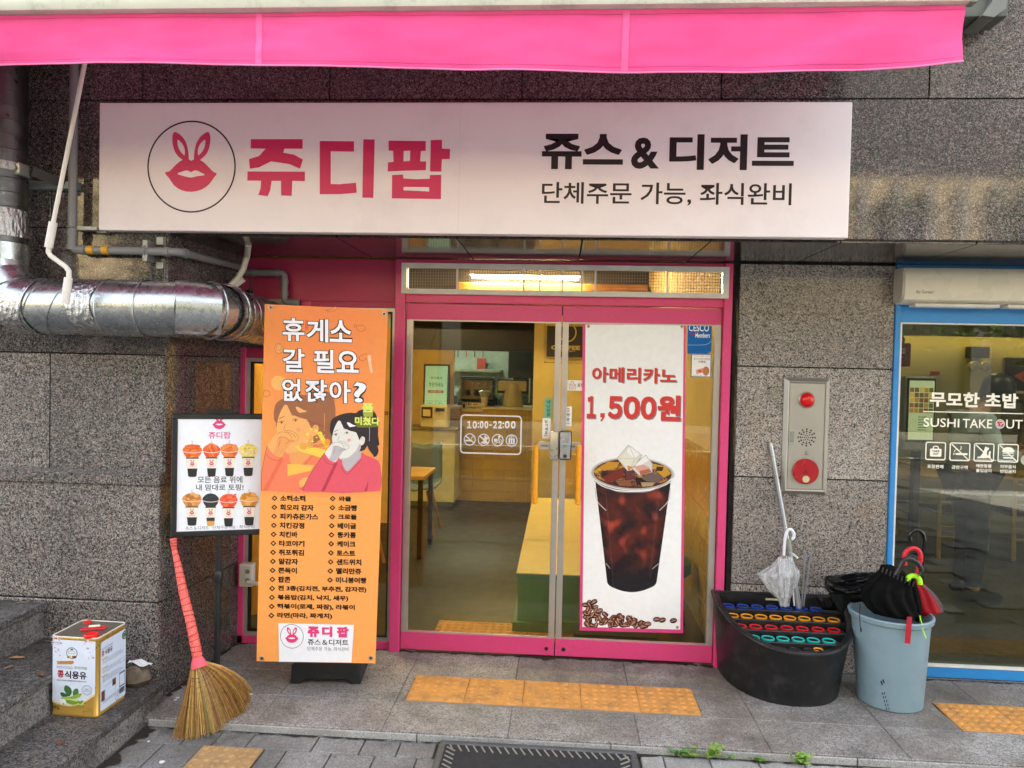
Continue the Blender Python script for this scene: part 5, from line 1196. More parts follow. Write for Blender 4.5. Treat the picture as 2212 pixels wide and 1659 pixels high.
part('slot', MB().box(a.x+.19, 4.405, kz-.08, c.x-.04, 4.42, kz-.04, .005), MBLACK, ok)
# register display, cup, tissue tube on the counter
a = at(1072, 822, 'Y', 4.96); c = at(1137, 880, 'Y', 4.96)
rg = thing('cash_register', ((a.x+c.x)/2, 5.0, ctz), 'cream point of sale display seen from behind on the tiled counter', 'cash register')
part('display_back', MB().box(a.x+.02, 4.98, c.z+.20, c.x, 5.05, a.z, .02), mat('pos_cream', 'b9a878', .4), rg)
part('display_bezel', MB().box(a.x+.01, 5.05, c.z+.17, c.x+.02, 5.07, a.z+.015), MBLACK, rg)
mb = MB(); xm = (a.x+c.x)/2+.02; mb.lathe((xm, 5.02, ctz), [(.13, 0), (.125, .05), (.10, .25), (.09, .30)], 24, sy=.6); part('stand', mb, mat('pos_cream', 'b9a878', .4), rg, True)
cu = thing('display_cup', (xm-.36, 4.98, ctz), 'paper cup with clear dome bowl on the tiled counter beside the register', 'cup')
part('paper_cup', MB().lathe((xm-.36, 4.98, ctz), [(.0005, 0), (.035, 0), (.048, .12)], 16), mat('cup_cream', 'dccba0', .5), cu, True); part('dome_bowl', MB().lathe((xm-.36, 4.98, ctz), [(.048, .12), (.085, .19), (.05, .21)], 16), mat('clear_plastic', 'a8a890', .15), cu, True)
p = Print((xm-.36, 4.928, ctz+.06), (1, 0, 0), (0, 0, 1)); p.cr = None
a = at(998, 869, 'Y', 4.9); c = at(1043, 890, 'Y', 4.9); sn = thing('self_service_sign', ((a.x+c.x)/2, 4.9, c.z), 'small cream sign reading 물은 셀프 hung on the counter edge', 'sign'); part('sign_card', MB().box(a.x, 4.893, c.z, c.x, 4.897, a.z), mat('card_cream', 'd8c48a', .6), sn)
p = Print((0, 4.892, 1), (1, 0, 0), (0, 0, 1), crop(1180, 900, 4.2538)); p.rect(802, 1258, 876, 1332, '3a3022', 0, hole=5); p.rect(822, 1272, 858, 1322, '2a2418', 1); p.text('물은', 884, 1262, 946, 1290, '2a2418', 1, .03); p.text('셀프', 954, 1264, 1014, 1292, 'a8322a', 1, .03); p.text('(Self)입니다', 884, 1302, 1060, 1338, '2a2418', 1, .02); p.build('sign_print', MINKM, sn)
# yellow partition behind kiosk, dark hood fascia, kitchen
single('partition', MB().box(-3.3, 5.0, 0, at(982, 700, 'Y', 5.0).x, 5.08, at(900, 755, 'Y', 5.0).z), mat('plywood_yellow', 'd8b46a', .6, var=.08), 'pale yellow plywood partition behind the order kiosk', 'partition')
a = at(896, 690, 'Y', 5.1); c = at(1180, 775, 'Y', 5.1)
single('hood_fascia', MB().box(a.x-.3, 5.1, at(1000, 757, 'Y', 5.1).z, c.x-.02, 5.2, 2.94), mat('dark_brown_fascia', '2a241c', .35, var=.2), 'dark brown fascia board hanging over the kitchen opening', 'fascia board')
MPEG = mat('kitchen_white', '8f9a92', .5)
kp = thing('kitchen_shelf_unit', (-1.2, 6.6, 0), 'white pegboard and steel shelves along the back of the kitchen', 'shelving')
part('pegboard', MB().box(-2.1, 7.1, 1.2, -.75, 7.15, 2.35), MPEG, kp); part('shelf', MB().box(-2.1, 6.8, 1.62, -.9, 7.1, 1.66), mat('steel_shelf', '8f988c', .35, metal=.5), kp); part('shelf', MB().box(-2.1, 6.6, 1.2, -.2, 7.1, 1.24), mat('steel_shelf', '8f988c', .35, metal=.5), kp)
part('steel_fridge', MB().box(-.72, 6.5, 0, -.02, 7.1, 2.1, .01), mat('fridge_steel', '5d665f', .3, metal=.6), kp)
for k in range(9): part('hook', MB().box(-1.9+.12*k, 7.07, 2.05-.08*(k % 2), -1.88+.12*k, 7.1, 2.09-.08*(k % 2)), MBLACK, kp)
em = thing('espresso_machine', (-1.05, 5.3, ctz), 'steel espresso machine with black trim on the counter left of the register', 'coffee machine')
part('machine_body', MB().box(-1.30, 5.2, ctz+.06, -.86, 5.5, ctz+.34, .02), mat('machine_steel', '7d7f7a', .25, metal=.7), em); part('drip_tray', MB().box(-1.32, 5.12, ctz, -.84, 5.5, ctz+.05, .005), MBLACK, em); part('cup_rail', MB().box(-1.3, 5.2, ctz+.35, -.86, 5.5, ctz+.37, .004), MBLACK, em)
for X in (-1.2, -1.08, -.96): part('group_head', MB().cyl((X, 5.17, ctz+.20), (X, 5.17, ctz+.13), .03, 12), MBLACK, em)
fr2 = thing('fryer_hood', (-.4, 6.4, 1.3), 'dark metal cooking hood with rails at the right of the kitchen', 'hood'); part('hood_box', MB().box(-.75, 6.2, 1.55, .05, 6.45, 1.95, .01), mat('hood_dark', '33352f', .35, metal=.5), fr2)
for X in (-.7, -.45, -.2): part('rail_post', MB().box(X, 6.2, 1.2, X+.02, 6.22, 1.55), MALU, fr2)
for k in range(6): part('hanging_ladle', MB().tube([(-1.85+.13*k, 7.0, 2.0), (-1.85+.13*k, 7.0, 1.84)], .008, 6), mat('utensil_%d' % (k % 2), ('2a2a28', 'a03a34')[k % 2], .4), kp)
rk = random.Random(12); kc = ['9a3a34', '6a7a3a', 'c9c9b4', '3a3a34', 'b8a05a', '7a8a84', '2a2a26', 'c4b88a']
for k in range(22):
    X = -1.95+1.75*rk.random(); base, Y = rk.choice(((1.241, 6.75), (1.661, 6.9), (ctz+.001, 5.35), (ctz+.001, 5.3), (ctz+.001, 5.4))); h_ = rk.uniform(.08, .24); w_ = rk.uniform(.05, .14)
    if base == 1.661 and X > -1.0: continue
    mb = MB(); 
    if k % 2: mb.lathe((X, Y, base), [(.0005, 0), (w_*.5, 0), (w_*.5, h_*.7), (w_*.25, h_*.85), (w_*.25, h_), (.0005, h_)], 14)
    else: mb.box(X-w_/2, Y-w_/2, base, X+w_/2, Y+w_/2, base+h_, .004)
    cn = kc[k % 8]; tag(single('kitchen_jar' if k % 2 else 'kitchen_box', mb, mat('kitchen_item_'+cn, cn, .4), 'small %s among the clutter of the pink shop kitchen' % ('jar' if k % 2 else 'box'), 'jar' if k % 2 else 'box'), group='clutter on kitchen shelves and counter')
# right partition with the coffee poster
a = at(1177, 700, 'Y', 4.3)
rp_ = single('paper_covered_wall', MB().box(a.x-.12, 4.3, 0, .98, 4.36, 2.9), mat('kraft_wall', 'c0a868', .7, var=.14, vscale=3, bump=.4, gscale=14), 'tan kraft paper covered partition wall right of the kitchen', 'partition')
a = at(1182, 704, 'Y', 4.29); c = at(1254, 772, 'Y', 4.29)
cp = thing('cafe_poster', ((a.x+c.x)/2, 4.28, c.z), 'black COFFEE QUALITY poster on the tan partition between the door stiles', 'poster')
part('poster_sheet', MB().box(a.x, 4.28, c.z, c.x+.05, 4.295, a.z), mat('poster_black', '2a241c', .5), cp)
p = Print((0, 4.279, 2), (1, 0, 0), (0, 0, 1), crop(1600, 900, 2.765)); p.ell(235, 240, 75, 80, 'cdb474', 1, ring=11); p.rect(205, 232, 245, 262, 'cdb474', 1, r=4); p.rect(200, 268, 250, 276, 'cdb474', 1); p.rect(222, 196, 240, 222, 'cdb474', 1)
p.text('COFFEE', 100, 345, 338, 385, 'cdb474', 1, .045); p.text('PREMIUM QUALITY', 150, 386, 300, 402, 'cdb474', 1, .01); p.text('IN QUALITY', 200, 484, 290, 500, '4a3a20', 1, .0); p.ell(50, 484, 6, 6, '3a2c18', 1); p.line([(56, 485), (190, 488)], 4, '3a2c18', 1); p.line([(294, 492), (350, 493)], 4, '3a2c18', 1); p.line([(50, 160), (50, 450), (352, 462)], 3, '4a3a20', 1)
p.build('poster_print', MINKM, cp)
# bench
bn = thing('bench', (.3, 1.5, 0), 'long green box bench with pale yellow plywood top just inside the doors', 'bench')
bx = -.245; part('bench_box', MB().box(bx, .44, .06, .62, 3.2, .345), mat('sage_green_paint', '6f9070', .5, var=.06), bn); part('bench_top', MB().box(bx-.012, .42, .345, .64, 3.2, .372, .002), mat('sage_edge', '5f8a72', .5), bn)
for y0, y1 in ((.42, 1.35), (1.352, 2.28), (2.282, 3.2)): part('seat_board', MB().box(bx-.011, y0, .3725, .64, y1, .378), mat('yellow_plywood', 'd3b765', .45, var=.06), bn)
part('plinth', MB().box(bx-.03, .40, 0, .66, 3.2, .06, .003), mat('green_skirting', '567a56', .5), bn)
pb = single('perforated_panel', MB().box(.0, 3.3, .38, .75, 3.33, .82, .003), mat('perforated_cream', 'c9a95c', .5), 'cream perforated panel standing at the far end of the bench', 'panel')
# stool, table and chair, curtain
sl = thing('round_stool', (.78, .75, 0), 'teal cushioned round stool behind the right edge of the coffee poster', 'stool')
part('cushion', MB().lathe((.76, .8, .30), [(.0005, 0), (.14, 0), (.17, .03), (.17, .10), (.13, .14), (.0005, .15)], 28), mat('teal_vinyl', '2c7a68', .35), sl, True)
for k in range(4): t = k*math.pi/2+.7; part('leg', MB().tube([(.76+.12*math.cos(t), .8+.12*math.sin(t), .3), (.76+.17*math.cos(t), .8+.17*math.sin(t), 0)], .01, 8), mat('leg_black_metal', '1c1a16', .5), sl)
mb = MB(); mb.grid(14, 10, lambda u, v: Vector((.60+.10*u, 1.0+.012*math.sin(u*18), .45+1.6*v))); single('green_curtain', mb, mat('mint_cloth', 'a9cfae', .8), 'mint green cloth strip hanging beside the coffee poster', 'curtain')
a = at(1502, 1100, 'Y', 3.0); rc_ = thing('pink_chair', (.75, 2.9, 0), 'coral pink chair seen right of the coffee poster', 'chair'); part('seat', MB().box(.55, 2.7, .42, .95, 3.1, .50, .03), mat('coral_seat', 'd8643c', .5), rc_); part('backrest', MB().box(.55, 3.08, .5, .95, 3.14, .85, .03), mat('coral_seat', 'd8643c', .5), rc_)
for X in (.58, .92):
    for Y in (2.73, 3.07): part('leg', MB().tube([(X, Y, .42), (X, Y, 0)], .014, 6), MWOOD, rc_)
# tiles on the right side wall, lower half (real pieces near the door)
rw = thing('tiled_wainscot', (.98, 1.5, 0), 'mustard tile wainscot on the right side wall inside the doors', 'tiled wall'); part('grout_bed', MB().box(.972, .12, 0, .984, 3.2, 1.2), MGROUT, rw)
for i in range(15):
    for j in range(6): part('tile', MB().box(.966, .12+i*.2+.003, j*.2+.003, .973, .12+(i+1)*.2-.003, (j+1)*.2-.003), MTILE[(i*7+j*3) % 2], rw)
# cafe tables left, seen in the side window and the left door
MTOP = mat('oak_top', 'b98f4c', .4, var=.15); MCH = mat('orange_chair_shell', 'd9794a', .45); MBCH = mat('blue_grey_chair', '52686e', .45)
def cafe_table(cx, cy, label):
    t = thing('cafe_table', (cx, cy, 0), label, 'table', 'oak topped tables in the pink shop')
    part('tabletop', MB().box(cx-.32, cy-.3, .70, cx+.32, cy+.3, .735, .004), MTOP, t)
    for s in (-1, 1):
        for q in (-1, 1): part('leg', MB().box(cx+s*.28-.02, cy+q*.26-.02, 0, cx+s*.28+.02, cy+q*.26+.02, .70), mat('table_leg_black', '1d1a16', .5), t)
def shell_chair(cx, cy, rot, material, label):
    t = thing('shell_chair', (cx, cy, 0), label, 'chair', 'moulded chairs with wooden legs in the pink shop'); Rm = Matrix.Rotation(rot, 3, 'Z'); T = lambda x, y, z: Vector((cx, cy, 0))+Rm @ Vector((x, y, z))
    mb = MB(); mb.grid(10, 14, lambda u, v: T((u-.5)*.44*(1-.15*max(0, v-.5)), -.2+.40*min(1, v/.5)+.07*max(0, v-.5)*2, .44+.02*abs(u-.5)*4+.42*max(0, (v-.45)/.55)**.9)); part('shell', mb, material, t, True, None).modifiers.new('s', 'SOLIDIFY').thickness = .012
    for s in (-1, 1):
        for q in (-1, 1): part('leg', MB().tube([T(s*.12, q*.12, .44), T(s*.21, q*.2, 0)], .014, 6), mat('beech_leg', 'c08a52', .5), t)
ta = Vector((-1.24, 2.3, 0)); cafe_table(ta.x-.25, 2.35, 'oak cafe table with black legs at the left edge of the left door')
shell_chair(ta.x-.2, 3.15, 0, MBCH, 'blue grey moulded chair behind the cafe table in the left door'); cafe_table(-2.3, 1.5, 'oak cafe table behind the narrow side window')
shell_chair(-1.75, 2.0, .4, MCH, 'orange moulded chair right of the banner behind the side window'); shell_chair(-1.95, 1.1, 2.6, MCH, 'orange moulded chair near the side window glass')
b = NB('orange_yellow_curtain'); b.p.inputs["Base Color"].default_value = (*lin('e8b45c'), 1); b.p.inputs["Roughness"].default_value = .8; _t = b.n("BsdfTranslucent"); _t.inputs[0].default_value = (*lin('f0bc60'), 1); _m = b.n("MixShader"); _m.inputs[0].default_value = .6
b.l(b.p.outputs[0], _m.inputs[1]); b.l(_t.outputs[0], _m.inputs[2]); b.l(_m.outputs[0], b.out.inputs[0]); curt = b.m
mb = MB(); mb.grid(60, 4, lambda u, v: Vector((-2.05+.62*u, .22+.018*math.sin(u*55), .1+1.85*v))); single('yellow_curtain', mb, curt, 'orange yellow pleated curtain behind the narrow side window', 'curtain')
a = at(840, 868, 'Y', 1.2); c = at(863, 910, 'Y', 1.2); cs = thing('corner_sign', ((a.x+c.x)/2-.2, 1.2, 0), 'orange sheet ending in 코너 behind the side window', 'sign')
part('sign_board', MB().box(a.x-.6, 1.2, .5, c.x+.03, 1.22, 2.0), mat('orange_sheet_glow', 'e0a24c', .6, emit='e0a24c', estr=.05), cs)  # faint emission added so the sheet looks brighter; it is no lamp
p = Print((0, 1.199, 1), (1, 0, 0), (0, 0, 1), crop(1120, 860, 4.15)); p.text('코너', 82, 1496, 190, 1552, '3a2818', 1, .03); p.rect(145, 1622, 208, 1652, '5a4020', 1, hole=3); p.build('sign_print', MINKM, cs)

# ------------------------------------------------------------------ across the street (mirrored in glass, steel and granite)
ob = thing('street_building', (0, -19, 0), 'sunlit cream building across the street, seen only as a reflection', 'building')
MCRM = mat('sunlit_cream_render', 'cbb489', .8, var=.08); MDK = mat('dark_shop_glass', '14181a', .1); MCON = mat('grey_concrete_band', '8f8c84', .8)
part('wall', MB().box(-22, -22, 3.9, 26, -19, 7.3), MCRM, ob); part('ground_floor', MB().box(-22, -26, 0, 26, -19.25, 3.9), MDK, ob)
for k in range(9): part('pillar', MB().box(-20+5.4*k, -19.5, 0, -19.4+5.4*k, -18.9, 3.9), mat('dark_pillar', '3c3b3a', .7), ob)
part('fascia', MB().box(-22, -19.1, 3.3, 26, -18.8, 4.1), mat('fascia_dark', '33302c', .5), ob)
for i in range(14):
    for j in range(1): o = part('window', MB().box(-20+3.2*i, -19.02, 5.0+3*j, -18.2+3.2*i, -18.96, 6.6+3*j), MDK, ob)
for k in range(24): part('facade_fin', MB().box(2+.9*k, -18.9, 4.2, 2.25+.9*k, -18.6, 7.1), MCON, ob)
p = Print((0, -18.78, 3.7), (-1, 0, 0), (0, 0, 1)); 
tv = text_mesh('Baby · Kids', .01); s_ = 2.3/(tv[3][0]-tv[2][0]); Xc = 2.0
p._emit([(Xc+(v[0]-tv[2][0])*s_-1.1, -.62+(v[1]-tv[2][1])*s_) for v in tv[0]], tv[1], 'e6e6e0', 1); p.build('fascia_lettering', ink('fascia_ink', .5, .3, .5), ob)
tw = thing('dark_tower', (0, -30, 0), 'tall dark office block behind the cream street building, seen only mirrored', 'building'); MTW = mat('tower_grey', '3f3d3c', .6, var=.1)
part('wall', MB().box(-14.5, -34, 0, 8.9, -28, 21), MTW, tw); 
for i in range(7):
    for j in range(4): part('window', MB().box(-13.5+3.2*i, -28.03, 8+3*j, -11.6+3.2*i, -27.97, 9.8+3*j), MDK, tw)
tw = thing('dark_tower', (20, -30, 0), 'tall dark office block right of the sky gap, seen only mirrored', 'building'); part('wall', MB().box(11.2, -34, 0, 34, -28, 21), MTW, tw)
def tree(cx, cy, h, r, label, n=2600):
    t = thing('street_tree', (cx, cy, 0), label, 'tree', 'street trees across the road')
    mb = MB(); mb.tube([(cx, cy, -.05), (cx+.1, cy, h*.4), (cx, cy+.1, h*.7)], .15, 10, radii=[.17, .12, .06])
    R_ = random.Random(int(cx*10))
    for k in range(7): a_ = k*.9; mb.tube([(cx+.05, cy, h*.4+.1*k), (cx+.6*r*math.cos(a_), cy+.6*r*math.sin(a_), h*.6+.12*k)], .05, 6, radii=[.05, .02])
    part('trunk', mb, mat('bark', '4a4034', .9), t)
    mb = MB()
    cl_ = [(R_.gauss(0, .45)*r, R_.gauss(0, .45)*r, R_.uniform(.45, 1.0)*h) for _ in range(34)]
    for _ in range(n):
        c0 = R_.choice(cl_); P_ = Vector((cx+c0[0]+R_.gauss(0, .28), cy+c0[1]+R_.gauss(0, .28), c0[2]+R_.gauss(0, .22)))
        d1 = Vector((R_.gauss(0, 1), R_.gauss(0, 1), R_.gauss(0, .6))).normalized()*.09; d2 = d1.cross(Vector((R_.gauss(0, 1), R_.gauss(0, 1), R_.gauss(0, 1)))).normalized()*.05
        mb.add([P_-d1, P_+d2, P_+d1, P_-d2], [(0, 1, 2, 3)])
    part('crown', mb, mat('leaf_green', '3f5a26', .6, var=.4, vscale=1.5), t)
tree(3.2, -9.0, 5.2, 1.7, 'bushy street tree reflected in the doors and the sushi shop window'); tree(-6.5, -9.4, 5.6, 1.9, 'bushy street tree at the left across the road'); tree(8.2, -9.2, 5.4, 1.8, 'bushy street tree at the far right across the road')

# ------------------------------------------------------------------ orange banner on its stand
B0 = at(572, 657, 'Y', -.80); B1 = at(838, 670, 'Y', -.76); B3 = at(554, 1428, 'Y', -.68)
bex = (B1-B0).normalized(); bez = (B0-B3); bez = (bez-bex*bez.dot(bex)).normalized(); bnr = bex.cross(bez).normalized()
def bpt(x, y): return at_plane(x, y, B0, bnr)
B2 = bpt(811, 1433); B3 = bpt(554, 1428)
bs = thing('menu_banner', ((B0.x+B1.x)/2, -.45, 0), 'tall orange fabric menu banner with white Korean headline on a black stand', 'banner')
qd = [B0, bpt(838, 669), B2, B3]
bf_ = lambda u, v, e=0: ((qd[0]*(1-u)+qd[1]*u)*(1-v)+(qd[3]*(1-u)+qd[2]*u)*v)
mb = MB(); mb.grid(4, 8, lambda u, v: bf_(u, v)); sh = part('banner_sheet', mb, mat('banner_orange', 'f0914a', .55, var=.03), bs); sh.modifiers.new('s', 'SOLIDIFY').thickness = .0015; sh.modifiers['s'].offset = -1 if bnr.y < 0 else 1
CB = crop(760, 900, 5.53); CP_ = crop(760, 1180, 5.53); CM = crop(750, 1440, 2.676)
p = Print(B0, bex, bez, CB)
OR1, OR2 = 'e68c48', 'f79b4c'
def _ln(A, B, y):   # edge of the sheet at height y of the print plane
    a, b = ((A-p.O).dot(p.ex), (A-p.O).dot(p.ez)), ((B-p.O).dot(p.ex), (B-p.O).dot(p.ez)); return a[0]+(b[0]-a[0])*(y-a[1])/(b[1]-a[1])
p.clip = lambda x, y: (min(max(x, _ln(qd[0], qd[3], y)+.0006), _ln(qd[1], qd[2], y)-.0006), y)
# background gradient print: upper picture half, lower menu half
u0_, v0_ = p.uv(150, 12); 
def bgc(u, v):
    t = v; return (232+t*16, 140+t*24-8*math.sin(u*3), 72+t*14)
tlx, tly = B0, None
quadprint(p, lambda u, v: bf_(u, v*.527), bgc, 6, 12, 0)
quadprint(p, lambda u, v: bf_(u, .523+v*.477), lambda u, v: (250, 165, 86), 2, 2, 1)
p.slope = .03
TA = lambda s, x0, y0, x1, y1: (p.text(s, x0-7, y0-7, x1+7, y1+7, '241c1a', 8, .055), p.text(s, x0, y0, x1, y1, 'f0edf0', 9, .022))
TA('휴', 438, 245, 798, 622); TA('게', 832, 262, 1188, 640); TA('소', 1212, 280, 1576, 640)
TA('갈', 442, 745, 800, 1130); TA('필', 950, 762, 1285, 1145); TA('요', 1325, 782, 1688, 1140)
TA('없', 428, 1240, 768, 1612); TA('잖', 808, 1252, 1170, 1628); TA('아', 1205, 1268, 1556, 1640); TA('?', 1595, 1298, 1815, 1632)
# pale doodles
dl_ = lambda L, w=5, sm=3, cl=True: p.line(L, w, '8f4420', 3, sm, cl)
p.poly([(1150, 115), (1230, 110), (1275, 62), (1325, 60), (1320, 95), (1260, 140), (1190, 138)], 'ea8a5a', 2, sm=2); dl_([(1150, 115), (1230, 110), (1275, 62), (1325, 60), (1320, 95), (1260, 140), (1190, 138)])
p.rect(810, 270, 862, 440, 'e06a3c', 2, r=16); dl_([(1650, 385), (1700, 360), (1770, 375), (1795, 420), (1740, 465), (1680, 445)]); dl_([(1610, 390), (1630, 345), (1650, 385)])
p.ell(378, 742, 68, 85, 'eda162', 2); p.ell(378, 742, 70, 87, '8f4420', 3, ring=5); p.ell(378, 726, 42, 50, '8f4420', 3, ring=5)
dl_([(1690, 890), (1790, 830), (1830, 860), (1815, 905), (1745, 950)]); p.poly([(1825, 858), (1888, 856), (1895, 980), (1920, 1130), (1880, 1158), (1865, 1080)], 'eebc98', 3)
p.ell(375, 1310, 125, 120, 'f0b060', 2); dl_([(115, 1470), (180, 1430), (240, 1490), (150, 1540)])
# picture: a woman in a coral sweater holding a hand before her mouth, twice (large and faded, small and clear)
p.cr = CP_
def woman(f, hair, skin_, shade, swt, swd, line_, L, k=1.0):
    ln = lambda A, w=4, sm=3: p.line(f(A), w*k, line_, L+2.6, sm)
    p.poly(f([(1245, 620), (1217, 560), (1222, 430), (1255, 350), (1340, 300), (1440, 265), (1560, 248), (1640, 255), (1690, 215), (1760, 200), (1900, 210), (1970, 270), (2005, 420), (2005, 620), (2028, 775), (1995, 790), (2015, 870), (1985, 950), (1940, 978), (1925, 945), (1850, 850), (1830, 790), (1790, 850), (1720, 880), (1500, 900), (1260, 700)]), hair, L, sm=2)
    p.poly(f([(785, 1535), (800, 1440), (900, 1250), (1130, 905), (1200, 930), (1400, 990), (1730, 905), (1780, 935), (1960, 1010), (2070, 1110), (2055, 1560)]), swt, L+.3, sm=2)
    p.poly(f([(1290, 1070), (1345, 1075), (1130, 1540), (1070, 1535), (1230, 1200)]), swd, L+.6); p.poly(f([(1830, 1390), (1850, 1270), (1940, 1130), (2010, 1180), (2045, 1400), (2035, 1555), (1780, 1555)]), swt, L+.6); p.poly(f([(1850, 1370), (1775, 1555), (1825, 1555)]), swd, L+.9)
    p.poly(f([(1410, 960), (1730, 880), (1725, 985), (1540, 1190), (1500, 1212), (1460, 1180), (1420, 1090)]), shade, L+.8)
    p.poly(f([(1262, 600), (1290, 500), (1340, 400), (1385, 385), (1480, 520), (1560, 530), (1650, 580), (1700, 700), (1725, 640), (1780, 650), (1790, 700), (1765, 770), (1700, 800), (1640, 900), (1500, 1000), (1400, 1010), (1365, 985), (1255, 730)]), skin_, L+1.0, sm=2)
    p.poly(f([(1700, 760), (1640, 880), (1510, 985), (1400, 1005), (1440, 1025), (1560, 1000), (1670, 920), (1725, 820)]), shade, L+1.2, sm=2)
    p.poly(f([(1390, 390), (1440, 500), (1540, 545), (1660, 575), (1695, 690), (1740, 640), (1760, 480), (1600, 350), (1430, 330)]), hair, L+1.3)
    p.poly(f([(1135, 925), (1150, 880), (1240, 760), (1300, 730), (1340, 725), (1350, 715), (1430, 715), (1500, 750), (1530, 800), (1515, 850), (1420, 890), (1350, 1000), (1300, 1060), (1220, 1030)]), skin_, L+1.8, sm=2)
    p.poly(f([(1270, 790), (1330, 795), (1370, 810), (1440, 830), (1500, 850), (1420, 895), (1350, 995), (1275, 1060), (1200, 1020), (1240, 930)]), shade, L+2.0, sm=1)
    ln([(1260, 760), (1310, 732), (1380, 740), (1430, 775), (1450, 830)]); ln([(1350, 718), (1430, 715), (1500, 755), (1530, 805), (1510, 850)]); ln([(1380, 730), (1460, 760), (1500, 810)]); ln([(1280, 815), (1330, 795), (1380, 812), (1420, 850)]); ln([(1300, 830), (1290, 880), (1270, 930)]); ln([(1370, 885), (1420, 850), (1480, 850)])
    ln([(1285, 560), (1350, 530)], 8, 1); ln([(1440, 512), (1530, 520)], 8, 1); ln([(1365, 630), (1350, 680), (1340, 710)])
    for ex_, ey_ in ((1315, 610), (1495, 582)):
        p.ell(*f([(ex_, ey_)])[0], 34*k, 15*k, 'e8e0d2' if L > 5 else skin_, L+2.2); p.ell(*f([(ex_, ey_)])[0], 15*k, 15*k, '3a3430' if L > 5 else '7a4a2c', L+2.3); ln([(ex_-40, ey_+5), (ex_-10, ey_-20), (ex_+35, ey_-10)], 6, 3)
    p.ell(*f([(1530, 700)])[0], 28*k, 28*k, 'e6a0a0' if L > 5 else 'ee9a6a', L+2.1); ln([(1395, 1130), (1450, 1230), (1500, 1255), (1560, 1210), (1740, 1010)]); ln([(1110, 1010), (1180, 1080), (1290, 1105)]); ln([(1720, 700), (1750, 655), (1760, 720)])
    ln([(785, 1535), (800, 1440), (900, 1250), (1130, 905)], 5, 2); p.line(f([(1860, 490), (1868, 560), (1862, 715)]), 5*k, 'e8dcd8' if L > 5 else 'f0b080', L+2.5)
    p.poly(f([(1495, 412), (1530, 410), (1600, 450), (1640, 460), (1620, 475), (1570, 480), (1545, 485), (1520, 460)]), 'f4eef0' if L > 5 else 'f2ae72', L+2.5, sm=2)
g0 = lambda A: [((x-1217)*1.0, y) for x, y in A]
def big(A): return [(max(95, 340+(x-1245)*1.30), min(1530, -70+(y-350)*1.26+0)) if True else 0 for x, y in A]
woman(lambda A: [(min(max(x*1.28-1262, 95), 2040), min(y*1.27-365, 1532)) for x, y in A], '9c6444', 'f0ac66', 'ea9f5c', 'f0805c', 'ea6c4c', '8f4a2a', 3.0, 1.2)
for L_, c_ in (([(1140, 830), (1000, 580), (1060, 550), (1210, 790)], 'f4c84e'), ([(1060, 990), (700, 870), (640, 800), (760, 770), (1160, 860)], 'f5cc50'), ([(960, 1110), (520, 1090), (520, 1290), (900, 1200)], 'f4bd52')):
    p.poly(L_, c_, 5.7)
p.ell(860, 1420, 150, 110, 'f2b25e', 5.75)
for x, y, s in ((903, 515, 30), (990, 550, 38), (850, 605, 42), (1075, 585, 24), (935, 630, 14), (997, 655, 22), (1083, 676, 28), (1130, 618, 14), (840, 710, 26), (930, 720, 32), (1018, 720, 14)):
    p.poly([(x, y-s), (x+s*.28, y-s*.28), (x+s, y), (x+s*.28, y+s*.28), (x, y+s), (x-s*.28, y+s*.28), (x-s, y), (x-s*.28, y-s*.28)], 'f6dc58', 5.8)
p.line([(820, 378), (1215, 540)], 5, '8a4a24', 5.8); p.line([(845, 372), (1215, 505)], 5, '8a4a24', 5.8); p.ell(780, 800, 62, 60, 'e8a24e', 5.8); p.line([(840, 805), (1150, 760)], 6, '9a5a2c', 5.8); p.line([(845, 830), (1160, 785)], 6, '9a5a2c', 5.8); p.ell(1175, 730, 46, 54, 'ee9234', 5.82)
woman(lambda A: [(min(x, 2040), min(y, 1535)) for x, y in A], '342c2e', 'e2ded4', 'bdb5b8', 'e25a68', 'bc3c50', '4a3a3c', 6.0)
YG = 'dbe36c'
p.poly([(1650, 480), (1700, 490), (1900, 490), (2010, 478), (2030, 400), (1640, 400)], '6d7430', 9.0); p.poly([(1755, 220), (1925, 220), (1915, 315), (1770, 315)], 'a4ab4a', 9.0)
p.text('폼', 1745, 92, 1932, 240, YG, 9.3, .05); p.text('미쳤다', 1625, 318, 2036, 455, YG, 9.3, .045)
# menu list
p.cr = CM; p.slope = .018
left = ['소떡소떡', '회오리 감자', '피카츄돈가스', '치킨강정', '치킨바', '타코야끼', '쥐포튀김', '알감자', '쫀득이', '팝콘', '전 3종(김치전, 부추전, 감자전)', '볶음밥(김치, 낙지, 새우)', '떡볶이(로제, 짜장), 라볶이', '라면(마라, 짜게치)']
lend = [420, 486, 522, 412, 358, 412, 408, 362, 352, 302, 904, 760, 812, 632]
right = ['와플', '소금빵', '크로플', '베이글', '뚱카롱', '케이크', '토스트', '샌드위치', '델리만쥬', '미니붕어빵']
rend = [784, 832, 828, 824, 822, 818, 816, 864, 864, 906]
BK = '1c130e'
def dia(x, y, s=22): p.poly([(x, y-s), (x+s+2, y), (x, y+s), (x-s-2, y)], BK, 2, holes=[[(x, y-s*.5), (x+s*.55, y), (x, y+s*.5), (x-s*.55, y)]])
for i, s_ in enumerate(left):
    y = 104+i*71.6; x = 220-i*1.9; yy = y+.018*(lend[i]-x)/2; dia(x-45, y); p.text(s_, x, yy-24, lend[i], yy+24, BK, 2, .036)
for i, s_ in enumerate(right):
    y = 108+i*71.8; x = 683-i*2.4; dia(x-46, y-1); dy_ = 4 if s_ in ('토스트', '와플', '크로플') else 0; p.text(s_, x, y-23+dy_, rend[i], y+25-dy_, BK, 2, .036)
p.poly([(206, 1095), (806, 1110), (786, 1408), (210, 1402)], 'efeff2', 2)
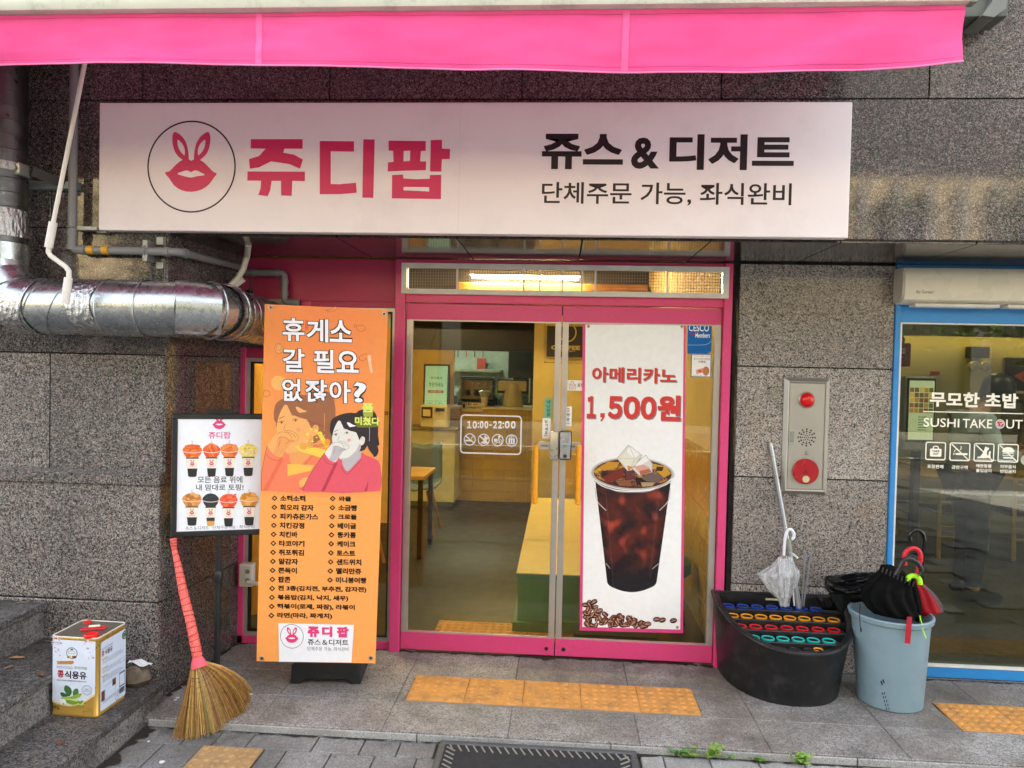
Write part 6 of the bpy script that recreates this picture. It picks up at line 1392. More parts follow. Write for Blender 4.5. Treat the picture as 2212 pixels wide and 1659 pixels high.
logo(p, 313, 1200, .318, 'dd3f78', layer=3, ring='4a484c', ringw=12)
p.text('쥬', 438, 1122, 530, 1206, 'e8407e', 3, .06); p.text('디', 552, 1122, 634, 1206, 'e8407e', 3, .06); p.text('팝', 670, 1124, 764, 1210, 'e8407e', 3, .06)
p.text('쥬스＆디저트', 438, 1224, 762, 1272, '26282a', 3, .02); p.text('단체주문 가능, 좌식완비', 436, 1284, 762, 1318, '4a4c50', 3, .0)
p.build('banner_print', ink('banner_ink', .5, .35), bs)
for q in ((585, 664, -.002), (830, 678, -.002), (566, 1422, 0), (801, 1421, 0)):
    c = bpt(q[0], q[1]); mb = MB(); mb.lathe(c, [(.005, .0), (.006, .004), (.011, .004), (.012, .0)], 18, bnr if bnr.y < 0 else -bnr); part('eyelet', mb, mat('steel_eyelet', 'b9b9b4', .3, metal=.7), bs, True)
    mb = MB(); mb.lathe(c, [(.0058, .0022), (.0005, .0024)], 12, bnr); part('eyelet_hook', mb, MBLACK, bs)
# stand base and mast
a = at(627, 1478, 'Z', 0); c = at(779, 1479, 'Z', 0); th_ = math.atan2(c.y-a.y, c.x-a.x); W_ = (c-a).length
ux = Vector((math.cos(th_), math.sin(th_), 0)); uy = Vector((-ux.y, ux.x, 0)); ztop = at(700, 1428, 'Y', -.5).z-.0
mb = MB(); pr0 = [(0, 0), (.055, 0), (.075, .022), (W_-.075, .022), (W_-.055, 0), (W_, 0), (W_-.004, ztop-.02), (W_-.02, ztop), (.02, ztop), (.004, ztop-.02)]
mb.prism([a+ux*q[0]+Vector((0, 0, q[1])) for q in pr0], uy*.34); bb_ = part('stand_base', mb, MBLACK, bs); bv = bb_.modifiers.new('b', 'BEVEL'); bv.width = .008; bv.segments = 2
mast0 = a+ux*W_/2+uy*.1; tp_ = (B0+B1)/2; 
mb = MB(); mb.tube([mast0+Vector((0, 0, ztop-.01)), Vector((mast0.x, mast0.y, 1.0)), Vector((tp_.x, tp_.y+.16, 1.3))], .014, 10); mb.tube([(tp_.x, tp_.y+.16, 1.05), B0+Vector((.02, .03, -.02))], .005, 6); mb.tube([(tp_.x, tp_.y+.16, 1.05), B1+Vector((-.02, .03, -.02))], .005, 6); mb.tube([(tp_.x, tp_.y+.16, 1.05), B3+Vector((.02, .03, .02))], .005, 6); mb.tube([(tp_.x, tp_.y+.16, 1.05), B2+Vector((-.02, .03, .02))], .005, 6)
part('mast', mb, MBLACK, bs)

# ------------------------------------------------------------------ black framed cup poster stand
L0 = at(372, 893, 'Y', -.80); L2_ = at(378, 1160, 'Y', -.80)
lo_, hi_ = -.79, .2
for _ in range(40):
    m_ = (lo_+hi_)/2
    q = at(565.9, 894.8, 'Y', m_); r = at(559, 1153.8, 'Y', m_)
    if (q.z-r.z) > (L0.z-L2_.z): hi_ = m_
    else: lo_ = m_
q = at(565.9, 894.8, 'Y', lo_)
fex = (Vector((q.x, q.y, 0))-Vector((L0.x, L0.y, 0))).normalized(); fez = (L0-L2_); fez = (fez-fex*fez.dot(fex)).normalized(); fn_ = fex.cross(fez).normalized()
def fpt(x, y): return at_plane(x, y, L0, fn_)
FWID = .455; FH = (L0-L2_).length
fs = thing('poster_stand', (L0.x+.2, L0.y, 0), 'black framed snack cup poster on a black pole, half hidden by the orange banner', 'poster stand')
c0 = L0+fex*FWID/2-fez*FH/2
def fbar(u0, v0, u1, v1):
    mb = MB(); cc_ = L0+fex*(u0+u1)/2-fez*(v0+v1)/2-fn_*.002; mb.obox(cc_, fex, fn_, (u1-u0, .022, v1-v0), .004); part('frame_bar', mb, MBLACK, fs)
t = .027; fbar(0, 0, FWID, t); fbar(0, FH-t, FWID, FH); fbar(0, t+.0005, t, FH-t-.0005); fbar(FWID-t, t+.0005, FWID, FH-t-.0005)
mb = MB(); mb.obox(c0-fn_*.004, fex, fn_, (FWID-t*2+.004, .008, FH-t*2+.004)); part('backing_sheet', mb, mat('poster_white', 'e9ebf0', .4, var=.02), fs)
p = Print(c0-fn_*.0, fex, fez, crop(480, 1200, 4.1475)); p.slope = -.004
p.poly([(180, 168), (1232, 170), (1195, 1560), (192, 1575)], 'eceef4', 0)
logo(p, 709, 225, .50, 'e0407c', layer=1)
p.poly([(560, 60), (860, 60), (860, 166), (560, 166)], '141414', 2.2)
p.text('쥬디팝', 576, 340, 850, 424, 'dc4a86', 1, .02)
p.text('모든 음료 위에', 444, 886, 994, 970, '3a3c42', 1, .015); p.text('내 맘대로 토핑!', 424, 985, 1008, 1062, '3a3c42', 1, .015); p.slope = -.03; p.text('쥬스＆디저트 · 단체주문가능 · 좌식완비', 294, 1494, 1140, 1538, '4a4c52', 1, .0); p.slope = -.02
rc2 = random.Random(4)
def cup(cx, top, food, shape, base='2c2c2c', w=1.0):
    s = w
    p.rect(cx-10, top-60, cx+8, top+20, 'd6d4d8', 1)
    # food heap
    bw = 118*s; yb = top+145
    p.poly([(cx-bw, top+65), (cx-bw*.8, top+20), (cx-bw*.4, top-8), (cx, top-14), (cx+bw*.45, top-6), (cx+bw*.82, top+22), (cx+bw, top+65), (cx+62*s, yb+8), (cx-62*s, yb+8)], food[0], 2, sm=2)
    for k in range(46 if shape == 'pop' else 26):
        a_ = rc2.uniform(-.9, .9); yy = rc2.uniform(top+2, yb-10); ww = bw*(1-.45*max(0, (yy-top-60)/90))*(.9 if yy > top+30 else .75)
        xx = cx+a_*ww*.9; col = rc2.choice(food)
        if shape == 'stick': p.ell(xx, yy, 12, 38, col, 2.2+k*.04, rot=rc2.uniform(-35, 35), n=8)
        elif shape == 'wedge': p.ell(xx, yy, 36, 13, col, 2.2+k*.04, rot=rc2.uniform(-30, 30), n=8)
        elif shape == 'pop': p.ell(xx, yy, 14, 12, col, 2.2+k*.03, n=6)
        elif shape == 'dust': p.ell(xx, yy, 7, 3, col, 2.2+k*.02, n=5)
        else: p.ell(xx, yy, 34, 24, col, 2.2+k*.04, rot=rc2.uniform(-40, 40), n=9)
    p.line([(cx-bw-6, top+70), (cx-bw*.6, top+86), (cx, top+92), (cx+bw*.6, top+86), (cx+bw+6, top+70)], 8, 'f0dcd4', 4, 3)
    p.poly([(cx-78*s, yb+4), (cx+78*s, yb+4), (cx+76*s, yb+22), (cx-76*s, yb+22)], '3a3430', 4.2)
    p.poly([(cx-76*s, yb+18), (cx+76*s, yb+18), (cx+62*s, yb+138), (cx-62*s, yb+138)], 'efe8d2', 4.4)
    p.poly([(cx-60*s, yb+136), (cx+60*s, yb+136), (cx+50*s, yb+232), (cx+30*s, yb+242), (cx-30*s, yb+242), (cx-50*s, yb+232)], base, 4.3)
    if base != '2c2c2c': p.poly([(cx-60*s, yb+136), (cx+60*s, yb+136), (cx+56*s, yb+180), (cx-56*s, yb+180)], '3a3430', 4.35)
    logo(p, cx, yb+72, .185, 'd8467a', layer=5); p.text('JUDY', cx-36, yb+106, cx+34, yb+128, 'c9566e', 5, .0)
reds = ['e2552e', 'ee7238', 'd84824', 'f08a48']; 
cup(378, 508, ['ea6a30', 'f28440', 'd8541f', 'f6964e'], 'wedge', w=1.03); cup(615, 505, reds, 'stick', w=.93); cup(835, 500, ['e87a3a', 'd8622c', 'f0904c'], 'blob', w=.95); cup(1066, 498, ['f0dc7c', 'e6cc5c', 'f8eca4', 'd8b94c'], 'pop')
cup(373, 1108, ['d89048', 'c67c38', 'e8a860', 'b87034'], 'blob', w=1.03); cup(604, 1112, ['34363a', '3c3e42', '5a5c60', '2a2c30'], 'dust', 'd8a050', .86); cup(824, 1118, ['ee5c38', 'e24a2c', 'f47a50'], 'wedge', w=.95); cup(1078, 1104, ['e09a3c', 'd2842c', 'f0b058'], 'blob')
p.build('poster_print', ink('poster_ink', .35, .45), fs)
pa = fpt(470, 1158); pole_b = at(452, 1560, 'Y', pa.y+.03)
pz0 = Vector((pa.x-.015, pa.y+.04, .012)); pz1 = Vector((pa.x, pa.y+.02, pa.z+.2))
mb = MB(); mb.tube([pz0, pz1], .0125, 14, radii=[.0165, .0125]); part('pole', mb, MBLACK, fs, True)
kz_ = at(465, 1245, 'Y', pa.y+.03).z; kx = pz0+(pz1-pz0)*((kz_-pz0.z)/(pz1.z-pz0.z))
mb = MB(); mb.tube([kx+Vector((0, 0, -.03)), kx+Vector((0, 0, -.02)), kx+Vector((0, 0, .02)), kx+Vector((0, 0, .03))], .022, 14, radii=[.018, .022, .022, .018]); part('height_collar', mb, MBLACK, fs, True)
mb = MB(); mb.lathe((pz0.x, pz0.y, .001), [(.0005, 0), (.13, 0), (.13, .012), (.02, .02), (.0005, .02)], 28); part('round_base', mb, MBLACK, fs, True)
# socket box on the pink post
a = at(517, 1218, 'Y', -.05); c = at(548, 1268, 'Y', -.05)
so = thing('socket_box', (a.x, -.03, c.z), 'white outdoor socket box with a plug on the pink post left of the banner', 'socket')
mb = MB(); mb.box(a.x, -.055, c.z, c.x-.01, .0, a.z, .005); part('socket_case', mb, MWPVC, so, True)
mb = MB(); mb.box(a.x+.035, -.062, c.z+.006, c.x-.012, -.055, a.z-.006, .003); part('socket_face', mb, MWHITE, so)
for zz in (.3, .7): mb = MB(); mb.lathe(((a.x+.035+c.x-.012)/2, -.0625, c.z+(a.z-c.z)*zz), [(.014, 0), (.014, .002), (.0005, .001)], 14, Vector((0, -1, 0))); part('outlet', mb, MGREY, so)
mb = MB(); mb.cyl((c.x-.03, -.075, c.z+.035), (c.x+.06, -.085, c.z+.03), .012, 12); part('plug', mb, MWPVC, so, True)

# ------------------------------------------------------------------ straw broom
CK = crop(500, 1560, 2.593)
def bp(x, y):   # the broom leans: depth runs from the wall at the top to the paving at the bottom
    Yt = -.845+(y-100)/(1650-100)*(-1.055+.845); Yt += max(0, (x-260)/360)*.17*(y > 1000); return at(*CK(x, y), 'Y', Yt)
br = thing('broom', (-1.72, -1.0, -.04), 'straw broom with red wrapped handle leaning against the granite corner', 'broom')
hp_ = [(38, 100), (42, 150), (46, 190), (70, 290), (90, 390), (112, 500), (140, 620), (165, 720), (188, 830), (208, 930), (225, 1020)]
P = [bp(*q) for q in hp_]; rr_ = [.0165, .0145, .0125, .016, .0185, .0205, .0215, .0215, .0225, .024, .0215]
fine = []; fr_ = []
for i in range(len(P)-1):
    for k in range(8): t = k/8; fine.append(P[i]*(1-t)+P[i+1]*t); fr_.append((rr_[i]*(1-t)+rr_[i+1]*t)*(1+.05*math.sin((i*8+k)*math.pi/1.0*.5*1.0)))
mb = MB(); mb.tube(fine, .02, 16, radii=fr_)
MRED = NB('red_string_wrap'); _p = MRED.pos((1, 1, .15)); MRED.l(MRED.ramp(MRED.noise(_p, 260, 3, .7), [(.35, lin('d8433c')), (.6, lin('f07064')), (.72, lin('f6b0a4'))]), MRED.p.inputs["Base Color"]); MRED.p.inputs["Roughness"].default_value = .55; MRED.bump(MRED.noise(_p, 260, 3), .5, .003); MRED = MRED.m
part('handle', mb, MRED, br, True)
for k in range(22):
    i = int(2+k*(len(fine)-6)/21); c = fine[i]; d = (fine[i+1]-fine[i-1]).normalized(); 
    a_ = d.cross(Vector((0, 1, 0))).normalized(); b_ = d.cross(a_).normalized(); r_ = fr_[i]+.0012
    mb = MB(); mb.tube([c+a_*math.cos(t)*r_+b_*math.sin(t)*r_+d*.004*math.sin(t+k) for t in [q*2*math.pi/16 for q in range(17)]], .0013, 5); part('binding_wire', mb, MGASK, br)
mb = MB(); mb.tube([bp(222, 1010), bp(228, 1050), bp(238, 1095)], .03, 18, radii=[.023, .034, .042], flat=.6, up=Vector((0, 1, 0))); part('neck_cloth', mb, mat('pink_neck_cloth', 'e85a68', .7, bump=.5, gscale=60), br, True)
def straw_mat(name, c1, c2):
    b = NB(name); pp = b.pos(); b.l(b.ramp(b.noise(pp, 60, 3, .7), [(.3, lin(c1)), (.7, lin(c2))]), b.p.inputs["Base Color"]); b.p.inputs["Roughness"].default_value = .6; return b.m
SM = [straw_mat('straw_tan', '8a6230', 'b88a48'), straw_mat('straw_pale', 'a8803c', 'd9b468'), straw_mat('straw_brown', '6a4826', '94693a'), straw_mat('straw_olive', '6e6238', '948448')]
sb_ = [MB() for _ in SM]; rs = random.Random(9)
bot_ = [(50, 1648), (140, 1640), (250, 1612), (262, 1600), (350, 1590), (430, 1560), (500, 1490), (570, 1440), (612, 1380), (622, 1300)]
def botp(s):
    q = s*(len(bot_)-1); i = min(int(q), len(bot_)-2); f = q-i; return bot_[i][0]*(1-f)+bot_[i+1][0]*f, bot_[i][1]*(1-f)+bot_[i+1][1]*f
for k in range(1700):
    s = (k+rs.random())/1700; n0 = (180+105*s+rs.uniform(-3, 3), 1085-35*s); 
    bx_, by_ = botp(s); bx_ += rs.gauss(0, 7); by_ += rs.gauss(0, 9)-abs(rs.gauss(0, 16))
    if rs.random() < .01: bx_ += 25; by_ -= 30
    cx_ = n0[0]+(bx_-n0[0])*(.30+.42*s**1.5)+ (0 if s < .25 else 14*s); cy_ = n0[1]+(by_-n0[1])*(.42-.14*s)
    dd = rs.gauss(0, .011)
    pts = []
    for j in range(5):
        t = j/4; x = n0[0]*(1-t)**2+cx_*2*t*(1-t)+bx_*t*t; y = n0[1]*(1-t)**2+cy_*2*t*(1-t)+by_*t*t
        q = bp(x, y); q = q+Vector((0, dd*(t*1.6+.35), 0)); q.z = max(q.z, (-.036 if q.y < PE else .003)); pts.append(q)
    mi = 1 if (.12 < s < .2 or .34 < s < .40 or rs.random() < .25) else (3 if .42 < s < .5 and rs.random() < .8 else (2 if rs.random() < .45 else 0))
    sb_[mi].tube(pts, .0016, 3, caps=False, radii=[.0017, .0017, .0015, .0012, .0006])
for mb, m_ in zip(sb_, SM): o = part('bristles', mb, m_, br); o['kind'] = 'stuff'
for pts in ([(172, 1160), (230, 1168), (290, 1145), (345, 1085)], [(165, 1180), (240, 1195), (310, 1165), (368, 1095)], [(160, 1215), (230, 1238), (310, 1215), (395, 1105)]):
    P = [bp(*q)+Vector((0, -.016, 0)) for q in smooth_loop(pts, 5, False)]; mb = MB(); mb.tube(P, .0016, 5); part('stitch_line', mb, MGASK, br)

# ------------------------------------------------------------------ oil can and what lies by it
TZ = .1125
FL = at(109, 1545, 'Z', TZ); FR_ = at(209, 1552, 'Z', TZ); RB = at(279, 1507, 'Z', TZ)
ex = (FR_-FL).normalized(); w_c = (FR_-FL).length; ey = Vector((-ex.y, ex.x, 0)); d_c = max(.2, (RB-FR_).dot(ey)); h_c = at(109, 1374, 'Y', FL.y).z-TZ
oc = thing('oil_can', tuple((FL+RB)/2), 'square white and gold 18 L cooking oil tin with red caps on the lowest step', 'oil can')
ctr = FL+ex*w_c/2+ey*d_c/2
bm = bmesh.new(); 
def rrect(r, w, d, n=5):
    out = []
    for sx_, sy_, t0 in ((1, 1, 0), (-1, 1, 90), (-1, -1, 180), (1, -1, 270)):
        for q in range(n+1): t = math.radians(t0+90*q/n); out.append((sx_*(w/2-r)+r*math.cos(t), sy_*(d/2-r)+r*math.sin(t)))
    return out
def shell(levels, name, material, capt=True):
    mb = MB(); n = None; vs = []; 
    for z, ins in levels:
        R = rrect(.018, w_c-ins*2, d_c-ins*2); n = len(R); vs += [ctr+ex*q[0]+ey*q[1]+Vector((0, 0, z)) for q in R]
    fs_ = [(i*n+q, i*n+(q+1) % n, (i+1)*n+(q+1) % n, (i+1)*n+q) for i in range(len(levels)-1) for q in range(n)]
    fs_ += [tuple(reversed(range(n))), tuple((len(levels)-1)*n+q for q in range(n))]
    mb.add(vs, fs_); return part(name, mb, material, oc, True)
MGOLD = mat('gold_lithographed_tin', 'c49c48', .3, metal=.45, var=.06); MTIN = mat('tin_lid', '8c8678', .32, metal=.75, dirt=('4a463c', 8, .4))
shell([(0, .002), (.004, -.001), (.012, -.001), (.016, .001), (h_c-.016, .001), (h_c-.012, -.001), (h_c-.004, -.001), (h_c, .002)], 'can_body', MGOLD)
shell([(h_c-.002, .004), (h_c+.0005, .004)], 'lid', MTIN)
mb = MB(); R = rrect(.018, w_c-.001, d_c-.001); mb.tube([ctr+ex*q[0]+ey*q[1]+Vector((0, 0, h_c)) for q in R+[R[0]]], .0028, 6, caps=False); part('lid_rim', mb, mat('white_rim', 'd8d4c4', .4), oc, True)
CC = crop(120, 1800, 4.607)
mcan = ink('can_lithography', .3, .5)
p = Print(FL-ey*.0012, ex, Vector((0, 0, 1)), CC); e_ = p.O+p.n*0
def U2(u, v): return (u*w_c, v*h_c)
def RU(u0, v0, u1, v1, col, lay): p.polyuv([U2(u0, v1), U2(u1, v1), U2(u1, v0), U2(u0, v0)], col, lay)
def skyc(u, v): return (205-v*8+20*max(0, nz(u*5, v*7, 1, 2)), 216, 232-v*6)
# front: pale label above a gold wave
n_ = 24; wave = [(k/n_, .20-.055*math.sin(k/n_*3.3+.1)+.10*(k/n_)**3) for k in range(n_+1)]
p.polyuv([U2(.045+.92*a_, v_) for a_, v_ in wave]+[U2(.965, .965), U2(.045, .965)], 'd7dfec', 0)
p.polyuv([U2(.045+.92*a_, v_) for a_, v_ in wave]+[U2(.045+.92*a_, v_-.022) for a_, v_ in reversed(wave)], 'e8cf88', 1)
for k in range(46):
    x = rs.choice([rs.uniform(145, 300), rs.uniform(600, 775)]); y = rs.uniform(415, 520) if rs.random() < .7 else rs.uniform(520, 720)
    p.ell(x, y, rs.uniform(8, 22), rs.uniform(6, 16), rs.choice(['dcc4d0', 'cfb6c4', 'e6d3dc', 'b9a4b4']), 1+k*.03, n=9)
p.ell(433, 640, 76, 78, '3f5a44', 2, ring=8); p.rect(375, 610, 492, 655, 'e9efe9', 3); p.rect(385, 615, 480, 650, '35503c', 3.2, hole=5); p.poly([(405, 600), (433, 575), (462, 600)], '2e4a36', 3.3)
for x, c_ in ((385, '5c8a3c'), (410, 'c9b84a'), (432, 'e0d8a8'), (452, 'b8402e'), (476, '5a3a5a')): p.ell(x, 692, 18, 17, c_, 3.5, n=12)
p.poly([(218, 748), (450, 742), (462, 768), (440, 790), (226, 790), (236, 768)], 'c08850', 3); p.text('깔끔하고 진한 대용유', 262, 760, 436, 778, '3a2418', 4, .0)
p.text('RICH GOLD', 228, 810, 442, 858, '6a6c6a', 3, -.005); p.text('프리미엄', 466, 818, 634, 868, '3a3c3c', 3, .0)
p.text('콩', 235, 870, 322, 975, 'a82430', 3, .035); p.text('식용유', 334, 878, 632, 1002, '26262a', 3, .03); p.text('RICH GOLD PREMIUM SOYBEAN OIL', 230, 996, 634, 1040, '3a3a40', 3, .01)
p.text('CJBAREUN', 170, 478, 292, 510, '8a8c90', 3, .0)
for L_, c_ in (([(385, 1225), (330, 1150), (335, 1090), (365, 1078), (420, 1120), (432, 1180), (405, 1225)], '3f6a3a'), ([(450, 1215), (450, 1160), (480, 1125), (515, 1128), (525, 1180), (490, 1230)], '4a7840'), ([(275, 1185), (310, 1175), (400, 1225), (300, 1235)], '3c6436'), ([(290, 1245), (400, 1240), (500, 1200), (570, 1190), (540, 1240), (470, 1262), (380, 1268)], '8fae3c'), ([(280, 1250), (400, 1275), (500, 1300), (592, 1285), (560, 1330), (440, 1340), (350, 1310)], '7a9c34')): p.poly(L_, c_, 4, sm=2)
for x in range(8): p.ell(330+x*27, 1262+x*3, 13, 12, 'c9dc6a', 5, n=10)
for x, y in ((445, 1352), (487, 1345), (520, 1332), (585, 1335), (560, 1345)): p.ell(x, y, 15, 13, 'c4d870', 5.2, n=10)
p.ell(310, 1300, 46, 38, 'eef0ea', 5); p.ell(318, 1330, 12, 12, '8aa84a', 5.4)
p.ell(638, 1145, 70, 70, '7a8288', 3, ring=4); p.ell(638, 1145, 56, 56, '7a8288', 3, ring=3); p.text('Best', 616, 1120, 664, 1146, '5a6268', 3); p.text('CHOICE', 600, 1150, 678, 1170, '5a6268', 3)
p.text('18 L', 180, 1352, 252, 1396, '2a2620', 3, .03); p.text('165 kg 00,000kcal', 180, 1402, 292, 1420, '4a3c20', 3, .01); p.text('대두유', 650, 1404, 700, 1420, '6a5428', 3); p.text('식용유지가공품', 590, 1430, 704, 1446, '6a5428', 3)
p.build('front_print', mcan, oc)
# side face
p = Print(FR_+ex*.0012, ey, Vector((0, 0, 1)), CC)
def V2(u, v): return (u*d_c, v*h_c)
p.n = ey.cross(Vector((0, 0, 1))).normalized()
p.polyuv([V2(.12, .05), V2(.95, .05), V2(.97, .07), V2(.97, .90), V2(.95, .93), V2(.13, .93), V2(.10, .91), V2(.10, .07)], 'ccd9e8', 0)
p.ell(1152, 388, 38, 58, '3f5a44', 1, ring=12); p.rect(1130, 372, 1176, 400, '4a6450', 2)
p.text('프리미엄', 938, 478, 1002, 448, '5a5450', 2) if False else None
tv_ = lambda s, u0, v0, u1, v1, col, b_=.0: (lambda T_: p._emit([((u0+(q[0]-T_[2][0])/(T_[3][0]-T_[2][0])*(u1-u0))*d_c, (v0+(q[1]-T_[2][1])/(T_[3][1]-T_[2][1])*(v1-v0))*h_c) for q in T_[0]], T_[1], col, 2))(text_mesh(s, b_))
tv_('RICHGOLD 프리미엄', .13, .82, .5, .85, '6a5c58'); tv_('콩', .13, .74, .22, .81, 'a82430', .03); tv_('식용유', .24, .74, .5, .81, '26262a', .03)
for v_ in (.72, .60, .50): p.polyuv([V2(.14, v_-.025), V2(.34, v_-.025), V2(.34, v_-.008), V2(.14, v_-.008)], 'c8b890', 1)
ln_ = 0
for v_ in [.685, .67, .655, .64, .565, .55, .535, .52, .465, .45, .435, .42, .405, .17, .155, .14]:
    x = .17
    while x < rs.uniform(.75, .93): l_ = rs.uniform(.03, .09); p.polyuv([V2(x, v_), V2(x+l_, v_), V2(x+l_, v_+.005), V2(x, v_+.005)], '7a8288', 1); x += l_+.015
p.polyuv([V2(.13, .17), V2(.24, .17), V2(.24, .30), V2(.13, .30)], '6a4234', 1); p.polyuv([V2(.5, .28), V2(.62, .28), V2(.62, .37), V2(.5, .37)], '6a4234', 1)
p.polyuv([V2(.25, .17), V2(.62, .17), V2(.62, .37), V2(.25, .34)], '8a949c', 1, [[V2(.255, .175), V2(.615, .175), V2(.615, .365), V2(.255, .335)]])
p.polyuv([V2(.74, .2), V2(.94, .2), V2(.94, .39), V2(.74, .39)], '3a4248', 1, [[V2(.75, .215), V2(.93, .215), V2(.93, .37), V2(.75, .37)]])
for k in range(16): p.polyuv([V2(.74+k*.0125, .11), V2(.74+k*.0125+.004+.003*(k % 3), .11), V2(.74+k*.0125+.004+.003*(k % 3), .185), V2(.74+k*.0125, .185)], '1e2226', 1)
p.ell(1042, 1245, 20, 38, '4a5258', 1, ring=4)
p.build('side_print', mcan, oc)
MREDC = mat('red_plastic_cap', 'd8201e', .3, var=.05)
tz = TZ+h_c+.001
def ontop(u, v): return ctr+ex*(u-.5)*w_c+ey*(v-.5)*d_c+Vector((0, 0, h_c+.001))
mb = MB(); q = ontop(.80, .10); mb.lathe(q, [(.030, 0), (.030, .010), (.027, .013), (.021, .013), (.021, .007), (.0005, .006)], 24); part('spout_cap', mb, MREDC, oc, True)
mb = MB(); q = ontop(.22, .84); mb.lathe(q, [(.018, 0), (.018, .006), (.015, .008), (.0005, .008)], 18); part('air_cap', mb, MREDC, oc, True)
h0, h1 = ontop(.44, .40), ontop(.78, .52); dv = (h1-h0); pe_ = Vector((-dv.y, dv.x, 0)).normalized()
mb = MB(); mb.tube([h0+pe_*.013*math.cos(t)+dv.normalized()*(-.012*abs(math.sin(t)))+Vector((0, 0, .006)) for t in [math.pi*(0+q/6) for q in range(7)]]+[h1-pe_*.013*math.cos(t)+dv.normalized()*(.012*abs(math.sin(t)))+Vector((0, 0, .008)) for t in [math.pi*(q/6) for q in range(7)]]+[h0+pe_*.013+Vector((0, 0, .006))], .0042, 8); part('carry_handle', mb, mat('red_handle_plastic', 'c8142c', .35), oc, True)
mb = MB(); mb.tube([h0+dv*.22+pe_*.012+Vector((0, 0, .012)), h0+dv*.8+pe_*.012+Vector((0, 0, .014))], .0058, 10); part('handle_grip', mb, mat('cream_grip', 'd9cdb4', .5), oc, True)
mb = MB(); c = at(283, 1465, 'Z', TZ+.05)+Vector((.0, .05, 0))
mb.lathe((c.x, c.y, TZ-.002), [(.0005, 0), (.045, .0), (.062, .03), (.056, .075), (.03, .10), (.0005, .105)], 12); 
mb.v = [v+Vector((nz(v.x*30, v.z*30, 1, 1)*.02, nz(v.y*30, v.z*30, 1, 4)*.02, nz(v.x*30, v.y*30, 1, 8)*.012)) for v in mb.v]
single('stone', mb, mat('rough_stone', '6e6250', .9, var=.3, vscale=30, bump=.8, gscale=60), 'rough brown stone lying behind the oil tin on the lowest step', 'stone', smooth=True)
mb = MB(); mb.grid(5, 3, lambda u, v: Vector((c.x-.03+.10*u, c.y-.03+.05*v, TZ+.115+.008*math.sin(u*7+v*5)-.012*u))); single('paper_scrap', mb, mat('paper_white', 'd9dad6', .8), 'crumpled white paper scrap on top of the brown stone', 'paper scrap')
# dry leaves and litter on steps and paving
def leaf(x, y, z, s, rot, material, label, cat='leaf', grp='dry leaves on the steps'):
    mb = MB(); n = 7
    def f(u, v): a_ = (u-.5)*2; wv = math.sin(math.pi*u)**.8*.42*(1+.15*math.sin(u*20)); return Vector((x, y, z))+Matrix.Rotation(rot, 3, 'Z') @ Vector((a_*s, (v-.5)*2*wv*s, .12*s*(abs(v-.5)*2)**2+.06*s*math.sin(u*5)+.002))
    mb.grid(n, 2, f); return single('dry_leaf', mb, material, label, cat, grp)
ML1 = mat('leaf_brown', '6b4630', .8, var=.3, vscale=40); ML2 = mat('leaf_tan', 'a8845a', .8, var=.3, vscale=40)
CL = crop(0, 1530, 2.212)
for x, y, z, s, m_, lb in ((265, 770, .30, .028, ML2, 'pale tan leaf stuck at the foot of the top step riser'), (110, 940, .298, .035, ML2, 'tan curled leaf on the middle step tread'), (60, 1000, .298, .02, ML2, 'small pale leaf below the curled leaf on the middle step'), (385, 1495, TZ, .022, ML1, 'red brown leaf on the lowest step near its edge'), (415, 1500, TZ, .016, ML1, 'small red brown leaf beside the larger one on the lowest step'), (60, 520, .481, .02, ML1, 'brown leaf on the top step by the wall'), (1095, 1378, -.037, .018, mat('leaf_dark', '2a211b', .8), 'dark leaf on the paving left of the broom'), (1415, 1495, -.037, .014, ML1, 'brown leaf bit in front of the broom above the tan tactile tile'), (270, 1050, .298, .03, ML1, 'brown leaf litter on the middle step behind the oil tin')):
    q = at(*CL(x, y), 'Z', z); leaf(q.x, q.y, z, s, rs.uniform(0, 6), m_, lb)
ltr = MB()
for k in range(170):
    if k < 110: x, y, z = rs.choice([(rs.uniform(-2.9, -2.27), rs.uniform(-1.6, -.82), .297), (rs.uniform(-2.23, -1.96), rs.uniform(-2.0, -.84), .1135), (rs.uniform(-3.3, -2.6), rs.uniform(-1.4, -.82), .480)])
    else: x, y, z = rs.uniform(-1.9, 2.4), rs.uniform(-1.06, -.05), .0015
    if z < .01 and y < PE: z = -.036
    if rs.random() < .35: y = -.80-abs(rs.gauss(0, .04)) if z > .05 else y
    s = rs.uniform(.002, .006); a_ = rs.uniform(0, 6); l_ = s*rs.choice((1, 1, 3, 6))
    ltr.obox(Vector((x, y, z+.001)), Vector((math.cos(a_), math.sin(a_), 0)), Vector((-math.sin(a_), math.cos(a_), 0)), (l_, s*.8, .002))
o = ltr.build('litter', mat('straw_litter', '8c7a5c', .9, var=.4, vscale=60)); tag(o, 'bits of straw, grit and leaf crumbs scattered on steps and paving', 'litter', kind='stuff')
wl = [(1062, 1622, -.038, .012, 'white paper bit on the paving left of the tan tactile tile'), (975, 1487, -.038, .006, 'tiny white paper bit on the paving near the lowest step'), (1165, 1200, .002, .010, 'white petal scrap at the foot of the wall behind the broom'), (1150, 1215, .002, .008, 'second white scrap just below it at the wall behind the broom'), (1650, 1175, .002, .008, 'white tissue bit right of the broom bristles')]
for x, y, z, s, lb in wl:
    q = at(*CL(x, y), 'Z', z); mb = MB(); mb.prism([(q.x+s*math.cos(t)*(1+.3*math.sin(3*t)), q.y+s*math.sin(t), z) for t in [k*math.pi/4 for k in range(8)]], (0, 0, .003)); single('paper_bit', mb, mat('paper_white', 'd9dad6', .8), lb, 'paper scrap', 'white paper bits on the ground')

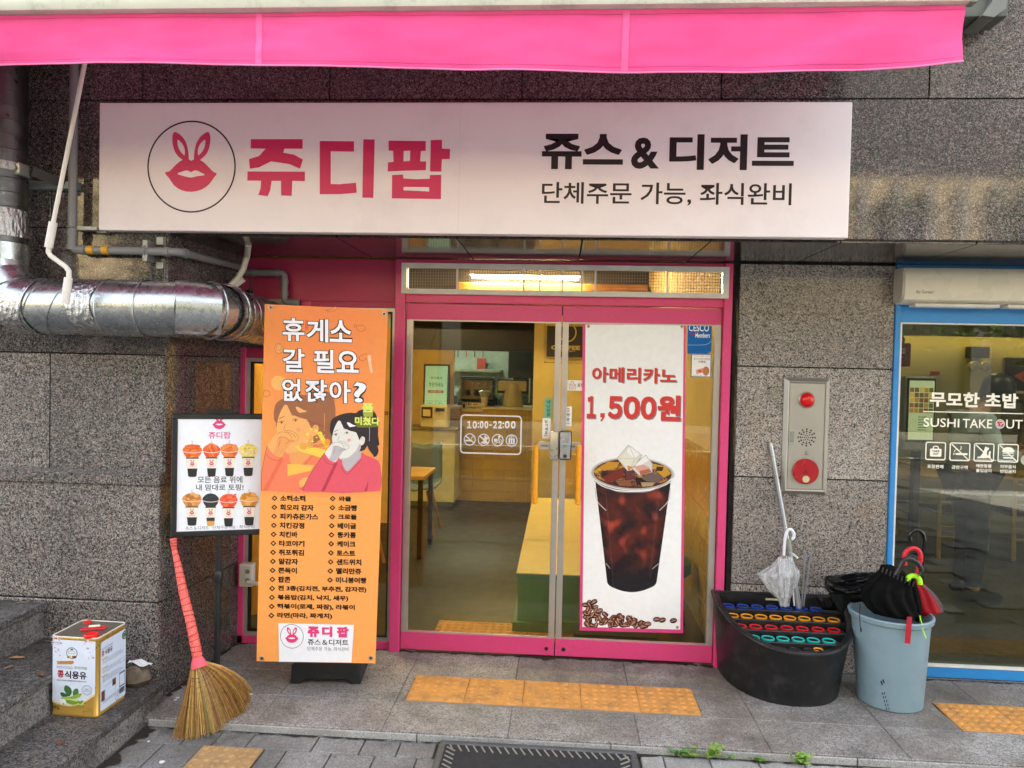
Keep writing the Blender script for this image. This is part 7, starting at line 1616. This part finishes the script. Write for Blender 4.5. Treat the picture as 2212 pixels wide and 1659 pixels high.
# ------------------------------------------------------------------ entrance mat
mt = thing('entrance_mat', (-.065, -1.4, -.036), 'dark grey rubber entrance mat with fringed grooves before the platform', 'mat')
mx0, mx1, my1, my0, mz = -.517, .385, -.975, -1.58, -.036
for q in ((mx0, my1-.03, mx1, my1), (mx0, my0, mx1, my0+.03), (mx0, my0+.03, mx0+.03, my1-.03), (mx1-.03, my0+.03, mx1, my1-.03)): part('border', MB().box(q[0], q[1], mz, q[2], q[3], mz+.014, .004), mat('mat_rubber', '4a4a4c', .6, var=.1, dirt=('7a766c', 12, .35)), mt)
part('mat_field', MB().box(mx0+.03, my0+.03, mz, mx1-.03, my1-.03, mz+.009), mat('mat_carpet', '2c2d30', .95, grain=.5, gscale=300, bump=.7), mt)
mb = MB(); X = mx0+.05
while X < mx1-.06:
    mb.obox(Vector((X+.012, my1-.06, mz+.0105)), Vector((.45, -1, 0)), Vector((1, .45, 0)), (.055, .006, .004)); X += .036
Y = my1-.07
while Y > my0+.05:
    mb.obox(Vector((mx0+.06, Y, mz+.0105)), Vector((1, -.75, 0)), Vector((.75, 1, 0)), (.05, .006, .004)); mb.obox(Vector((mx1-.06, Y, mz+.0105)), Vector((1, .75, 0)), Vector((-.75, 1, 0)), (.05, .006, .004)); Y -= .036
o = part('fringe_grooves', mb, mat('groove_grey', '8a877e', .8), mt); o['kind'] = 'stuff'

# grime gathered in the corners of the platform
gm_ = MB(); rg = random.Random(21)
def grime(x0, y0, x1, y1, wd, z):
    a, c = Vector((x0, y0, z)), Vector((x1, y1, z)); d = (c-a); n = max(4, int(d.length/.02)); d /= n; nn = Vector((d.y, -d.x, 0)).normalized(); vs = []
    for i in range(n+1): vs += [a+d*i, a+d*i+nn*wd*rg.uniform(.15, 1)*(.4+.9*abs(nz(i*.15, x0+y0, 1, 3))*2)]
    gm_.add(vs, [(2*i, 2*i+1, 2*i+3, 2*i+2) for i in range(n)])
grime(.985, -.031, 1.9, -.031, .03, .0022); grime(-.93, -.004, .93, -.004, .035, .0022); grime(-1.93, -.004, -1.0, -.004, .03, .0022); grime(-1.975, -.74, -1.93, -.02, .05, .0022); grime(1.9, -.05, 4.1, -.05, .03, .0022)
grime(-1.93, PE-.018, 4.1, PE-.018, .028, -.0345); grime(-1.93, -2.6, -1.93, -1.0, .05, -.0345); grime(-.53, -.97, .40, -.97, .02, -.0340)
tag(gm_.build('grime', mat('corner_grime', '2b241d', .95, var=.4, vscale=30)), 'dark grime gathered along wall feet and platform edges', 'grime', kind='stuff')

# ------------------------------------------------------------------ weeds
MW = [mat('weed_green', '4f7a2c', .6, var=.25, vscale=30), mat('weed_light', '7a9c40', .6, var=.2)]
C4 = crop(1980, 1850, 3.814)
for n_, (x, y, s, lb) in enumerate(((130, 1395, .8, 'small weed tuft at the platform edge nearest the mat'), (480, 1425, 1.4, 'largest leafy weed growing from the joint below the umbrella rack'), (985, 1440, .5, 'tiny weed at the platform edge under the right side of the umbrella rack'), (1500, 1500, 1.1, 'leafy weed at the platform edge below the grey bin'), (690, 1435, .45, 'very small weed sprig between the two leafy weeds'), (215, 1400, .6, 'weed sprig just right of the tuft nearest the mat'))):
    q = at(*C4(x, y), 'Y', PE-.022); mb = MB(); rw_ = random.Random(n_)
    for k in range(int(11*s)+4):
        a_ = rw_.uniform(0, 6.28); L_ = rw_.uniform(.02, .055)*s**.5; hz_ = rw_.uniform(.012, .05)*s; dx, dy = math.cos(a_), math.sin(a_)
        b0 = Vector((q.x+rw_.gauss(0, .014)*s, q.y-.004, -.030)); dy = -abs(dy) if rw_.random() < .6 else dy; m1 = b0+Vector((dx*L_*.7, dy*L_*.5, hz_)); t1 = m1+Vector((dx*L_*.6, dy*L_*.5, -.002)); sd_ = Vector((-dy, dx, .2))*L_*.26
        mb.add([b0-sd_*.15, b0+sd_*.15, m1+sd_, m1-sd_, t1], [(0, 1, 2, 3), (3, 2, 4)])
    single('weed', mb, MW[n_ % 2], lb, 'weed', 'weeds in the joint of the platform edge')

# ------------------------------------------------------------------ umbrella rack
CU9 = crop(2080, 1560, 2.989)
us = thing('umbrella_rack', (1.26, -.25, 0), 'black half round umbrella rack with rows of coloured rings beside the pink door', 'umbrella rack')
def slopez(y, off=0): return .44+.26*(y+.05)+off
def outline(xl_, xr2, yb, yf, ex_=2.25, n=40):
    cx_, a_ = (xl_+xr2)/2, (xr2-xl_)/2; out = []
    for k in range(n+1):
        t = math.pi*k/n; c_, s_ = math.cos(t), math.sin(t)
        out.append((cx_-a_*math.copysign(abs(c_)**(2/ex_), c_), yb-(yb-yf)*abs(s_)**(2/ex_)))
    return out
top_o = outline(.905, 1.625, -.035, -.572); bot_o = outline(.945, 1.580, -.035, -.488); in_o = outline(.935, 1.595, -.052, -.545)
rings_ = []
for t in (0, .06, .5, .9, .93, 1.0):
    R = []
    for (x0_, y0_), (x1_, y1_) in zip(bot_o, top_o):
        f = t**1.15 if t < .93 else t; x = x0_+(x1_-x0_)*f; y = y0_+(y1_-y0_)*f; zt_ = slopez(y1_); lip = .006 if t >= .93 else 0
        cx_, cy_ = 1.265, -.1; x += (x-cx_)*lip*2; y = y+(y-cy_)*lip*2 if y < -.06 else y
        R.append(Vector((x, y, t*zt_)))
    rings_.append(R)
mb = MB(); n = len(top_o); vs = [v for R in rings_ for v in R]; fs_ = []
for i in range(len(rings_)-1):
    for k in range(n): fs_.append((i*n+k, i*n+(k+1) % n, (i+1)*n+(k+1) % n, (i+1)*n+k))
mb.add(vs, fs_)
inn_ = [Vector((x, y, slopez(y))) for x, y in in_o]; inl = [Vector((x, y, slopez(y)-.06)) for x, y in in_o]
k0 = len(mb.v); mb.v += inn_+inl; b1 = (len(rings_)-1)*n
mb.f += [(b1+k, b1+(k+1) % n, k0+(k+1) % n, k0+k) for k in range(n)]+[(k0+k, k0+(k+1) % n, k0+n+(k+1) % n, k0+n+k) for k in range(n)]
MRK = mat('rack_black_plastic', '161617', .38, var=.25, dirt=('5a5854', 10, .3), bump=.1, gscale=120)
part('rack_body', mb, MRK, us, True)
mb = MB(); mb.tube([Vector((x, y, slopez(y)+.001)) for x, y in outline(.903, 1.627, -.033, -.574)]+[Vector((.903, -.033, slopez(-.033)))], .0085, 8, caps=False); part('rim', mb, MRK, us, True)
def xr_at(y):  # inner half width of the rack at depth y
    best = [x for x, yy in in_o if yy <= y+.02]; return (min(best)+.004, max(best)-.004) if best else (1.2, 1.3)
rows = [(-.138, ['blue']*7, [258, 352, 447, 543, 637, 735, 830], 570, 597), (-.232, ['amber']*8, [287, 379, 472, 566, 659, 754, 848, 945], 635, 665), (-.325, ['red']*7, [337, 436, 537, 640, 741, 844, 949], 703, 733),
        (-.421, ['teal']*6, [422, 517, 614, 713, 811, 912], 778, 800), (-.508, ['red', 'dark', 'dark', 'dark', 'amber'], [525, 600, 695, 785, 852], 852, 868)]
RC = {'blue': mat('ring_blue', '1a3f9c', .35), 'amber': mat('ring_amber', 'e79412', .35), 'red': mat('ring_red', 'cc1820', .35), 'teal': mat('ring_teal', '22b0a4', .35), 'dark': mat('ring_dark', '2a161a', .35)}
MTR = mat('tray_grey', '3a3836', .75, var=.3, vscale=30, dirt=('7a766e', 25, .5)); C8 = crop(2040, 1530, 2.212)
for ry, cols, xs_, ya, yb_ in rows:
    z = slopez(ry)-.022; xa_, xb_ = xr_at(ry-.02)
    part('tray', MB().box(xa_+(.06 if ry < -.5 else 0), ry-(.034 if ry > -.5 else .012), z-.014, xb_, ry+.036, z-.010), MTR, us)
    if ry > -.5: part('row_bar', MB().box(xa_, ry-.052, z-.05, xb_, ry-.036, z+.002, .003), MRK, us)
    for c_, px in zip(cols, xs_):
        y_px = ya+(yb_-ya)*(px-xs_[0])/(xs_[-1]-xs_[0]); q = at(*C8(px, y_px), 'Z', z+.008); q = Vector((q.x, ry, 0))
        rad = .0325 if c_ != 'dark' else .03
        if ry < -.5 and c_ in ('red', 'amber'): q.y += .012; rad = .024
        mb = MB(); mb.lathe((q.x, q.y, z-.006), [(rad*.74, .010), (rad*.78, .0115), (rad*.96, .014), (rad*1.03, .012), (rad*1.0, .004), (rad*.9, -.003)], 24); part(c_+'_ring', mb, RC[c_], us, True)
        mb = MB(); mb.lathe((q.x, q.y, z+.004), [(rad*.78, 0), (.0005, .0004)], 16); part('hole', mb, MGASK, us)
part('label_strip', MB().box(1.20, -.062, slopez(-.06)-.022, 1.275, -.058, slopez(-.06)-.012), mat('strip_ivory', 'c9c0a8', .5), us)

# ------------------------------------------------------------------ umbrellas
def bunch(rows_, cr, Y, folds, amp, df=.5, n=64, sub_=4, axis='h', close=False, crump=.05):
    """cloth hanging in folds; rows_ = (across, low, high) in crop pixels along the axis"""
    rr = []
    for i in range(len(rows_)-1):
        for k in range(sub_): t = k/sub_; rr.append(tuple(rows_[i][j]*(1-t)+rows_[i+1][j]*t for j in range(len(rows_[0]))))
    rr.append(rows_[-1]); vs = []; mb = MB()
    for i, r_ in enumerate(rr):
        y, a_, c_ = r_[:3]
        if axis == 'h': pa_, pb_ = at(*cr(a_, y), 'Y', Y), at(*cr(c_, y), 'Y', Y)
        else: pa_, pb_ = at(*cr(y, a_), 'Y', Y), at(*cr(y, c_), 'Y', Y)
        m_ = (pa_+pb_)/2; h_ = (pb_-pa_)/2
        for k in range(n):
            t = 2*math.pi*k/n; fo = 1+amp*math.sin(folds*t+.6*math.sin(i*.35))*(.5+.5*math.sin(math.pi*min(1, i/len(rr)*1.2)))+crump*nz(i*.35, k*.4, 1, folds)
            hl = h_.length
            vs.append(m_+h_*math.cos(t)*(1+ (fo-1)*.5)+Vector((0, -1, 0))*hl*df*math.sin(t)*fo)
    mb.add(vs, [(i*n+k, i*n+(k+1) % n, (i+1)*n+(k+1) % n, (i+1)*n+k) for i in range(len(rr)-1) for k in range(n)])
    if close: mb.f += [tuple(reversed(range(n))), tuple((len(rr)-1)*n+k for k in range(n))]
    return mb
def pth(cr, L_, Y): return [at(*cr(x, y), 'Y', Y) for x, y in smooth_loop(L_, 4, False)]
def clear_mat():
    b = NB('clear_umbrella_film'); tr = b.n("BsdfTransparent"); tr.inputs[0].default_value = (.93, .94, .94, 1); b.p.inputs["Base Color"].default_value = (.75, .76, .76, 1); b.p.inputs["Roughness"].default_value = .18; b.p.inputs["Specular IOR Level"].default_value = .8
    mx = b.n("MixShader"); nn = b.noise(b.pos((1, 1, .4)), 26, 5, .7); b.l(b.mr(nn, .4, .68, .22, .62), mx.inputs[0]); b.l(tr.outputs[0], mx.inputs[1]); b.l(b.p.outputs[0], mx.inputs[2]); b.bump(nn, .9, .012); b.l(mx.outputs[0], b.out.inputs[0]); return b.m
MCLR = clear_mat(); MWH = mat('white_umbrella_plastic', 'e4e2e8', .3)
YU = -.14
wu = thing('clear_umbrella', tuple(at(*CU9(740, 700), 'Y', YU)), 'clear plastic umbrella with white hooked handle standing in the blue ring row', 'umbrella')
part('handle', MB().tube(pth(CU9, [(806, 118), (822, 112), (828, 75), (808, 40), (780, 38), (756, 78), (745, 150), (738, 265)], YU), .0085, 12), MWH, wu, True)
part('shaft', MB().tube(pth(CU9, [(738, 260), (740, 430), (742, 700)], YU), .0045, 10), MALU, wu, True); part('runner', MB().tube(pth(CU9, [(738, 300), (739, 430)], YU), .0095, 12), MWH, wu, True)
o = part('canopy', bunch([(290, 688, 806), (350, 640, 835), (400, 560, 862), (435, 512, 864), (500, 560, 855), (560, 600, 828), (620, 648, 806), (660, 692, 792), (715, 706, 786)], CU9, YU, 8, .20, .42), MCLR, wu, True)
for dx, dx2 in ((-50, -34), (-34, -22), (-18, -10), (22, 12), (38, 22), (54, 30), (68, 40)):
    part('rib', MB().tube(pth(CU9, [(738+dx, 262+abs(dx)*.35), (740+dx*.8, 420), (742+dx2*.8, 640)], YU-.012), .0021, 6), MWH, wu)
part('tip_collar', MB().tube(pth(CU9, [(742, 655), (742, 718)], YU), .0135, 14), MCLR, wu, True)
pp = [at(1663.6, 957, 'Y', -.05), at(1706, 1180, 'Y', -.09), at(1726, 1312, 'Y', -.125)]
pl = thing('long_pole', tuple(pp[2]), 'long silver telescopic pole leaning on the granite pillar above the umbrella rack', 'pole')
dv = (pp[2]-pp[0]); part('upper_tube', MB().tube([pp[0], pp[0]+dv*.62], .013, 14), mat('anodised_tube', 'b4b6b8', .3, metal=.8), pl, True); part('lower_tube', MB().tube([pp[0]+dv*.6, pp[2]+dv*.04], .0165, 14), mat('anodised_tube', 'b4b6b8', .3, metal=.8), pl, True)
kk = pp[0]+dv*.66; part('clamp_knob', MB().tube([kk, kk+Vector((.045, -.02, -.035))], .006, 8), MWPVC, pl, True); part('clamp_ring', MB().tube([pp[0]+dv*.585, pp[0]+dv*.66], .0185, 14), MZ, pl, True)
for L_, lb in (([(925, 250), (918, 420), (905, 600), (895, 718)], 'thin grey umbrella stick, left of the pair in the blue row'), ([(975, 262), (955, 420), (928, 600), (912, 718)], 'thin grey umbrella stick, right of the pair in the blue row')):
    t = thing('umbrella_stick', tuple(at(*CU9(*L_[-1]), 'Y', -.12)), lb, 'stick', 'bare umbrella sticks in the rack'); part('stick', MB().tube(pth(CU9, L_, -.12), .0048, 8), mat('grey_stick', '8f9194', .35, metal=.4), t, True)
    x, y = L_[0]; part('stick_end', MB().tube(pth(CU9, [(x, y+50), (x, y-8), (x-12, y-16)], -.12), .0072, 8), mat('grey_stick_end', '7c7f82', .5), t, True)
part_s = MB().tube(pth(CU9, [(822, 590), (832, 712)], -.13), .0045, 8); single('short_rod', part_s, MWH, 'short white rod between the clear umbrella and the silver pole', 'rod')

# grey bin
gb_ = thing('grey_bin', (1.75, -.38, 0), 'tall blue grey plastic bin filled with folded umbrellas', 'bin')
bc, tc_, bh = Vector((1.775, -.352, 0)), Vector((1.745, -.395, .487)), .487
def binring(t, extra=0, sq=1.0):
    c = bc*(1-t)+tc_*t; r = .157+(.190-.157)*t+extra; return [c+Vector((math.cos(a_)*r, math.sin(a_)*r*sq, 0)) for a_ in [q*2*math.pi/48 for q in range(48)]]
lv = [binring(0, -.008), binring(.01, .0), binring(.93, 0), binring(.93, .004), binring(.945, .013), binring(.99, .015), binring(1.0, .010), binring(1.0, .002), binring(.97, -.003), binring(.5, -.006), binring(.03, -.010)]
mb = MB(); mb.add([v for R in lv for v in R], [(i*48+k, i*48+(k+1) % 48, (i+1)*48+(k+1) % 48, (i+1)*48+k) for i in range(len(lv)-1) for k in range(48)]); mb.f.append(tuple((len(lv)-1)*48+k for k in range(48))); mb.f.append(tuple(reversed(range(48))))
part('bin_body', mb, mat('blue_grey_plastic', '7f969f', .38, var=.05, vscale=4, dirt=('5a6a70', 5, .35), bump=.08, gscale=150), gb_, True)
for x0_, y0_, x1_, y1_ in ((1612, 1492, 1648, 1625), (1632, 1488, 1672, 1625), (1600, 1385, 1612, 1410), (1618, 1372, 1628, 1392)):
    mb = MB(); 
    for k in range(9):
        t = k/8; q = at(*CU9(x0_+(x1_-x0_)*t, y0_+(y1_-y0_)*t), 'Y', -.52); 
        # project on the bin wall
        tt = max(0, min(1, q.z/bh)); c = bc*(1-tt)+tc_*tt; r = .157+.033*tt+.0012; d = ray(*CU9(x0_+(x1_-x0_)*t, y0_+(y1_-y0_)*t)).normalized(); o2 = Vector((CP.x-c.x, CP.y-c.y)); dd2 = Vector((d.x, d.y)); A_ = dd2.dot(dd2); B_ = o2.dot(dd2); Cc = o2.dot(o2)-r*r; s_ = (-B_-math.sqrt(max(0, B_*B_-A_*Cc)))/A_; w3 = CP+d*s_
        if k % 2 == 0: mb.obox(w3, Vector((0, 0, 1)), Vector((1, 0, 0)), (.010, .003, .0012))
    part('scuff_mark', mb, MGASK, gb_)
MBC = mat('black_umbrella_cloth', '060606', .85, spec=.15, var=.3, bump=.1); MBS = mat('black_sheen_cloth', '0a0a0b', .4, spec=.3, var=.2)
YB = -.40
bu = thing('black_umbrella', tuple(at(*CU9(1740, 760), 'Y', YB)), 'black umbrella with curved black handle bulging out over the front of the grey bin', 'umbrella')
part('canopy', bunch([(352, 1602, 1700), (400, 1588, 1790), (470, 1520, 1850), (560, 1440, 1880), (640, 1436, 1895), (720, 1470, 1915), (775, 1530, 1935), (812, 1690, 1945)], CU9, YB-.03, 11, .13, .62, n=110, close=True), MBC, bu, True)
part('handle', MB().tube(pth(CU9, [(1730, 440), (1765, 375), (1800, 312), (1850, 296), (1905, 318), (1945, 360), (1960, 410), (1945, 445)], YB-.12), .0125, 14), mat('handle_black', '1c1b1b', .3), bu, True)
rs = random.Random(2)
for k in range(9):
    x = 1610+k*34; y = 395+k*16; part('rib_tip', MB().tube(pth(CU9, [(x, y+20), (x+8, y-12), (x+16, y-22)], YB-.12), .0035, 6), MBLACK, bu)
ru = thing('red_umbrella', tuple(at(*CU9(1960, 760), 'Y', YB)), 'red umbrella with red hooked handle at the right edge of the grey bin', 'umbrella')
part('canopy', bunch([(490, 1862, 1950), (560, 1878, 2020), (640, 1890, 2075), (710, 1905, 2118), (762, 1925, 2146), (796, 1945, 2060)], CU9, YB+.02, 7, .16, .4, close=True), mat('red_umbrella_cloth', '9c1420', .6, spec=.2, var=.12), ru, True)
for dx in (0, 18, 34): part('hem_fold', MB().tube(pth(CU9, [(1960+dx*.3, 525), (2040+dx*.7, 600), (2100+dx, 700), (2132+dx*.5, 765)], YB-.05), .0024, 6), mat('hem_silver', '5a5256', .5), ru)
part('handle', MB().tube(pth(CU9, [(1815, 352), (1806, 300), (1818, 240), (1860, 208), (1905, 204), (1945, 240), (1952, 310), (1932, 380), (1915, 445)], YB-.02), .0115, 14), mat('red_handle', 'c81e2e', .3), ru, True)
nu = thing('neon_handle_umbrella', tuple(at(*CU9(1900, 620), 'Y', YB)), 'umbrella with a short neon yellow green handle between the black and red ones', 'umbrella')
part('handle', MB().tube(pth(CU9, [(1842, 490), (1845, 462), (1875, 446), (1915, 452), (1942, 480), (1948, 522)], YB-.10), .0125, 14), mat('neon_plastic', 'aaf010', .35), nu, True)
part('canopy', bunch([(440, 1850, 1885), (480, 1852, 1900), (560, 1868, 1925), (700, 1900, 1960), (790, 1930, 1965)], CU9, YB-.07, 5, .2, .5, close=True), MBC, nu, True)
part('wrist_cord', MB().tube(pth(CU9, [(1945, 800), (1952, 840), (1966, 880), (1975, 940), (2000, 1000)], -.58), .0028, 6), mat('neon_plastic', 'aaf010', .35), nu, True)
ku = thing('hook_umbrella', tuple(at(*CU9(1950, 700), 'Y', -.33)), 'tall black hooked umbrella standing behind the red one in the grey bin', 'umbrella')
part('handle', MB().tube(pth(CU9, [(1862, 132), (1856, 85), (1885, 48), (1930, 42), (1970, 72), (1986, 130), (1976, 230), (1966, 330)], -.33), .0105, 14), mat('handle_gloss_black', '0e0d0f', .12), ku, True)
part('canopy', bunch([(330, 1950, 1980), (480, 1925, 1975), (700, 1900, 1980), (850, 1900, 1960)], CU9, -.32, 6, .15, .8, close=True), MBC, ku, True)
lu = thing('lying_umbrella', tuple(at(*CU9(1300, 640), 'Y', -.25)), 'folded black umbrella lying across from the grey bin to the rack', 'umbrella')
part('canopy', bunch([(1112, 455, 560), (1180, 450, 625), (1300, 442, 655), (1420, 432, 660), (1540, 418, 650), (1640, 420, 600)], CU9, -.26, 9, .22, .6, n=90, axis='v', close=True, crump=.5), MBS, lu, True)
part('loose_cloth', bunch([(600, 1130, 1330), (650, 1160, 1330), (700, 1195, 1310), (760, 1225, 1275), (775, 1245, 1260)], CU9, -.30, 5, .2, .25, close=True), MBS, lu, True)
part('tie_cloth', bunch([(632, 1020, 1150), (660, 1030, 1195), (700, 1050, 1200), (725, 1070, 1190)], CU9, -.24, 6, .25, .5, close=True), MBS, lu, True)
sg_ = at(*CU9(1418, 690), 'Y', -.57); part('wrist_cord', MB().tube(pth(CU9, [(1418, 690), (1412, 800), (1416, 890), (1424, 932)], -.572), .0022, 6), MGASK, lu, True); q = at(*CU9(1424, 925), 'Y', -.575); part('cord_bead', MB().lathe((q.x, q.y, q.z), [(.0005, -.012), (.005, -.006), (.005, .006), (.0005, .012)], 10), MBLACK, lu, True)
mb = MB(); A4 = [at(*CU9(x, y), 'Y', yy) for x, y, yy in ((1832, 812, -.625), (1878, 812, -.625), (1860, 1052, -.600), (1812, 1044, -.600))]; mb.prism(A4, (0, .0025, 0)); part('tie_strap', mb, mat('red_strap', 'b41c30', .6), ru)

# tell the kitchen clutter apart by colour and place
kn = {'9a3a34': 'dull red', '6a7a3a': 'olive green', 'c9c9b4': 'off white', '3a3a34': 'charcoal', 'b8a05a': 'straw yellow', '7a8a84': 'grey green', '2a2a26': 'black', 'c4b88a': 'beige'}
fam = {}
for o in list(bpy.data.objects):
    if o.name.startswith(('kitchen_jar', 'kitchen_box')):
        c_ = kn[o.data.materials[0].name.split('_')[-1]]; cat = o['category']
        wh = 'the low steel shelf' if o.location.z < 1.3 and o.location.y > 6 else ('the high steel shelf' if o.location.y > 6 else 'the tiled counter')
        fam.setdefault((c_, cat, wh), []).append(o); o['group'] = 'clutter in the pink shop kitchen'
for (c_, cat, wh), L_ in fam.items():
    L_.sort(key=lambda o: o.location.x)
    for i, o in enumerate(L_):
        pl_ = '' if len(L_) == 1 else ['leftmost ', 'second ', 'third ', 'fourth '][i] if i < len(L_)-1 else 'rightmost '
        o['label'] = f'{pl_}{c_} {cat} standing on {wh} in the pink shop'
